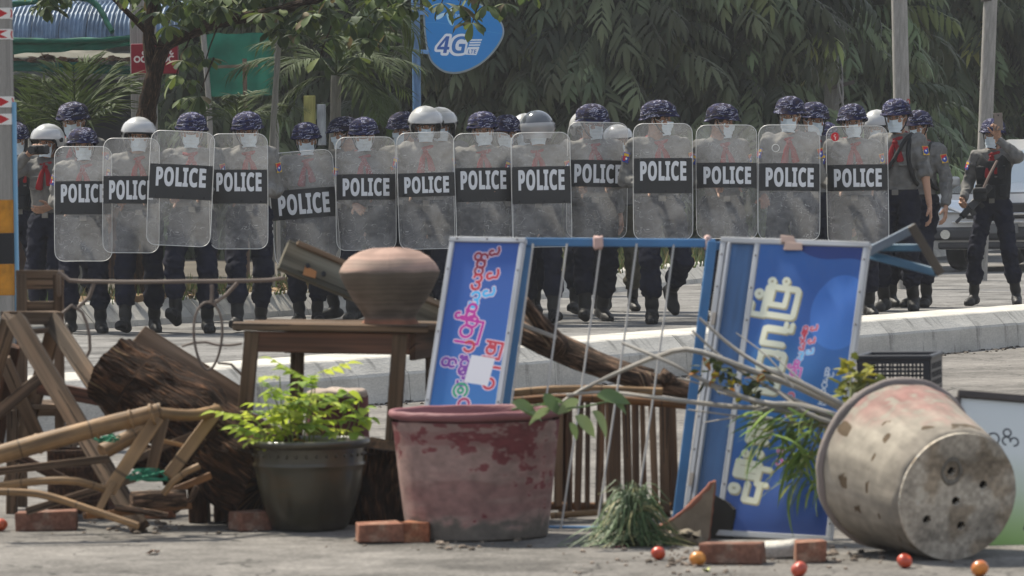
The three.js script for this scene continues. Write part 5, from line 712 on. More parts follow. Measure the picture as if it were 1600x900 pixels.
  if (i === 12) part('emblem', mv(new THREE.TorusGeometry(0.03, 0.003, 5, 28), -w * 0.46, h - 0.19, bend(w * 0.46) + 0.004), shieldEdge, t);
}
[
  [[85, 174, 229, 408, 283, 335, 0.01, 35.75], 'riot shield at the end of the line beside the striped post, set low'],
  [[160, 248, 216, 395, 275, 318, 0.02, 35.6], 'riot shield second from the striped post, before a white helmet'],
  [[231, 331, 205, 384, 257, 311, 0.06, 35.4], 'riot shield third from the striped post, leaning with its top to the right'],
  [[328, 418, 209, 389, 265, 318, 0.01, 35.75], 'riot shield fourth from the striped post, before the pale palm stem'],
  [[424, 526, 236, 413, 295, 341, -0.07, 37.0], 'riot shield held lowest of all and tilted anticlockwise'],
  [[525, 618, 214, 391, 272, 312, 0.005, 36.8], 'riot shield directly above the clay pot with a palm behind it'],
  [[622, 711, 207, 389, 270, 307, -0.015, 36.6], 'riot shield of the officer in the shiny white helmet'],
  [[710, 801, 208, 386, 262, 315, -0.005, 36.65], 'riot shield directly above the narrow blue signboard'],
  [[800, 892, 207, 386, 260, 318, -0.005, 36.5], 'riot shield before the dark helmet with lowered visor'],
  [[887, 981, 191, 372, 250, 292, 0.03, 36.9], 'riot shield tenth in the line, before the profile officer'],
  [[990, 1082, 193, 375, 247, 302, 0.01, 36.3], 'riot shield before the officer whose boot is swung back'],
  [[1089, 1184, 195, 373, 254, 293, 0.01, 36.7], 'riot shield above the end of the blue metal frame bar'],
  [[1186, 1282, 195, 375, 255, 298, 0.02, 36.7], 'riot shield of the tall officer, directly above the large blue banner'],
  [[1293, 1388, 197, 383, 257, 298, 0.0, 37.1], 'riot shield with a round red emblem in its upper corner'],
].forEach(([q, l], i) => shield(i, q, l));

// ------------------------------------------------------------------ the barricade: pots
const pinkMap = tex(512, 512, (u, v) => { const f = fbm(u, v, 12, 5, 101, 5), g = fbm(u, v, 48, 18, 33, 4), st = fbm(u, v, 40, 3, 55, 3), n = f * 0.6 + g * 0.4; const red = sstep(0.5, 0.57, n + 0.3 * (v - 0.78)) * sstep(0.25, 0.5, fbm(u, v, 90, 40, 66, 2) + 0.4 * (v - 0.5)); const grey = sstep(0.22, 0.1, v + 0.18 * (g - 0.5)); const k = 0.88 + 0.3 * (g - 0.5) + 0.14 * (st - 0.5);
  let c = mixc([0.61, 0.47, 0.45], [0.66, 0.55, 0.52], sstep(0.4, 0.6, fbm(u, v, 5, 7, 202, 4))); c = mixc(c, [0.42, 0.17, 0.19], red * 0.72); c = mixc(c, [0.5, 0.47, 0.44], grey); return c.map((x) => x * k); });
const paleMap = tex(512, 512, (u, v) => { const f = fbm(u, v, 12, 4, 301, 5), g = fbm(u, v, 44, 14, 333, 4), st = fbm(u, v, 60, 3, 355, 3); const pink = 0.7 * sstep(0.45, 0.8, f * 0.5 + 0.3 * Math.cos(6.283 * (u - 0.03)) + 0.35 * (v - 0.45)) * sstep(0.25, 0.5, g), k = 0.9 + 0.28 * (g - 0.5) + 0.2 * (st - 0.5), ch = sstep(0.74, 0.77, fbm(u, v, 20, 7, 377, 3)); let c = mixc(mixc([0.76, 0.72, 0.66], [0.52, 0.49, 0.45], sstep(-0.2, -0.8, Math.cos(6.283 * u)) * 0.8 + 0.25 * (g - 0.4)), [0.66, 0.45, 0.43], pink); c = mixc(c, [0.42, 0.35, 0.27], ch * 0.9); c = mixc(c, [0.46, 0.43, 0.40], sstep(0.3, 0.12, v + 0.3 * (f - 0.5)) * 0.4); return c.map((x) => x * k); });
const glazeMap = tex(512, 256, (u, v) => { const f = fbm(u, v, 8, 4, 13, 5), d = sstep(0.52, 0.7, fbm(u, v, 12, 8, 14, 4)), k = 0.8 + 0.5 * (f - 0.5); let c = mixc([0.36, 0.335, 0.25], [0.42, 0.34, 0.22], d * 0.6); c = mixc(c, [0.4, 0.38, 0.33], sstep(0.14, 0.03, v + 0.1 * (f - 0.5))); return c.map((x) => x * k); });
const baseMap = tex(256, 256, (u, v) => { const f = fbm(u, v, 4, 4, 501, 5), g = fbm(u, v, 32, 32, 502, 3), s = sstep(0.5, 0.7, fbm(u, v, 5, 5, 503, 4)), k = 0.86 + 0.55 * (f - 0.5) + 0.35 * (g - 0.5); return mixc([k, k * 0.975, k * 0.93], [k * 0.76, k * 0.69, k * 0.6], s * 0.6); });
{ // dark glazed pot with a leafy plant
  const R = 0.212, c = gr(482, 832).add(V(0, 0, -0.13)), t = thing('plant_pot', 'dark olive glazed plant pot with a banded rim', 'plant pot', c);
  const m = mat([0.55, 0.54, 0.5], 0.38, { map: glazeMap, clearcoat: 0.3 });
  part('pot_body', lathe([[0, 0], [0.118, 0], [0.132, 0.01], [0.145, 0.04], [0.165, 0.09], [0.181, 0.15], [0.19, 0.205], [0.192, 0.222], [0.198, 0.228], [0.199, 0.236], [0.193, 0.242], [0.197, 0.29], [0.201, 0.296]], 64), m, t);
  part('rim', lathe([[0.198, 0.292], [0.214, 0.298], [0.219, 0.31], [0.215, 0.32], [0.203, 0.322], [0.19, 0.314], [0.182, 0.28], [0.175, 0.2]], 64), m, t);
  const beads = []; for (let i = 0; i < 34; i++) { const a = i / 34 * 6.283; beads.push(new THREE.SphereGeometry(0.006, 6, 5).translate(0.196 * Math.sin(a), 0.268, 0.196 * Math.cos(a))); } part('bead', beads, m, t);
  part('soil', warp(new THREE.CircleGeometry(0.187, 40, 0, 6.283).rotateX(-Math.PI / 2).translate(0, 0.285, 0), 0.012, 12), mat([0.07, 0.055, 0.04], 1, { bumpMap: T.grit, bumpScale: 0.01 }), t);
  reseed(8); const pl = thing('leafy_plant', 'bright yellow-green leafy plant growing in the dark glazed pot', 'plant', [c.x, 0.285, c.z]);
  const leaflet = (len, w) => { const pos = [], idx = [], n = 5; for (let i = 0; i <= n; i++) { const s = i / n, q = w * Math.sin(Math.PI * Math.pow(s, 0.8)) * (s > 0.99 ? 0 : 1), y = -0.25 * len * s * s; pos.push(len * s, y + q * 0.3, -q, len * s, y, 0, len * s, y + q * 0.3, q); } for (let i = 0; i < n; i++) for (let k = 0; k < 2; k++) { const a = i * 3 + k; idx.push(a, a + 1, a + 3, a + 1, a + 4, a + 3); } const g = new THREE.BufferGeometry(); g.setAttribute('position', new THREE.Float32BufferAttribute(pos, 3)); g.setIndex(idx); g.computeVertexNormals(); return g; };
  const comp = [0, 1, 2].map((k) => { const out = []; for (let i = 0; i < 3; i++) for (const s of [-1, 1]) { const g = leaflet(rr(0.034, 0.05), rr(0.010, 0.014)); g.rotateX(s * 0.2).rotateY(-s * rr(0.7, 1.0)); out.push(mv(g, 0.025 + i * 0.028, 0.004 * i, 0)); } out.push(mv(leaflet(0.055, 0.015), 0.1, 0.01, 0)); const st = tube([V(0, 0, 0), V(0.1, 0.01, 0)], 0.0015, { m: 4 }); st.deleteAttribute('uv'); out.push(st); return join(out); });
  const big = [leaflet(0.06, 0.021), leaflet(0.07, 0.026)], cols = [[0.36, 0.47, 0.05], [0.47, 0.57, 0.07], [0.24, 0.36, 0.05], [0.54, 0.6, 0.09]].map((k) => mat(k, 0.9, { transmission: 0.55 })), stem = mat([0.16, 0.2, 0.05], 0.7);
  const stems = [[-0.10, 0.01, -0.15, 0.18], [-0.06, 0.03, -0.13, 0.22], [-0.04, 0, -0.03, 0.27], [-0.02, 0.04, 0.03, 0.27], [-0.12, 0.04, -0.21, 0.14], [0, 0.02, 0.03, 0.24], [-0.09, -0.02, -0.1, 0.26], [-0.05, 0.06, -0.07, 0.16], [-0.08, 0.05, -0.17, 0.07], [0.02, 0.02, 0.01, 0.14]];
  for (const [x, z, tx, ty] of stems) { part('stem', tube([V(x, 0, z), V(lerp(x, tx, 0.4), ty * 0.5, z + 0.01), V(tx, ty, z + 0.02)], [0.004, 0.002], { m: 5 }), stem, pl);
    for (let k = 0; k < 6; k++) { const s = 0.35 + 0.65 * k / 5, f = part('leaf', comp[Math.floor(rnd() * 3)], cols[Math.floor(rnd() * 4)], pl); f.position.set(lerp(x, tx, s) + rr(-0.01, 0.01), ty * s, z + 0.02 + rr(-0.01, 0.02)); f.rotation.set(rr(-0.4, 0.4), rr(-3.3, 3.3), rr(-0.35, 0.5), 'YXZ'); f.scale.setScalar(rr(0.7, 1.15)); } }
  for (const [x, y, z] of [[0.13, 0.10, 0.03], [0.15, 0.14, 0.0], [0.17, 0.17, 0.02], [0.12, 0.16, 0.03], [0.19, 0.10, 0.02], [0.16, 0.06, 0.05], [0.2, 0.14, 0], [0.14, 0.2, 0], [0.22, 0.11, 0.03], [0.17, 0.11, 0.06], [0.1, 0.06, 0.05]]) for (let k = 0; k < 3; k++) { const f = part('leaf', big[k % 2], cols[2 - (k % 2) * 1], pl); f.position.set(x, y, z); f.rotation.set(rr(-0.5, 0.5), rr(-3, 3), rr(-0.5, 0.4), 'YXZ'); f.scale.setScalar(rr(0.7, 1)); }
  for (const x of [0.13, 0.16, 0.18]) part('stem', tube([V(0.1, 0, 0.02), V(x - 0.01, 0.1, 0.02), V(x, 0.17, 0.02)], [0.003, 0.0018], { m: 5 }), stem, pl);
  const low = []; for (let i = 0; i < 150; i++) { const g = leaflet(0.03, 0.006); g.rotateZ(rr(0.2, 1.3)).rotateY(rr(0, 6)); low.push(mv(g, rr(-0.16, 0.1), 0, rr(0.02, 0.13))); } const ls = part('seedlings', low, cols[3], pl); ls.userData.kind = 'stuff';
  part('dry_leaf', mv(leaflet(0.06, 0.02).rotateY(0.4), -0.05, 0.04, 0.15), mat([0.5, 0.26, 0.06], 0.7), pl);
}
{ // large painted pot standing upright
  const c = gr(745, 848).add(V(0, 0, -0.245)), t = thing('painted_pot', 'large upright pot with peeling dark red paint over pink cement', 'pot', c);
  const m = mat([0.92, 0.92, 0.92], 0.75, { map: rep(pinkMap, 1, 1), bumpMap: pinkMap, bumpScale: 0.002 });
  const body = lathe([[0, 0], [0.232, 0], [0.242, 0.01], [0.252, 0.08], [0.268, 0.22], [0.283, 0.37], [0.287, 0.405]], 72); warp(body, 0.003, 7, 2); body.computeVertexNormals(); part('pot_body', body, m, t);
  part('rim', warp(lathe([[0.286, 0.412], [0.297, 0.416], [0.301, 0.427], [0.298, 0.438], [0.288, 0.442], [0.276, 0.436], [0.264, 0.4], [0.245, 0.2], [0.2, 0.05], [0, 0.045]], 72), 0.002, 8), mat([0.33, 0.13, 0.14], 0.65, { map: T.mottle, bumpMap: T.grit, bumpScale: 0.002 }), t);
  t.rotation.y = 2.2;
}
{ // the big pot lying on its side with its drilled base towards the camera
  const baseC = at(1496, 776, 14.18), ax = V(-0.175, 0.09, -0.42).normalize(), Lh = 0.43, t = thing('overturned_pot', 'large pale pink cement pot lying on its side, five drain holes in its base', 'pot', baseC);
  const y = ax, x = V(1, 0, 0).addScaledVector(y, -y.x).normalize(), z = x.clone().cross(y); const mtx = new THREE.Matrix4().makeBasis(x, y, z);
  const m = mat([0.76, 0.765, 0.76], 0.85, { map: paleMap, bumpMap: paleMap, bumpScale: 0.0022 });
  const body = lathe([[0.203, 0.002], [0.213, 0.012], [0.217, 0.03], [0.236, 0.16], [0.262, 0.33], [0.275, 0.40]], 80); warp(body, 0.0045, 8, 5); body.computeVertexNormals(); part('pot_body', body.applyMatrix4(mtx), m, t);
  part('rim', warp(lathe([[0.274, 0.404], [0.285, 0.408], [0.289, 0.42], [0.286, 0.436], [0.276, 0.442], [0.262, 0.43], [0.24, 0.25], [0.2, 0.06], [0, 0.055]], 80), 0.003, 8).applyMatrix4(mtx), mat([0.36, 0.31, 0.29], 0.8, { map: T.mottle, bumpMap: T.grit, bumpScale: 0.003 }), t);
  const sh = new THREE.Shape(); for (let i = 0; i < 64; i++) { const a = i / 64 * 2 * Math.PI, X = 0.2075 * Math.cos(a), Y = 0.2075 * Math.sin(a); i ? sh.lineTo(X, Y) : sh.moveTo(X, Y); }; const holes = [[-0.008, 0.012], [-0.024, -0.088], [0.09, -0.029], [-0.11, 0.061], [0.012, 0.096]];
  for (const [hx, hy] of holes) { const h = new THREE.Path(); for (let i = 0; i < 18; i++) { const a = -i / 18 * 2 * Math.PI, X = hx + 0.0145 * Math.cos(a) * (1 + 0.06 * Math.sin(i * 2.3)), Y = hy + 0.0145 * Math.sin(a); i ? h.lineTo(X, Y) : h.moveTo(X, Y); } sh.holes.push(h); }
  const base = new THREE.ExtrudeGeometry(sh, { depth: 0.02, bevelEnabled: false, curveSegments: 48 }).rotateX(-Math.PI / 2); // lies in x-z, thickness along +y
  mv(base, 0, -0.004, 0); boxUV(base, 2.2); part('base', base.applyMatrix4(mtx), mat([0.50, 0.47, 0.43], 0.95, { map: baseMap, bumpMap: baseMap, bumpScale: 0.0018 }), t);
  for (const [hx, hy] of holes) part('drain_hole', [mv(new THREE.CylinderGeometry(0.0148, 0.0148, 0.02, 20, 1, true), hx, 0.008, -hy), mv(new THREE.CircleGeometry(0.0148, 16).rotateX(Math.PI / 2), hx, 0.016, -hy)].map((g) => g.applyMatrix4(mtx)), mat([0.012, 0.01, 0.008], 1), t);
  part('mortar_ring', mv(warp(new THREE.TorusGeometry(0.031, 0.006, 8, 26).scale(1, 1.25, 0.5).rotateX(-Math.PI / 2), 0.003, 30), -0.024, -0.0045, 0.088).applyMatrix4(mtx), mat([0.36, 0.34, 0.31], 0.95, { map: T.concrete, bumpMap: T.grit, bumpScale: 0.004 }), t);
}
{ // round clay water pot on the table
  const c = at(610, 511, 16.4), t = thing('water_pot', 'round clay water pot with ash-grey sides standing on the wooden table', 'water pot', [c.x, c.y, c.z]);
  const g = lathe([[0, 0], [0.103, 0], [0.109, 0.006], [0.106, 0.016], [0.096, 0.028], [0.093, 0.036], [0.108, 0.062], [0.135, 0.1], [0.16, 0.143], [0.178, 0.18], [0.1845, 0.199], [0.1845, 0.206], [0.181, 0.209], [0.179, 0.217], [0.167, 0.236], [0.144, 0.258], [0.112, 0.276], [0.07, 0.288], [0.03, 0.292], [0, 0.292]], 72); warp(g, 0.0022, 9, 7); g.computeVertexNormals();
  part('pot_body', g, mat([0.78, 0.78, 0.78], 0.85, { map: T.terracotta, bumpMap: T.terracotta, bumpScale: 0.003 }), t);
}

// ------------------------------------------------------------------ table, planks, log
{
  const y = at(500, 506, 16.3).y, o = at(500, 510, 16), t = thing('wooden_table', 'weathered wooden table with dark red apron carrying the clay pot', 'table', [o.x, 0, o.z]);
  const L = (px, d, yy) => { const p = at(px, 510, d); return V(p.x - o.x, yy, p.z - o.z); };
  const q = [L(345, 16.15, y), L(652, 16.2, y), L(700, 16.75, y), L(415, 16.7, y)];
  const dirF = q[1].clone().sub(q[0]), dep = q[3].clone().sub(q[0]);
  for (let k = 0; k < 4; k++) { const a = q[0].clone().lerp(q[3], (k + 0.5) / 4), b = q[1].clone().lerp(q[2], (k + 0.5) / 4); part('plank', bar(a.setY(y - 0.012 + 0.002 * (k % 2)), b.setY(y - 0.012 + 0.002 * (k % 2)), dep.length() / 4 - 0.004, 0.026, { face: V(0, 1, 0), rough: 0.003 }), M.wood, t); }
  const ap = (a, b, h, m) => part('apron', bar(a, b, h, 0.022, { face: dirF.clone().cross(V(0, 1, 0)) }), m, t); const inn = (p, dx, dz, yy) => p.clone().add(V(dx, 0, dz)).setY(yy);
  ap(inn(q[0], 0.06, -0.03, y - 0.065), inn(q[1], -0.05, -0.03, y - 0.065), 0.075, M.woodRed);
  part('apron', bar(inn(q[1], -0.04, -0.02, y - 0.075), inn(q[2], -0.04, -0.02, y - 0.075), 0.1, 0.022, { face: V(1, 0, 0.2) }), M.woodDark, t); ap(inn(q[3], 0.05, 0.02, y - 0.075), inn(q[2], -0.04, 0.02, y - 0.075), 0.1, M.woodDark);
  const leg = (p, dx, w) => part('leg', bar(V(p.x, y - 0.03, p.z), V(p.x + dx, 0.0, p.z), w, w, { rough: 0.002 }), M.wood, t);
  leg(inn(q[0], 0.09, -0.04, 0), -0.05, 0.052); leg(inn(q[1], -0.085, -0.04, 0), -0.035, 0.055); leg(inn(q[3], 0.1, 0.03, 0), 0.0, 0.05); leg(inn(q[2], -0.08, 0.03, 0), 0.01, 0.05); t.rotation.z = -0.032;
}
{
  const a = at(455, 404, 16.85), b = at(700, 506, 16.95), t = thing('door_frame_board', 'grey-green weathered board with bolt holes sticking out behind the clay pot', 'board', a); const B = b.clone().sub(a), u = B.clone().normalize();
  part('board', bar(V(0, 0, 0).addScaledVector(u, -0.035), B, 0.115, 0.05, { face: V(0.0, 0.3, 1), rough: 0.003, seed: 3 }), M.woodGrey, t);
  part('edge_strip', bar(V(0.02, 0.055, 0.0), B.clone().add(V(0, 0.055, 0)), 0.022, 0.056, { face: V(0, 0.3, 1), rough: 0.003 }), mat([0.62, 0.57, 0.5], 0.9, { map: T.wood }), t);
  const up = V(0.35, 0.93, 0); for (const [k, h] of [[0.07, 0.0], [0.135, -0.005]]) part('bolt_hole', mv(new THREE.CylinderGeometry(0.009, 0.009, 0.012, 12).rotateX(Math.PI / 2 - 0.3), u.x * k, u.y * k + h, 0.026), M.blackRubber, t);
  part('worn_patch', warp(rbox(0.05, 0.035, 0.006, 0.002), 0.006, 25, 2).rotateZ(-0.4).translate(0.07, -0.052, 0.026), mat([0.4, 0.2, 0.09], 0.9), t);
}
{
  const a = at(172, 578, 16.2), b = at(420, 752, 15.95), t = thing('charred_log', 'thick dark charred tree log slanting between trestle and table', 'log', a), B = b.clone().sub(a);
  part('log_body', tube([V(0, 0, 0), B.clone().multiplyScalar(0.35).add(V(0, 0.015, 0)), B.clone().multiplyScalar(0.7), B], (s) => 0.128 + 0.05 * s, { m: 44, n: 70, rough: 0.12, freq: 5, grain: 0.07 }), M.bark, t);
  part('cut_face', warp(new THREE.CircleGeometry(0.1, 24), 0.008, 18).lookAt(B.clone().negate()).translate(-B.x * 0.012, -B.y * 0.012, -B.z * 0.01), mat([0.13, 0.09, 0.065], 0.9, { map: T.wood }), t);
  const s0 = at(215, 528, 16.85), s1 = at(380, 632, 16.8), p2 = thing('weathered_plank', 'broad grey weathered plank lying behind the charred log', 'plank', s0); part('board', bar(V(0, 0, 0), s1.clone().sub(s0), 0.10, 0.05, { face: V(-0.35, 0.75, 0.6), rough: 0.006, seed: 12 }), mat([0.33, 0.28, 0.24], 0.9, { map: T.wood, bumpMap: T.wood, bumpScale: 0.003 }), p2);
  const c = gr(585, 826).add(V(0, 0, -0.3)), st = thing('tree_stump', 'dark split tree stump behind the glazed pot', 'stump', c); part('stump_body', tube([V(0, 0, 0), V(-0.01, 0.12, 0), V(0.01, 0.27, 0)], (s) => 0.135 + 0.012 * Math.sin(s * 7), { m: 40, n: 20, rough: 0.16, freq: 5, grain: 0.06 }), M.bark, st); part('split_face', warp(new THREE.CircleGeometry(0.12, 24).rotateX(-Math.PI / 2 + 0.15).translate(0.01, 0.276, 0), 0.012, 16), mat([0.34, 0.24, 0.15], 0.9, { map: T.wood, bumpMap: T.wood, bumpScale: 0.004 }), st);
  const dc = at(528, 690, 17.0), ds = thing('red_drum', 'dull dark red cement stool half hidden by the leafy plant', 'stool', [dc.x, 0, dc.z]); part('drum_body', warp(lathe([[0, 0], [0.115, 0], [0.12, 0.02], [0.118, 0.3], [0.115, 0.33]], 40), 0.004, 9), mat([0.19, 0.065, 0.065], 0.8, { map: T.mottle }), ds); part('drum_top', warp(lathe([[0, 0.352], [0.1, 0.352], [0.116, 0.345], [0.118, 0.33], [0.11, 0.328]], 40), 0.005, 14), mat([0.56, 0.47, 0.42], 0.9, { map: T.concrete }), ds); ds.scale.y = (at(528, 608, 17).y) / 0.352; 
  for (const [x0, y0, x1, y1, d, r, l] of [[255, 742, 400, 730, 16.1, 0.045, 'dark round timber under the charred log'], [205, 708, 400, 776, 16.6, 0.05, 'dark charred branch beneath the slanting log']]) { const p0 = at(x0, y0, d), tt = thing('charred_timber', l, 'timber', p0); part('timber_body', tube([V(0, 0, 0), at((x0 + x1) / 2, (y0 + y1) / 2 + 5, d).sub(p0), at(x1, y1, d - 0.1).sub(p0)], r, { m: 16, rough: 0.2, grain: 0.05 }), M.bark, tt); }
  for (const [px, d] of [[310, 16.2], [352, 16.2], [378, 16.3]]) { const p0 = at(px, 770, d), tt = thing('wood_block', `short dark wood block propping the charred log, ${px === 310 ? 'furthest from' : px === 352 ? 'middle one before' : 'closest to'} the glazed pot`, 'wood block', [p0.x, 0, p0.z]); part('block_body', warp(rbox(0.075, 0.17, 0.09, 0.008, 0, 0.085, 0), 0.006, 14, px), M.woodDark, tt); }
}

// ------------------------------------------------------------------ trestles, bamboo and bent iron on the left
{
  const O = at(60, 820, 16.0).setY(0), t = thing('wooden_trestle', 'tall brown wooden sawhorse trestle with splayed legs', 'trestle', O), L = (px, py, d) => at(px, py, d).sub(O);
  const B = (n, x0, y0, d0, x1, y1, d1, w, th, m = M.wood, f) => part(n, bar(L(x0, y0, d0), L(x1, y1, d1), w, th, { rough: 0.0025, face: f }), m, t);
  B('leg', 24, 498, 16.35, 220, 826, 15.75, 0.068, 0.045); B('leg', 16, 496, 16.35, -34, 668, 16.7, 0.06, 0.045); B('leg', 80, 500, 16.6, 188, 660, 16.15, 0.062, 0.042); B('leg', 84, 515, 16.65, 14, 770, 17.0, 0.058, 0.042);
  B('top_rail', 8, 497, 16.4, 90, 497, 16.65, 0.05, 0.045); B('rung', 14, 522, 16.38, 86, 515, 16.6, 0.022, 0.022); B('brace', -20, 660, 16.3, 60, 592, 16.5, 0.045, 0.03); B('leg', 22, 540, 16.75, -6, 700, 16.9, 0.05, 0.04, M.woodDark); B('stretcher', 60, 604, 16.75, 200, 632, 16.7, 0.055, 0.04, M.woodRed); B('stretcher', 10, 690, 16.85, 180, 690, 16.9, 0.03, 0.03, M.woodDark); B('brace', 5, 560, 16.7, 62, 690, 16.8, 0.05, 0.03);
}
{
  const O = at(64, 640, 17.1).setY(0), t = thing('wooden_chair', 'worn wooden chair with a broad top rail behind the trestle', 'chair', O), L = (px, py, d = 17.1) => at(px, py, d).sub(O), B = (n, x0, y0, x1, y1, w, th, d0 = 17.1, d1 = 17.1, m = M.wood) => part(n, bar(L(x0, y0, d0), L(x1, y1, d1), w, th, { rough: 0.002 }), m, t);
  B('top_rail', 25, 437, 100, 437, 0.072, 0.026); B('back_post', 34, 428, 34, 830, 0.042, 0.035); B('back_post', 91, 428, 96, 830, 0.038, 0.035); B('back_rail', 32, 481, 97, 481, 0.05, 0.022);
  B('seat', 20, 640, 110, 640, 0.05, 0.03); B('seat_board', 25, 632, 105, 632, 0.02, 0.36, 16.95, 16.95); B('front_leg', 20, 640, 18, 845, 0.04, 0.04, 16.75, 16.75); B('front_leg', 112, 640, 112, 845, 0.04, 0.04, 16.75, 16.75);
}
{
  const O = at(150, 800, 15.6).setY(0), t = thing('bamboo_frame', 'broken bamboo frame of thick poles lashed together with green cord', 'bamboo frame', O), L = (px, py, d) => at(px, py, d).sub(O);
  const tb = (n, pts, r, m = M.bamboo) => part(n, tube(pts.map((p) => L(...p)), r, { m: 14, rough: 0.05, freq: 5 }), m, t);
  tb('pole', [[-40, 722, 15.5], [100, 682, 15.55], [200, 656, 15.6], [252, 643, 15.62]], [0.034, 0.031]); tb('pole', [[246, 645, 15.62], [300, 649, 15.75], [340, 641, 15.85]], 0.021); tb('pole', [[160, 706, 15.9], [225, 672, 16.0]], 0.029);
  for (const [x, y, s] of [[60, 693, 0.037], [150, 670, 0.036], [238, 647, 0.038], [205, 655, 0.034]]) part('node_ring', new THREE.TorusGeometry(s - 0.006, 0.007, 8, 24).rotateY(Math.PI / 2).rotateZ(0.27).translate(...L(x, y, 15.58).toArray()), M.bamboo, t);
  const B = (n, x0, y0, d0, x1, y1, d1, w, th, m = M.bamboo) => part(n, bar(L(x0, y0, d0), L(x1, y1, d1), w, th, { rough: 0.003 }), m, t);
  B('slat', 343, 637, 15.85, 262, 744, 15.7, 0.045, 0.02); B('slat', 246, 652, 15.6, 170, 768, 15.5, 0.045, 0.022); B('slat', 256, 650, 15.65, 236, 735, 15.72, 0.04, 0.02, M.wood); B('slat', 178, 752, 15.5, 152, 800, 15.45, 0.024, 0.014); B('slat', 255, 690, 15.75, 300, 700, 15.8, 0.014, 0.01);
  tb('split_pole', [[-30, 764, 15.5], [60, 752, 15.45], [120, 752, 15.45], [162, 764, 15.5]], 0.014); tb('split_pole', [[-30, 768, 15.35], [60, 772, 15.35], [140, 796, 15.3], [216, 822, 15.25]], 0.013); tb('pole', [[205, 782, 15.55], [290, 778, 15.6]], 0.032, M.limb); tb('split_pole', [[255, 772, 15.5], [280, 744, 15.5], [312, 728, 15.5]], 0.012);
  B('slat', -20, 738, 15.75, 170, 716, 15.85, 0.03, 0.014, M.wood); B('slat', 40, 800, 15.6, 215, 745, 15.7, 0.028, 0.014, M.wood); B('slat', 190, 800, 15.65, 330, 742, 15.75, 0.026, 0.014, M.bambooDark); B('slat', 215, 716, 15.85, 330, 668, 15.95, 0.026, 0.012, M.wood); B('slat', 130, 806, 15.5, 300, 790, 15.6, 0.022, 0.014, M.bambooDark); B('slat', -20, 690, 15.9, 120, 760, 15.8, 0.035, 0.018, M.woodDark);
  tb('split_pole', [[180, 792, 15.5], [230, 800, 15.5], [262, 806, 15.5]], 0.012, M.limb); tb('split_pole', [[270, 800, 15.6], [300, 778, 15.6], [308, 760, 15.6]], 0.011, M.limb);
  reseed(14); const tangle = (cx, cy, w, h, d, n) => { const out = []; for (let i = 0; i < n; i++) { const pts = []; for (let k = 0; k < 5; k++) pts.push(L(cx + rr(-w, w), cy + rr(-h, h), d + rr(-0.05, 0.05))); out.push(tube(pts, 0.003, { m: 4, n: 20 })); } return out; };
  part('green_cord', [...tangle(228, 743, 36, 10, 15.5, 9), ...tangle(165, 685, 24, 6, 15.75, 6)], mat([0.03, 0.17, 0.10], 0.8), t);
}
{
  const O = at(230, 438, 16.7).setY(0), t = thing('bent_rebar', 'rusty iron bar with wire rings spanning the gap before the officers', 'iron bar', O), L = (px, py, d = 16.7) => at(px, py, d).sub(O), m = mat([0.30, 0.235, 0.19], 0.65, { map: T.mottle });
  part('bar', tube([L(92, 425), L(105, 437), L(150, 440), L(280, 440), L(440, 436, 16.8), L(445, 434, 16.8)], 0.0075, { m: 8 }), m, t);
  const ring = (cx, cy, rx, ry) => tube(Array.from({ length: 33 }, (_, i) => { const a = i / 32 * 6.2832; return L(cx + rx * Math.sin(a) + 2 * Math.sin(2 * a), cy - ry * Math.cos(a)); }), 0.0055, { m: 6, n: 60 });
  part('ring', ring(325, 525, 22, 53), m, t); part('ring', tube([L(97, 490), L(112, 477), L(128, 487), L(139, 520), L(140, 550), L(132, 565)], 0.006), m, t);
  part('wire', tube([L(284, 541), L(300, 536), L(318, 534), L(345, 540), L(378, 537)], 0.0045), m, t); part('wire', tube([L(335, 474), L(352, 462), L(371, 442)], 0.007), m, t); part('wire', tube([L(331, 445), L(331, 472)], 0.007), m, t); part('wire', tube([L(122, 480), L(139, 465), L(147, 443)], 0.007), m, t); part('wire', tube([L(340, 567), L(352, 563), L(366, 574), L(378, 586)], 0.005), m, t);
  part('stake', tube([L(93, 426), L(92, 440, 17.0), L(94, 520, 17.2), L(95, 838, 17.2)], 0.008), m, t);
  const c = at(122, 742, 16.5), k = thing('dark_crate', 'dark wooden box standing behind the bamboo poles', 'box', [c.x, 0, c.z]); for (let i = 0; i < 4; i++) part('slat', rbox(0.2, 0.05, 0.018, 0.004, 0, 0.045 + i * 0.062, 0.09), M.woodDark, k); for (let i = 0; i < 4; i++) part('slat', rbox(0.2, 0.05, 0.018, 0.004, 0, 0.045 + i * 0.062, -0.09), M.woodDark, k); for (const s of [-1, 1]) for (const z of [-1, 1]) part('post', rbox(0.03, 0.27, 0.03, 0.004, s * 0.09, 0.135, z * 0.07), M.woodDark, k);
}

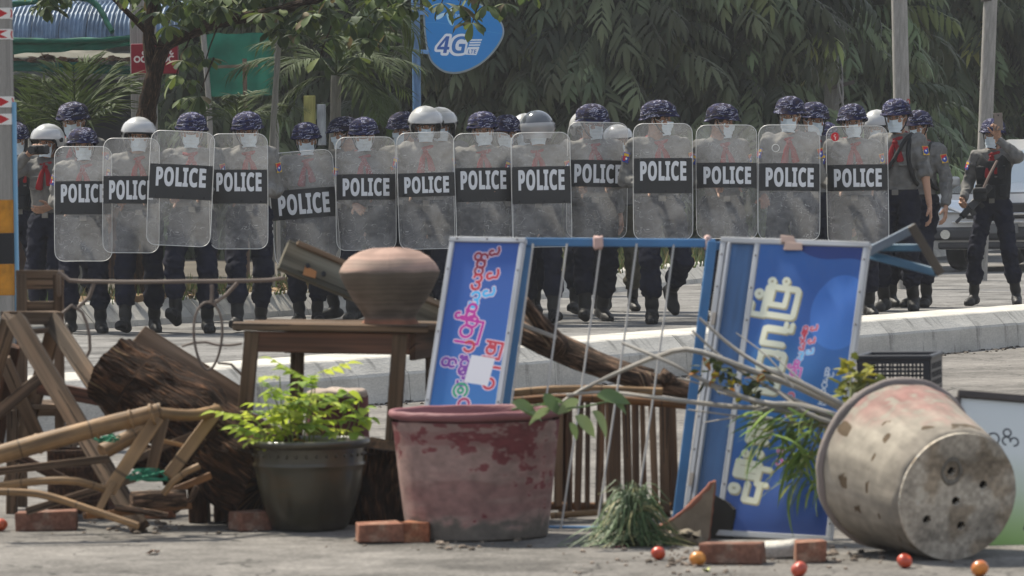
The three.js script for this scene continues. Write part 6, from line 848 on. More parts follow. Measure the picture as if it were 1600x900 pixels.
// ------------------------------------------------------------------ round-letter writing (drawn stroke by stroke)
const GLYPH = { // each glyph in a unit box, tops up; arcs [cx, cy, r, from, to] and lines [[x, y], ...]
  wa: [['a', 0.5, 0.5, 0.36, 0, 6.3]], ga: [['a', 0.5, 0.5, 0.36, 2.2, 7.2 + 0.0]], pa: [['a', 0.5, 0.5, 0.36, -0.9, 4.05]], ta: [['a', 0.28, 0.5, 0.26, 0.7, 6.3], ['a', 0.74, 0.5, 0.26, 3.1, 8.6]], ka: [['a', 0.27, 0.5, 0.25, 1.7, 6.3], ['a', 0.75, 0.5, 0.25, 3.1, 7.8]], kha: [['a', 0.5, 0.5, 0.36, 0.4, 5.4], ['a', 0.5, 0.5, 0.14, 0, 6.3]], sa: [['a', 0.5, 0.34, 0.22, -0.6, 4.6], ['a', 0.5, 0.74, 0.22, -1.5, 3.6]],
  ring: [['a', 0.5, 0.5, 0.16, 0, 6.3]], hook: [['l', [0.15, 0.15], [0.4, 0.05], [0.7, 0.1], [0.75, 0.4]], ['a', 0.68, 0.62, 0.2, -1.2, 3.4]], box: [['l', [0.12, 0.9], [0.12, 0.12], [0.88, 0.12], [0.88, 0.9]], ['a', 0.5, 0.62, 0.2, 0, 6.3]], stem: [['l', [0.5, 0.1], [0.5, 0.9]]], dots: [['a', 0.5, 0.28, 0.1, 0, 6.3], ['a', 0.5, 0.7, 0.1, 0, 6.3]],
};
function glyph(x, name, X, Y, s, turn) { x.save(); x.translate(X, Y); x.rotate(turn); x.scale(s, s); x.translate(-0.5, -0.5); x.beginPath(); for (const [k, ...a] of GLYPH[name]) { if (k === 'a') { const [cx, cy, r, f, e] = a; x.moveTo(cx + r * Math.cos(f), cy + r * Math.sin(f)); x.arc(cx, cy, r, f, Math.min(e, f + 6.2832)); } else { x.moveTo(...a[0]); for (const p of a.slice(1)) x.lineTo(...p); } } x.restore(); x.stroke(); }
const write = (x, list, s, turn, inks) => { x.lineCap = x.lineJoin = 'round'; for (const [w, pick] of inks) { x.lineWidth = w; for (const [n, X, Y, c, k = 1] of list) { x.strokeStyle = typeof pick === 'string' ? pick : c; glyph(x, n, X, Y, s * k, turn); } } };
function board(o, name, label, tl, tr, bl, thick) { // a flat sign board; returns [group, width, height], local x across the top, y down its side
  const X = tr.clone().sub(tl), w = X.length(); X.normalize(); const Y = tl.clone().sub(bl); Y.addScaledVector(X, -Y.dot(X)); const h = Y.length(); Y.normalize(); const Z = X.clone().cross(Y);
  const t = thing(name, label, 'sign'); t.applyMatrix4(new THREE.Matrix4().makeBasis(X, Y, Z).setPosition(tl)); return [t, w, h];
}
{ // narrow blue signboard leaning behind the painted pot
  const tl = at(705, 371, 16.1), tr = at(822, 373, 16.0), bl = at(641, 800, 15.74), [t, w, h] = board(0, 'narrow_signboard', 'narrow blue signboard with coloured round lettering turned sideways, behind the painted pot', tl, tr, bl);
  const S = 512 / w, face = canvasTex(512, Math.min(2048, Math.round(h * S)), (x, W, H) => {
    const g = x.createLinearGradient(0, 0, W * 0.3, H); g.addColorStop(0, '#31559f'); g.addColorStop(0.35, '#2d60ac'); g.addColorStop(0.6, '#3576b8'); g.addColorStop(1, '#4c90c8'); x.fillStyle = g; x.fillRect(0, 0, W, H);
    const u = W / 118, P_ = (px, py) => [(px + (py - 371) * 0.148 - 706) * u, (py - 371) * u * 0.99];
    const R = '#8e1f36', R2 = '#c22a3e', C = '#4bb8ee', Mg = '#c02a9a', Pu = '#7d3aa0', Gr = '#2fa07a', D = '#c43a4a';
    const L = [['hook', 774, 392, R, 0.75], ['sa', 755, 402, R], ['ta', 752, 418, R], ['hook', 771, 428, R2, 0.9], ['ka', 747, 441, R2], ['hook', 765, 456, C, 0.85], ['ka', 744, 469, C], ['ta', 739, 488, Mg], ['hook', 722, 491, Mg, 0.9], ['wa', 740, 504, Mg], ['box', 736, 520, Mg, 1.9], ['ga', 735, 543, D, 0.9], ['sa', 705, 569, Pu, 1.1], ['dots', 727, 560, Pu, 0.7], ['ta', 727, 575, Pu], ['ka', 725, 592, Pu], ['kha', 722, 612, Gr, 1.2], ['ta', 725, 640, '#b03a6a', 1.3], ['box', 720, 668, '#b03a6a', 1.2], ['wa', 716, 695, R2], ['box', 773, 548, D, 1.35], ['ring', 772, 540, D, 1.2], ['stem', 779, 575, D, 0.8], ['wa', 766, 600, D, 0.9]].map(([n, px, py, c, k]) => [n, ...P_(px, py), c, k]);
    write(x, L, 24 * u, Math.PI / 2 + 0.14, [[7 * u, '#ecd3de'], [4.2 * u, 0]]);
    x.save(); x.globalAlpha = 0.25; x.fillStyle = '#a9d4ee'; const [bx, by] = P_(733, 550); x.restore();
    x.fillStyle = '#dedde0'; const [qx, qy] = P_(739, 556); x.save(); x.translate(qx, qy); x.rotate(0.12); x.fillRect(0, 0, 38 * u, 43 * u); x.restore();
  });
  const g = mv(new THREE.PlaneGeometry(w, h), w / 2, -h / 2, 0.003); part('printed_face', g, mat([0.95, 0.95, 0.97], 0.42, { map: face }), t);
  part('back_panel', mv(new THREE.BoxGeometry(w - 0.01, h - 0.01, 0.008), w / 2, -h / 2, -0.006), M.whitePaint, t);
  const f = 0.019; part('frame_rail', rbox(w + 0.004, f, 0.026, 0.003, w / 2, -f / 2, 0), M.whitePaint, t); part('frame_rail', rbox(w + 0.004, f, 0.026, 0.003, w / 2, -h + f / 2, 0), M.whitePaint, t); part('frame_stile', rbox(f, h - 2 * f, 0.024, 0.003, f / 2, -h / 2, 0), M.whitePaint, t); part('frame_stile', rbox(f, h - 2 * f, 0.024, 0.003, w - f / 2, -h / 2, 0), M.whitePaint, t);
  const sc = []; for (const [a, b] of [[0.1, 0.008], [0.5, 0.008], [0.9, 0.008]]) sc.push(new THREE.SphereGeometry(0.0035, 8, 6).translate(w * a, -b, 0.013)); for (const y of [0.12, 0.35, 0.6, 0.85]) for (const s of [f / 2, w - f / 2]) sc.push(new THREE.SphereGeometry(0.0035, 8, 6).translate(s, -h * y, 0.012)); part('screw', sc, M.darkIron, t);
}
{ // large banner signboard
  const tl = at(1129, 372, 15.55), tr = at(1360, 380, 15.36), bl = at(1067, 835, 15.22), [t, w, h] = board(0, 'banner_signboard', 'large blue banner signboard with cream block lettering turned sideways', tl, tr, bl);
  const u0 = 0.058 / 0.23 * w / w, strip = w * 0.25;
  const bw = w - strip, tw = 700, sc = tw / bw, banner = canvasTex(tw, Math.min(2048, Math.round(h * sc)), (x, W, H) => {
    const g = x.createLinearGradient(0, 0, W, H); g.addColorStop(0, '#2e62a8'); g.addColorStop(0.3, '#28529a'); g.addColorStop(0.55, '#3470ae'); g.addColorStop(0.75, '#26509a'); g.addColorStop(1, '#203f86'); x.fillStyle = g; x.fillRect(0, 0, W, H);
    const g2 = x.createRadialGradient(W * 0.2, H * 0.45, 10, W * 0.2, H * 0.45, W * 0.9); g2.addColorStop(0, 'rgba(70,150,190,0.55)'); g2.addColorStop(1, 'rgba(40,90,180,0)'); x.fillStyle = g2; x.fillRect(0, 0, W, H);
    x.fillStyle = 'rgba(24,40,110,0.75)'; x.beginPath(); x.moveTo(W * 0.3, 0); x.lineTo(W, 0); x.lineTo(W, H * 0.06); x.bezierCurveTo(W * 0.8, H * 0.02, W * 0.6, H * 0.1, W * 0.3, 0); x.fill();
    x.fillStyle = 'rgba(70,130,215,0.55)'; x.beginPath(); x.ellipse(W * 0.83, H * 0.235, W * 0.27, H * 0.13, 0.1, 0, 7); x.fill();
    const u = W / 170, Q = (px, py) => [(px + (py - 380) * 0.105 - 1189) * u, (py - 376) * u * 1.0];
    // cream block letters, each a squared ring or comb, with a darker side face
    const blk = []; const rect = (px, py, w_, h_, t_, open) => blk.push([px, py, w_, h_, t_, open]);
    const paint = (dx, dy, col) => { x.lineJoin = 'round'; x.lineCap = 'round'; for (const [px, py, w_, h_, t_, open] of blk) { const [X, Y] = Q(px, py); x.save(); x.translate(X + dx, Y + dy); x.rotate(0.11); x.strokeStyle = col; x.lineWidth = t_ * u; x.beginPath(); const a = w_ * u, b = h_ * u; if (open === 'dot') { x.lineWidth = t_ * u; x.arc(0, 0, a, 0, 7); } else if (open === 'C') { x.moveTo(a, -b); x.lineTo(-a, -b); x.lineTo(-a, b); x.lineTo(a, b); } else if (open === 'U') { x.moveTo(-a, -b); x.lineTo(-a, b); x.lineTo(a, b); x.lineTo(a, -b); } else if (open === 'I') { x.moveTo(-a, 0); x.lineTo(a, 0); } else if (open === 'E') { x.moveTo(a, -b); x.lineTo(-a, -b); x.lineTo(-a, b); x.lineTo(a, b); x.moveTo(-a, 0); x.lineTo(a, 0); } else { x.roundRect ? x.roundRect(-a, -b, 2 * a, 2 * b, 4 * u) : x.rect(-a, -b, 2 * a, 2 * b); } x.stroke(); x.restore(); } };
    rect(1210, 438, 4.5, 0, 5, 'dot'); rect(1233, 438, 4.5, 0, 5, 'dot'); rect(1225, 470, 25, 22, 9, 'O'); rect(1221, 465, 12, 10, 8, 'U'); rect(1190, 458, 5, 5, 6, 'dot'); rect(1188, 482, 11, 8, 8, 'U'); rect(1216, 525, 17, 11, 9, 'C'); rect(1218, 512, 13, 0, 8, 'I'); rect(1240, 510, 5, 5, 7, 'U'); rect(1213, 563, 19, 13, 9, 'O'); rect(1198, 550, 4, 0, 5, 'dot'); rect(1223, 552, 4, 0, 5, 'dot');
    rect(1205, 598, 18, 11, 9, 'O'); rect(1190, 625, 6, 12, 8, 'I'); rect(1205, 640, 14, 11, 8, 'C'); rect(1196, 674, 15, 12, 9, 'E'); rect(1176, 706, 4, 0, 5, 'dot'); rect(1199, 706, 4, 0, 5, 'dot'); rect(1180, 730, 17, 10, 9, 'E'); rect(1205, 740, 8, 12, 8, 'C'); rect(1188, 765, 10, 12, 9, 'U'); rect(1160, 760, 6, 5, 7, 'O'); rect(1170, 732, 4, 8, 7, 'I');
    x.globalAlpha = 0.85; paint(2.5 * u, 3.2 * u, '#3a4560'); x.globalAlpha = 1; for (let k = 3; k > 0; k--) paint(1.1 * u * k * 0.8, 1.1 * u * k * 0.9, '#a89f7c'); paint(0, 0, '#e3e2cc');
    const R = '#c2283f', C = '#47b5ea', Mg = '#c23aa4';
    write(x, [['hook', 1279, 508, R], ['ta', 1266, 513, R], ['ka', 1263, 522, R], ['hook', 1276, 528, R], ['ka', 1262, 537, R], ['hook', 1274, 545, C], ['ka', 1260, 553, C], ['ta', 1254, 566, Mg], ['hook', 1245, 568, Mg], ['box', 1252, 580, Mg, 1.7], ['ga', 1246, 615, R], ['ta', 1243, 640, Mg], ['sa', 1233, 700, Mg], ['ga', 1230, 716, Mg]].map(([n, a, b, c, k]) => [n, ...Q(a, b), c, k]), 13 * u, Math.PI / 2 + 0.13, [[4.4 * u, '#e9d3e0'], [2.6 * u, 0]]);
    write(x, [['ta', 1303, 575, '#e6e9f0'], ['ka', 1301, 586, '#e6e9f0'], ['wa', 1299, 596, '#e6e9f0'], ['ta', 1297, 607, '#e6e9f0'], ['hook', 1308, 580, '#e6e9f0'], ['box', 1296, 620, '#e6e9f0', 1.3]].map(([n, a, b, c, k]) => [n, ...Q(a, b), c, k]), 11 * u, Math.PI / 2 + 0.13, [[1.8 * u, 0]]);
    x.fillStyle = 'rgba(20,30,60,0.5)'; x.fillRect(W * 0.34, 0, W * 0.14, H * 0.012);
  });
  const bg = new THREE.PlaneGeometry(bw - 0.02, h - 0.02, 40, 70); { const p = bg.attributes.position; for (let i = 0; i < p.count; i++) { const x = p.getX(i), y = p.getY(i), e = Math.min(1, (bw / 2 - 0.01 - Math.abs(x)) / 0.05, (h / 2 - 0.01 - Math.abs(y)) / 0.05), top = sstep(0.2, 0.5, y / h); p.setZ(i, 0.007 * e * (n3(x * 5, y * 3, 4) + top * 1.2 * n3(x * 9 + y * 5, y * 3, 8))); } bg.computeVertexNormals(); }
  part('banner', mv(bg, strip + bw / 2, -h / 2, 0.011), mat([0.95, 0.95, 0.93], 0.38, { map: banner }), t);
  part('blue_strip_panel', mv(new THREE.BoxGeometry(strip - 0.01, h - 0.02, 0.006), strip / 2, -h / 2, -0.002), mat([0.075, 0.19, 0.42], 0.4, { map: T.mottle }), t);
  const f = 0.02, m = mat([0.76, 0.77, 0.79], 0.55, { map: T.mottle }); part('frame_rail', rbox(w + 0.004, f, 0.034, 0.003, w / 2, -f / 2, 0), m, t); part('frame_rail', rbox(w + 0.004, f, 0.034, 0.003, w / 2, -h + f / 2, 0), m, t); for (const x of [f / 2, strip, w - f / 2]) part('frame_stile', rbox(f, h - 2 * f, 0.031, 0.003, x, -h / 2, 0), m, t); part('frame_stile', rbox(0.012, h - 2 * f, 0.029, 0.003, f * 1.55, -h / 2, 0.003), M.whitePaint, t);
  reseed(6); const screws = []; for (let i = 0; i < 9; i++) for (const x of [f / 2, strip, w - f / 2]) screws.push(new THREE.SphereGeometry(0.0035, 8, 6).translate(x, -h * (0.06 + i * 0.11), 0.016)); part('screw', screws, M.darkIron, t);
  part('torn_scrap', [warp(rbox(0.05, 0.03, 0.006, 0.002, w * 0.46, -0.005, 0.02), 0.008, 40, 1), warp(rbox(0.06, 0.02, 0.006, 0.002, w * 0.5, -0.03, 0.018), 0.01, 30, 5)], mat([0.45, 0.33, 0.28], 0.9), t); part('tape', [rbox(0.022, 0.07, 0.004, 0.001, w - f / 2, -h * 0.45, 0.018), rbox(0.014, 0.045, 0.004, 0.001, f * 0.7, -h * 0.28, 0.018), rbox(0.014, 0.045, 0.004, 0.001, f * 0.7, -h * 0.82, 0.018)], mat([0.33, 0.29, 0.25], 0.8), t);
}
{ // blue steel frame strung with cords
  const O = at(970, 828, 15.85).setY(0), t = thing('blue_metal_frame', 'blue painted steel frame strung with pale cords between the two signboards', 'metal frame', O), L = (px, py, d) => at(px, py, d).sub(O), B = (n, x0, y0, d0, x1, y1, d1, w, th, m = M.bluePaint) => part(n, bar(L(x0, y0, d0), L(x1, y1, d1), w, th), m, t);
  B('top_bar', 815, 378, 16.05, 1118, 380, 16.0, 0.03, 0.03); B('upright', 1113, 378, 15.96, 1056, 826, 15.62, 0.034, 0.03); B('bottom_bar', 770, 827, 15.75, 1062, 830, 15.66, 0.028, 0.03); B('upright', 826, 378, 16.06, 764, 827, 15.78, 0.028, 0.028);
  B('strut', 1352, 396, 15.9, 1430, 356, 15.7, 0.032, 0.022, mat([0.34, 0.42, 0.52], 0.5, { map: T.mottle })); B('strut', 1350, 387, 15.95, 1446, 387, 15.7, 0.026, 0.02, mat([0.09, 0.26, 0.42], 0.5, { map: T.mottle })); B('strut', 1350, 396, 15.95, 1464, 426, 15.7, 0.03, 0.022, mat([0.09, 0.26, 0.42], 0.5, { map: T.mottle })); B('end_plate', 1424, 352, 15.68, 1470, 428, 15.68, 0.03, 0.045, mat([0.14, 0.115, 0.09], 0.7, { map: T.mottle }));
  B('rear_bar', 1113, 384, 16.05, 1360, 390, 16.0, 0.03, 0.03);
  for (const [x0, x1] of [[833, 770], [886, 823], [939, 876], [995, 932], [1053, 990]]) part('cord', tube([L(x0, 381, 16.0), L(lerp(x0, x1, 0.5) + 1.5, 604, 15.87), L(x1, 828, 15.7)], 0.0042, { m: 6, n: 24 }), M.cord, t);
  for (const x of [932, 1106, 938]) part('cord_knot', warp(rbox(0.022, 0.045, 0.042, 0.008), 0.006, 40, x).translate(...L(x, 379, 16.0).toArray()), mat([0.55, 0.38, 0.34], 0.9), t);
}
{ // slatted panel behind the cords
  const O = at(965, 800, 16.15).setY(0), t = thing('slatted_panel', 'panel of upright brown bamboo slats behind the blue steel frame', 'slatted panel', O), L = (px, py, d = 16.1) => at(px, py, d).sub(O); reseed(19);
  const xs = [800, 816, 832, 846, 860, 874, 890, 905, 918, 938, 952, 965, 979, 993, 1004, 1019, 1038, 1052]; xs.forEach((x, i) => { const w = [14, 12, 12, 11, 12, 13, 9, 11, 8, 13, 12, 13, 13, 12, 9, 12, 15, 13][i] / 446, k = (x - 960) * 0.02; part('slat', bar(L(x - k + rr(-1, 1), 622, 16.1), L(x + k * 2 + rr(-3, 3), 796 + rr(-6, 6), 16.05), w, 0.012, { rough: 0.002 }), [mat([0.30, 0.20, 0.12], 0.6, { map: T.wood }), mat([0.24, 0.16, 0.10], 0.65, { map: T.wood }), mat([0.36, 0.26, 0.17], 0.6, { map: T.wood })][Math.floor(rnd() * 3)], t); });
  part('rail', tube([L(775, 628), L(900, 622), L(1085, 634)], 0.016, { m: 10 }), M.bambooDark, t); part('rail', tube([L(780, 616, 16.0), L(880, 608, 15.98), L(1035, 612, 16.0)], 0.015, { m: 10, rough: 0.08 }), M.bamboo, t); part('rail', tube([L(770, 790), L(1070, 792)], 0.015, { m: 10 }), M.bambooDark, t); part('rail', tube([L(860, 806, 15.95), L(945, 800, 15.95)], 0.012), M.bamboo, t);
  for (const x of [880, 1040]) part('leg', bar(L(x, 620, 16.15), L(x, 840, 16.15), 0.035, 0.03), M.woodDark, t);
}
{ // fallen limb
  const O = at(900, 560, 16.5), t = thing('fallen_limb', 'thick bare grey-brown tree limb with a broken side stub', 'tree limb', O), L = (px, py, d) => at(px, py, d).sub(O);
  part('limb_body', tube([L(778, 488, 16.7), L(830, 522, 16.6), L(900, 556, 16.5), L(985, 588, 16.4), L(1082, 612, 16.35)], [0.062, 0.03], { m: 20, rough: 0.12, grain: 0.04, freq: 5 }), M.limb, t); part('stub', tube([L(878, 545, 16.5), L(850, 512, 16.45), L(818, 470, 16.4)], [0.04, 0.02], { m: 14, rough: 0.14 }), M.limb, t);
  part('side_branch', tube([L(885, 536, 16.55), L(960, 566, 16.55), L(1022, 582, 16.55)], [0.022, 0.012], { rough: 0.1 }), M.limb, t); part('knot', warp(new THREE.SphereGeometry(0.034, 14, 10), 0.012, 22).translate(...L(1042, 592, 16.35).toArray()), M.limb, t); part('split_stick', bar(L(788, 497, 16.4), L(870, 528, 16.4), 0.016, 0.012), M.twig, t);
}
// ------------------------------------------------------------------ cut branches with leaves
{
  const O = at(1310, 640, 15.1), t = thing('cut_branches', 'bundle of pale bare branches with narrow green leaves drooping before the banner', 'branches', O), L = (px, py, d) => at(px, py, d).sub(O); reseed(23);
  const br = (pts, r) => part('branch', tube(pts.map((p) => L(...p)), r, { m: 8, rough: 0.12, freq: 8 }), M.twig, t);
  br([[1345, 652, 14.9], [1250, 606, 15.0], [1182, 582, 15.05], [1074, 546, 15.1], [1030, 556, 15.15], [970, 580, 15.2], [890, 620, 15.25], [862, 642, 15.3]], [0.014, 0.005]); br([[1340, 660, 14.9], [1250, 634, 14.95], [1194, 630, 14.98], [1110, 600, 15.05], [1058, 572, 15.1], [972, 536, 15.2]], [0.012, 0.005]); br([[1335, 660, 14.9], [1210, 640, 15.0], [1130, 634, 15.05], [1030, 622, 15.1], [950, 613, 15.2], [885, 617, 15.25]], [0.011, 0.005]);
  br([[1330, 640, 14.92], [1250, 598, 14.95], [1190, 572, 15.0], [1142, 540, 15.05], [1093, 497, 15.1]], [0.011, 0.005]); br([[1320, 655, 14.9], [1235, 622, 15.0], [1140, 568, 15.1], [1082, 517, 15.15]], [0.009, 0.004]); br([[1325, 668, 14.9], [1270, 650, 14.92], [1215, 612, 15.0]], [0.01, 0.005]);
  for (const [x0, y0, x1, y1, r] of [[1330, 650, 1168, 560, 0.006], [1325, 662, 1120, 612, 0.006], [1320, 668, 1075, 640, 0.005], [1310, 640, 1210, 556, 0.005], [1300, 655, 1060, 590, 0.005], [1330, 672, 1180, 650, 0.006], [1240, 606, 1150, 520, 0.004], [1200, 636, 1100, 660, 0.004]]) br([[x0, y0, 14.93], [lerp(x0, x1, 0.5) + rr(-8, 8), lerp(y0, y1, 0.5) + rr(-5, 5), 15], [x1, y1, 15.08]], [r, r * 0.45]);
  const lance = [blade(0.12, 0.0085, 0.5, 5), blade(0.15, 0.009, 0.8, 5), blade(0.09, 0.008, 0.3, 5)], small = [blade(0.05, 0.014, 0.3, 4), blade(0.04, 0.012, 0.2, 4)];
  const g1 = [[0.15, 0.24, 0.055], [0.20, 0.29, 0.065], [0.11, 0.18, 0.045], [0.27, 0.31, 0.08]].map((c) => mat(c, 0.9, { transmission: 0.35 })), g2 = [[0.045, 0.06, 0.018], [0.03, 0.04, 0.014], [0.30, 0.25, 0.03], [0.08, 0.09, 0.02], [0.36, 0.16, 0.04]].map((c) => mat(c, 0.9, { transmission: 0.35 }));
  const put = (g, m, px, py, d, yaw, pit, s = 1) => { const f = part('leaf', g, m, t); f.position.copy(L(px, py, d)); f.rotation.set(rr(-0.8, 0.8), yaw, pit, 'YZX'); f.scale.setScalar(s); };
  const tw = (pts, r = 0.004) => part('twig', tube(pts.map((p) => L(...p)), [r, r * 0.5], { m: 5 }), mat([0.22, 0.24, 0.1], 0.8), t);
  for (const [x, y, n] of [[1215, 668, 11], [1245, 690, 12], [1270, 665, 10], [1230, 715, 12], [1262, 722, 12], [1285, 700, 8], [1250, 745, 10], [1200, 655, 9], [1275, 745, 8], [1288, 650, 8], [1195, 680, 7], [1220, 645, 9], [1255, 650, 10], [1240, 670, 9], [1262, 700, 9]]) { tw([[1295, 650, 14.95], [lerp(1295, x, 0.5), lerp(650, y, 0.45), 14.95], [x, y, 14.95]]); for (let i = 0; i < n; i++) put(lance[i % 3], g1[Math.floor(rnd() * 4)], x + rr(-12, 12), y + rr(-12, 12), 14.95 + rr(-0.08, 0.08), rnd() < 0.72 ? Math.PI + rr(-0.9, 0.9) : rr(-0.9, 0.9), rr(-0.9, 0.25), rr(0.7, 1.15)); }
  for (const [x, y, n] of [[1125, 578, 12], [1150, 590, 14], [1175, 600, 12], [1100, 590, 7], [1160, 615, 9], [1190, 588, 8], [1135, 605, 8], [1105, 566, 5]]) for (let i = 0; i < n; i++) put(small[i % 2], g2[rnd() < 0.14 ? (rnd() < 0.5 ? 2 : 4) : rnd() < 0.5 ? 0 : rnd() < 0.6 ? 1 : 3], x + rr(-16, 16), y + rr(-13, 13), 15.05 + rr(-0.06, 0.06), rr(-3.1, 3.1), rr(-0.9, 0.6), rr(0.7, 1.1));
  const y2 = [[0.20, 0.21, 0.035], [0.33, 0.30, 0.04], [0.13, 0.15, 0.035]].map((c) => mat(c, 0.9, { transmission: 0.35 })); for (const [x, y, n] of [[1325, 568, 8], [1340, 585, 9], [1358, 578, 6], [1320, 598, 7], [1350, 600, 7], [1375, 590, 4], [1318, 615, 6]]) { tw([[1322, 650, 14.95], [1330, 615, 14.97], [x, y, 15]]); for (let i = 0; i < n; i++) put(small[i % 2], y2[Math.floor(rnd() * 3)], x + rr(-9, 9), y + rr(-8, 8), 15 + rr(-0.05, 0.05), rr(-3.1, 3.1), rr(-0.6, 0.7), rr(0.8, 1.25)); }
}
{
  const O = at(880, 640, 15.1), t = thing('leafy_cutting', 'cutting with large pale green leaves hanging over the painted pot rim', 'cutting', O), L = (px, py, d = 15.0) => at(px, py, d).sub(O); reseed(27);
  const heart = (() => { const s = new THREE.Shape(); s.moveTo(0, 0); s.bezierCurveTo(0.02, 0.05, 0.07, 0.05, 0.115, 0); s.bezierCurveTo(0.07, -0.05, 0.02, -0.05, 0, 0); const g = new THREE.ShapeGeometry(s, 10).rotateX(-Math.PI / 2); const p = g.attributes.position; for (let i = 0; i < p.count; i++) p.setY(i, 0.25 * Math.abs(p.getZ(i)) - 2.2 * p.getX(i) ** 2); g.computeVertexNormals(); return g; })();
  const ms = [[0.16, 0.22, 0.09], [0.22, 0.28, 0.13], [0.12, 0.18, 0.075]].map((c) => mat(c, 0.9, { transmission: 0.3 }));
  part('stem', tube([L(800, 640, 15.0), L(850, 632, 14.98), L(890, 638, 14.95), L(975, 622, 15.0)], [0.004, 0.003]), ms[2], t);
  for (const [x, y, yaw, pit, k, roll, s] of [[800, 628, 0.2, -0.25, 0, 0.9, 1], [818, 640, 0.6, -0.15, 1, 0.7, 0.9], [850, 615, -0.4, -0.7, 2, 1.0, 0.8], [862, 640, 3.4, -0.2, 1, 0.8, 0.9], [898, 650, 0.3, -0.5, 1, 1.1, 1], [925, 642, 0.4, -0.7, 1, 0.9, 1.05], [932, 618, 0.1, 0.05, 2, 0.9, 1.1], [905, 625, 3.2, -0.3, 1, 1.2, 0.8], [955, 625, 0.3, -0.4, 2, 0.8, 0.7], [880, 628, 2.8, 0.2, 2, 0.7, 0.7], [890, 660, 0.1, -0.9, 0, 1, 0.6]]) { const f = part('leaf', heart, ms[k], t); f.position.copy(L(x, y, 14.95)); f.rotation.set(roll, yaw, pit - 0.15, 'YZX'); f.scale.set(s * 0.95, s, s * 0.7); }
}
// ------------------------------------------------------------------ small things on the road
{
  const c = at(1405, 577, 16.8), t = thing('plastic_crate', 'black perforated plastic crate standing behind the overturned pot', 'crate', [c.x, 0, c.z], -0.22), yb = at(1400, 604, 16.8).y, yt = at(1400, 556, 16.8).y, m = mat([0.02, 0.021, 0.026], 0.45);
  const grid = (w, h, nx, ny) => { const s = new THREE.Shape(); s.moveTo(-w / 2, -h / 2); s.lineTo(w / 2, -h / 2); s.lineTo(w / 2, h / 2); s.lineTo(-w / 2, h / 2); const W = w * 0.86, H = h * 0.74; for (let i = 0; i < nx; i++) for (let j = 0; j < ny; j++) { const p = new THREE.Path(), cx = -W / 2 + W * (i + 0.5) / nx, cy = -H / 2 + H * (j + 0.5) / ny + h * 0.02, a = W / nx * 0.37, b = H / ny * 0.36; p.moveTo(cx - a, cy - b); p.lineTo(cx - a, cy + b); p.lineTo(cx + a, cy + b); p.lineTo(cx + a, cy - b); s.holes.push(p); } return new THREE.ExtrudeGeometry(s, { depth: 0.006, bevelEnabled: false }); };
  const W = 0.27, D = 0.34, H = 0.17, y0 = yt - H; part('side', mv(grid(W, H, 8, 4), 0, y0 + H / 2, D / 2), m, t); part('side', mv(grid(W, H, 8, 4), 0, y0 + H / 2, -D / 2), m, t); for (const s of [-1, 1]) part('side', mv(grid(D, H, 9, 4).rotateY(Math.PI / 2), s * W / 2, y0 + H / 2, 0), m, t);
  for (const s of [-1, 1]) { part('rim', rbox(W + 0.02, 0.02, 0.02, 0.006, 0, yt, s * D / 2), m, t); part('rim', rbox(0.02, 0.018, D - 0.02, 0.006, s * W / 2, yt, 0), m, t); } part('bottom', rbox(W, 0.012, D, 0.004, 0, y0 + 0.01, 0), m, t);
  const b = thing('upturned_box', 'dark box carrying the black crate behind the overturned pot', 'box', [c.x, 0, c.z]); part('box_body', rbox(0.34, Math.max(0.02, y0 - 0.004), 0.4, 0.01, 0, (y0 - 0.004) / 2, 0), M.woodDark, b);
}
{ // pale printed board at the right edge
  const tl = at(1496, 612, 15.0), tr = at(1680, 627, 15.0), bl = at(1478, 850, 14.75), [t, w, h] = board(0, 'pale_signboard', 'pale green and white signboard with black round lettering behind the overturned pot', tl, tr, bl);
  const face = canvasTex(512, 640, (x, W, H) => { const g = x.createLinearGradient(0, 0, 0, H); g.addColorStop(0, '#cdd0cd'); g.addColorStop(0.35, '#d6d8d3'); g.addColorStop(0.6, '#c2ccb4'); g.addColorStop(1, '#7ea24e'); x.fillStyle = g; x.fillRect(0, 0, W, H); const u = W / 184; write(x, [['ga', 58, 62, '#26282c', 1.2], ['ring', 79, 51, '#26282c', 1.8], ['ka', 84, 64, '#26282c', 1.25], ['wa', 116, 64, '#26282c'], ['ta', 142, 66, '#26282c', 1.2]].map(([n, a, b, c, k]) => [n, a * u, b * u, c, k]), 20 * u, 0.05, [[2.6 * u, 0]]); x.lineWidth = 5 * u; x.strokeStyle = '#3c4436'; x.beginPath(); x.moveTo(118 * u, 172 * u); x.lineTo(110 * u, 198 * u); x.moveTo(134 * u, 170 * u); x.lineTo(126 * u, 200 * u); x.stroke(); });
  part('printed_face', mv(new THREE.PlaneGeometry(w, h - 0.02), w / 2, -h / 2 - 0.01, 0.006), mat([0.95, 0.95, 0.95], 0.5, { map: face }), t); part('back_panel', mv(new THREE.BoxGeometry(w, h - 0.02, 0.008), w / 2, -h / 2 - 0.01, 0), M.whitePaint, t); part('frame_rail', rbox(w, 0.026, 0.03, 0.004, w / 2, -0.012, 0.004), M.darkIron, t); part('frame_stile', rbox(0.024, h - 0.03, 0.028, 0.004, 0.0, -h / 2 - 0.01, 0.004), M.darkIron, t); part('prop', bar(V(w * 0.7, -0.05, -0.01), V(w * 0.7, -h, -0.3), 0.03, 0.03), M.woodDark, t);
}
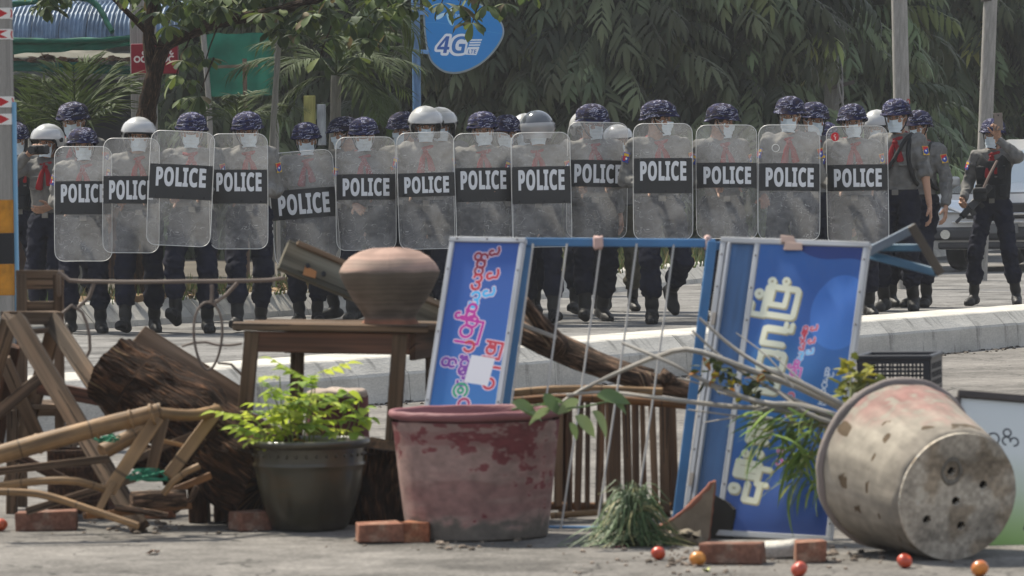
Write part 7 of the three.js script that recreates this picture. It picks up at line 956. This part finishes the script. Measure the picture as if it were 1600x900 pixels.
function brick(px, py, L, yaw, label, m = M.brick, o = {}) { // px, py: where the middle of its near lower edge meets the road
  const p = gr(px, py), D = o.D ?? 0.105, H = o.H ?? 0.068, t = thing('brick', label, 'brick', [p.x, 0, p.z - D / 2 - Math.abs(Math.sin(yaw)) * L * 0.3], yaw, 'bricks on the road along the barricade'); const g = new RoundedBoxGeometry(L, H, D, 5, 0.007); reseed(px); warp(g, 0.0045, 16, px); warp(g, 0.002, 60, px); mv(g, 0, H / 2, 0); g.computeVertexNormals(); boxUV(g, 3); part('brick_body', g, m, t); if (o.tilt) t.rotation.z = o.tilt; return t;
}
brick(71, 830, 0.215, 0.03, 'long red brick lying flat below the bamboo poles, with a tomato at its end'); brick(389, 831, 0.12, 0.5, 'red brick lying end-on against the glazed pot', M.brick); brick(592, 850, 0.155, 0.18, 'pale brown brick before the gap between the two upright pots', M.brickPale); brick(651, 848, 0.092, -0.15, 'broken orange brick half against the painted pot', M.brickOrange, { D: 0.09 });
brick(1146, 883, 0.2, -0.22, 'red brick lying in the soil before the broken pot shard', M.brick); brick(1268, 880, 0.098, 0.05, 'pale pink brick end below the banner signboard', M.brickPale, { H: 0.07 }); brick(165, 800, 0.16, 0.1, 'red brick half hidden beneath the bamboo frame', M.brick); brick(248, 812, 0.1, -0.5, 'small broken brick under the lashed bamboo end', M.brickOrange, { D: 0.08, H: 0.05 });
{ const p = gr(1215, 872), t = thing('concrete_rubble', 'rough grey concrete lump beneath the banner signboard', 'rubble', p); part('lump', warp(warp(new RoundedBoxGeometry(0.13, 0.055, 0.09, 6, 0.015).translate(0, 0.026, 0), 0.014, 14, 3), 0.005, 50, 9), M.concrete, t); }
function tomato(px, py, r, c, label, ripe = 0) { const p = gr(px, py), t = thing('tomato', label, 'tomato', [p.x, 0, p.z - r * 0.6], px, 'ripe tomatoes on the road'); const g = lathe(Array.from({ length: 17 }, (_, i) => { const a = i / 16 * Math.PI; return [r * 1.06 * Math.sin(a) * (1 + 0.02 * Math.cos(5 * a)), r * 0.93 * (1 - Math.cos(a)) - (i > 13 ? (i - 13) * 0.0018 : 0)]; }), 28);
  colorBy(g, (x, y, z) => { const k = 0.9 + 0.25 * n3(x * 25 + px, y * 25, z * 25); return mixc(c, [0.55, 0.2, 0.03], clamp(ripe * 0.6 + n3(x * 14 + px, y * 12, z * 14) * 0.5 * (ripe + 0.25), 0, 1)).map((q) => q * k); }); part('fruit', g, mat([1, 1, 1], 0.35, { vertexColors: true, clearcoat: 0.25 }), t); part('stem_scar', mv(new THREE.SphereGeometry(r * 0.13, 8, 6).scale(1, 0.4, 1), 0, r * 1.86 - 0.006, 0), mat([0.12, 0.16, 0.04], 0.8), t); t.rotation.set(0.5, px, 0.4 * (px % 3 - 1), 'YXZ'); t.position.y = 0.002 + r * 0.0; { const b = V(0, r * 0.93, 0).applyEuler(t.rotation); t.position.y = r * 0.95 - b.y; } return t; }
tomato(1026, 876, 0.0225, [0.5, 0.055, 0.02], 'red tomato nearest the grass bundle'); tomato(1090, 886, 0.025, [0.58, 0.24, 0.03], 'yellow-orange tomato before the red brick in the soil', 1); tomato(1256, 902, 0.025, [0.5, 0.07, 0.03], 'red tomato at the bottom edge below the pale pink brick'); tomato(1409, 888, 0.0235, [0.5, 0.06, 0.02], 'glossy red tomato before the overturned pot rim'); tomato(1536, 902, 0.026, [0.5, 0.1, 0.02], 'orange-red tomato before the drilled pot base', 0.8); tomato(3, 831, 0.024, [0.5, 0.09, 0.03], 'red tomato beside the long red brick');
{ // broken pot shards
  const p = gr(1082, 846), t = thing('pot_shard', 'curved tan shard of a broken pot with a pointed red-brown edge', 'pot shard', [p.x, 0, p.z - 0.03]);
  const shard = (R0, R1, a0, a1, top, th) => { const n = 26, m = 12, pos = [], idx = []; for (const k of [0, 1]) for (let j = 0; j <= m; j++) for (let i = 0; i <= n; i++) { const u = i / n, a = lerp(a0, a1, u), H = top(u) + 0.004 * n3(u * 20, 1, R0 * 9), v = j / m, r = lerp(R0, R1, v * H / 0.2) - k * th; pos.push(r * Math.sin(a), v * H, r * Math.cos(a)); } const q = (n + 1) * (m + 1); for (let j = 0; j < m; j++) for (let i = 0; i < n; i++) { const a = j * (n + 1) + i; idx.push(a, a + 1, a + n + 1, a + 1, a + n + 2, a + n + 1, q + a, q + a + n + 1, q + a + 1, q + a + 1, q + a + n + 1, q + a + n + 2); } const e = m * (n + 1); for (let i = 0; i < n; i++) idx.push(e + i, e + i + 1, q + e + i, e + i + 1, q + e + i + 1, q + e + i); for (const c of [0, n]) for (let j = 0; j < m; j++) { const a = j * (n + 1) + c; idx.push(a, a + n + 1, q + a, q + a, a + n + 1, q + a + n + 1); } let g = new THREE.BufferGeometry(); g.setAttribute('position', new THREE.Float32BufferAttribute(pos, 3)); g.setIndex(idx); g = g.toNonIndexed(); g.computeVertexNormals(); boxUV(g, 3); return g; };
  const A = shard(0.15, 0.2, -1.25, 0.45, (u) => 0.03 + 0.17 * Math.pow(u, 2.3), 0.02); part('outer_wall', mv(A, -0.01, 0, -0.13), mat([0.45, 0.37, 0.29], 0.95, { map: T.mottle, bumpMap: T.grit, bumpScale: 0.0015 }), t);
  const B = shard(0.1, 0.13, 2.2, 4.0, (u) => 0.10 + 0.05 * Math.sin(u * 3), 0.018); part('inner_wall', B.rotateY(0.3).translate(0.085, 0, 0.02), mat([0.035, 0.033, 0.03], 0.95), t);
  const edge = []; for (let i = 0; i <= 20; i++) { const u = i / 20, a = lerp(-1.25, 0.45, u), H = 0.03 + 0.17 * Math.pow(u, 2.3), r = lerp(0.15, 0.2, H / 0.2) - 0.01; edge.push(V(r * Math.sin(a) - 0.01, H + 0.002, r * Math.cos(a) - 0.13)); } const last = edge[20]; for (let j = 1; j <= 6; j++) { const H = 0.2 * (1 - j / 6), r = lerp(0.15, 0.2, H / 0.2) - 0.01; edge.push(V(r * Math.sin(0.45) - 0.01, H, r * Math.cos(0.45) - 0.13)); } part('broken_edge', tube(edge, 0.0105, { m: 6, n: 50, rough: 0.25, freq: 20 }), mat([0.24, 0.10, 0.07], 0.95), t);
}
{ // a dry leaf and fallen petals
  reseed(33); const leaf = (px, py, sc, c, label, kind) => { const p = gr(px, py), g = warp(new THREE.CircleGeometry(0.03, 14).scale(1.5, 0.6, 1).rotateX(-Math.PI / 2), 0.012, 25, px); mv(g, 0, 0.012, 0); const t = single(kind, g, mat(c, 0.8), label, kind.replace('_', ' ')); t.position.set(p.x, 0, p.z); t.scale.setScalar(sc); t.rotation.y = px; };
  leaf(240, 866, 1.0, [0.36, 0.16, 0.08], 'dry orange-brown leaf lying on the open road before the bamboo frame', 'dry_leaf'); leaf(968, 856, 0.5, [0.5, 0.04, 0.16], 'dark pink petal beside the grass bundle', 'petal'); leaf(1122, 878, 0.4, [0.55, 0.12, 0.4], 'magenta petal before the red brick in the soil', 'petal'); leaf(1104, 893, 0.6, [0.5, 0.52, 0.2], 'pale green scrap of leaf before the yellow-orange tomato', 'leaf_scrap');
}
{ // grass bundle
  const p = gr(1000, 858), t = thing('grass_bundle', 'wilted bundle of pulled green grass heaped beside the pot shard', 'grass bundle', [p.x, 0, p.z - 0.12]); t.scale.set(0.92, 0.93, 0.92); reseed(29); const out = [];
  for (let i = 0; i < 430; i++) { const a = rr(-Math.PI, Math.PI), kind = rnd(), sx = Math.cos(a), sz = Math.sin(a) * 0.6, x0 = rr(-0.07, 0.06), z0 = rr(-0.05, 0.05); let pts;
    if (kind < 0.34) { const h = rr(0.12, 0.24), q = rr(0.02, 0.09); pts = [V(x0, 0.01, z0), V(x0 * 0.5 - 0.02, h * 0.6, z0), V(x0 * 0.4 - 0.02 + sx * q * 0.5, h, z0 + sz * q), V(x0 * 0.4 - 0.02 + sx * q * 1.5, h * rr(0.5, 0.95), z0 + sz * q * 1.6)]; }
    else if (kind < 0.66) { const h = rr(0.10, 0.2), q = rr(0.06, 0.17); pts = [V(-0.02 + x0 * 0.5, h * 0.7, z0), V(-0.02 + sx * q * 0.4, h, z0 + sz * q * 0.4), V(-0.02 + sx * q * 0.9 + rr(-0.02, 0.02), h * 0.5, z0 + sz * q), V(-0.02 + sx * q * 1.2, rr(0.005, 0.04), z0 + sz * q * 1.2)]; }
    else { const h = rr(0.015, 0.06), q = rr(0.08, 0.25); pts = [V(x0, h, z0), V(x0 + sx * q * 0.5, h * rr(0.6, 1.4), z0 + sz * q * 0.5 + rr(-0.02, 0.02)), V(x0 + sx * q, 0.006, z0 + sz * q)]; }
    const g = tube(pts, (s) => 0.0032 * (1 - 0.75 * s) + 0.0005, { m: 3, n: 9 }); g.deleteAttribute('uv'); const k = rr(0.6, 1.5), y = rnd() < 0.2; out.push(colored(g, ...(y ? [0.27 * k, 0.25 * k, 0.11 * k] : [0.08 * k, 0.135 * k, 0.05 * k]))); }
  const b = part('blades', out, leafMat([1, 1, 1], 0.25, 0.6), t); b.userData.kind = 'stuff'; part('clump', warp(new THREE.SphereGeometry(0.07, 20, 14).scale(1.0, 1.7, 0.7).translate(-0.02, 0.05, -0.02), 0.02, 18), mat([0.045, 0.06, 0.025], 1), t); part('root_soil', warp(new THREE.SphereGeometry(0.05, 14, 10).scale(1.6, 0.6, 1).translate(0.16, 0.02, -0.03), 0.02, 25), mat([0.2, 0.17, 0.13], 1), t);
}

renderer.render(scene, camera);
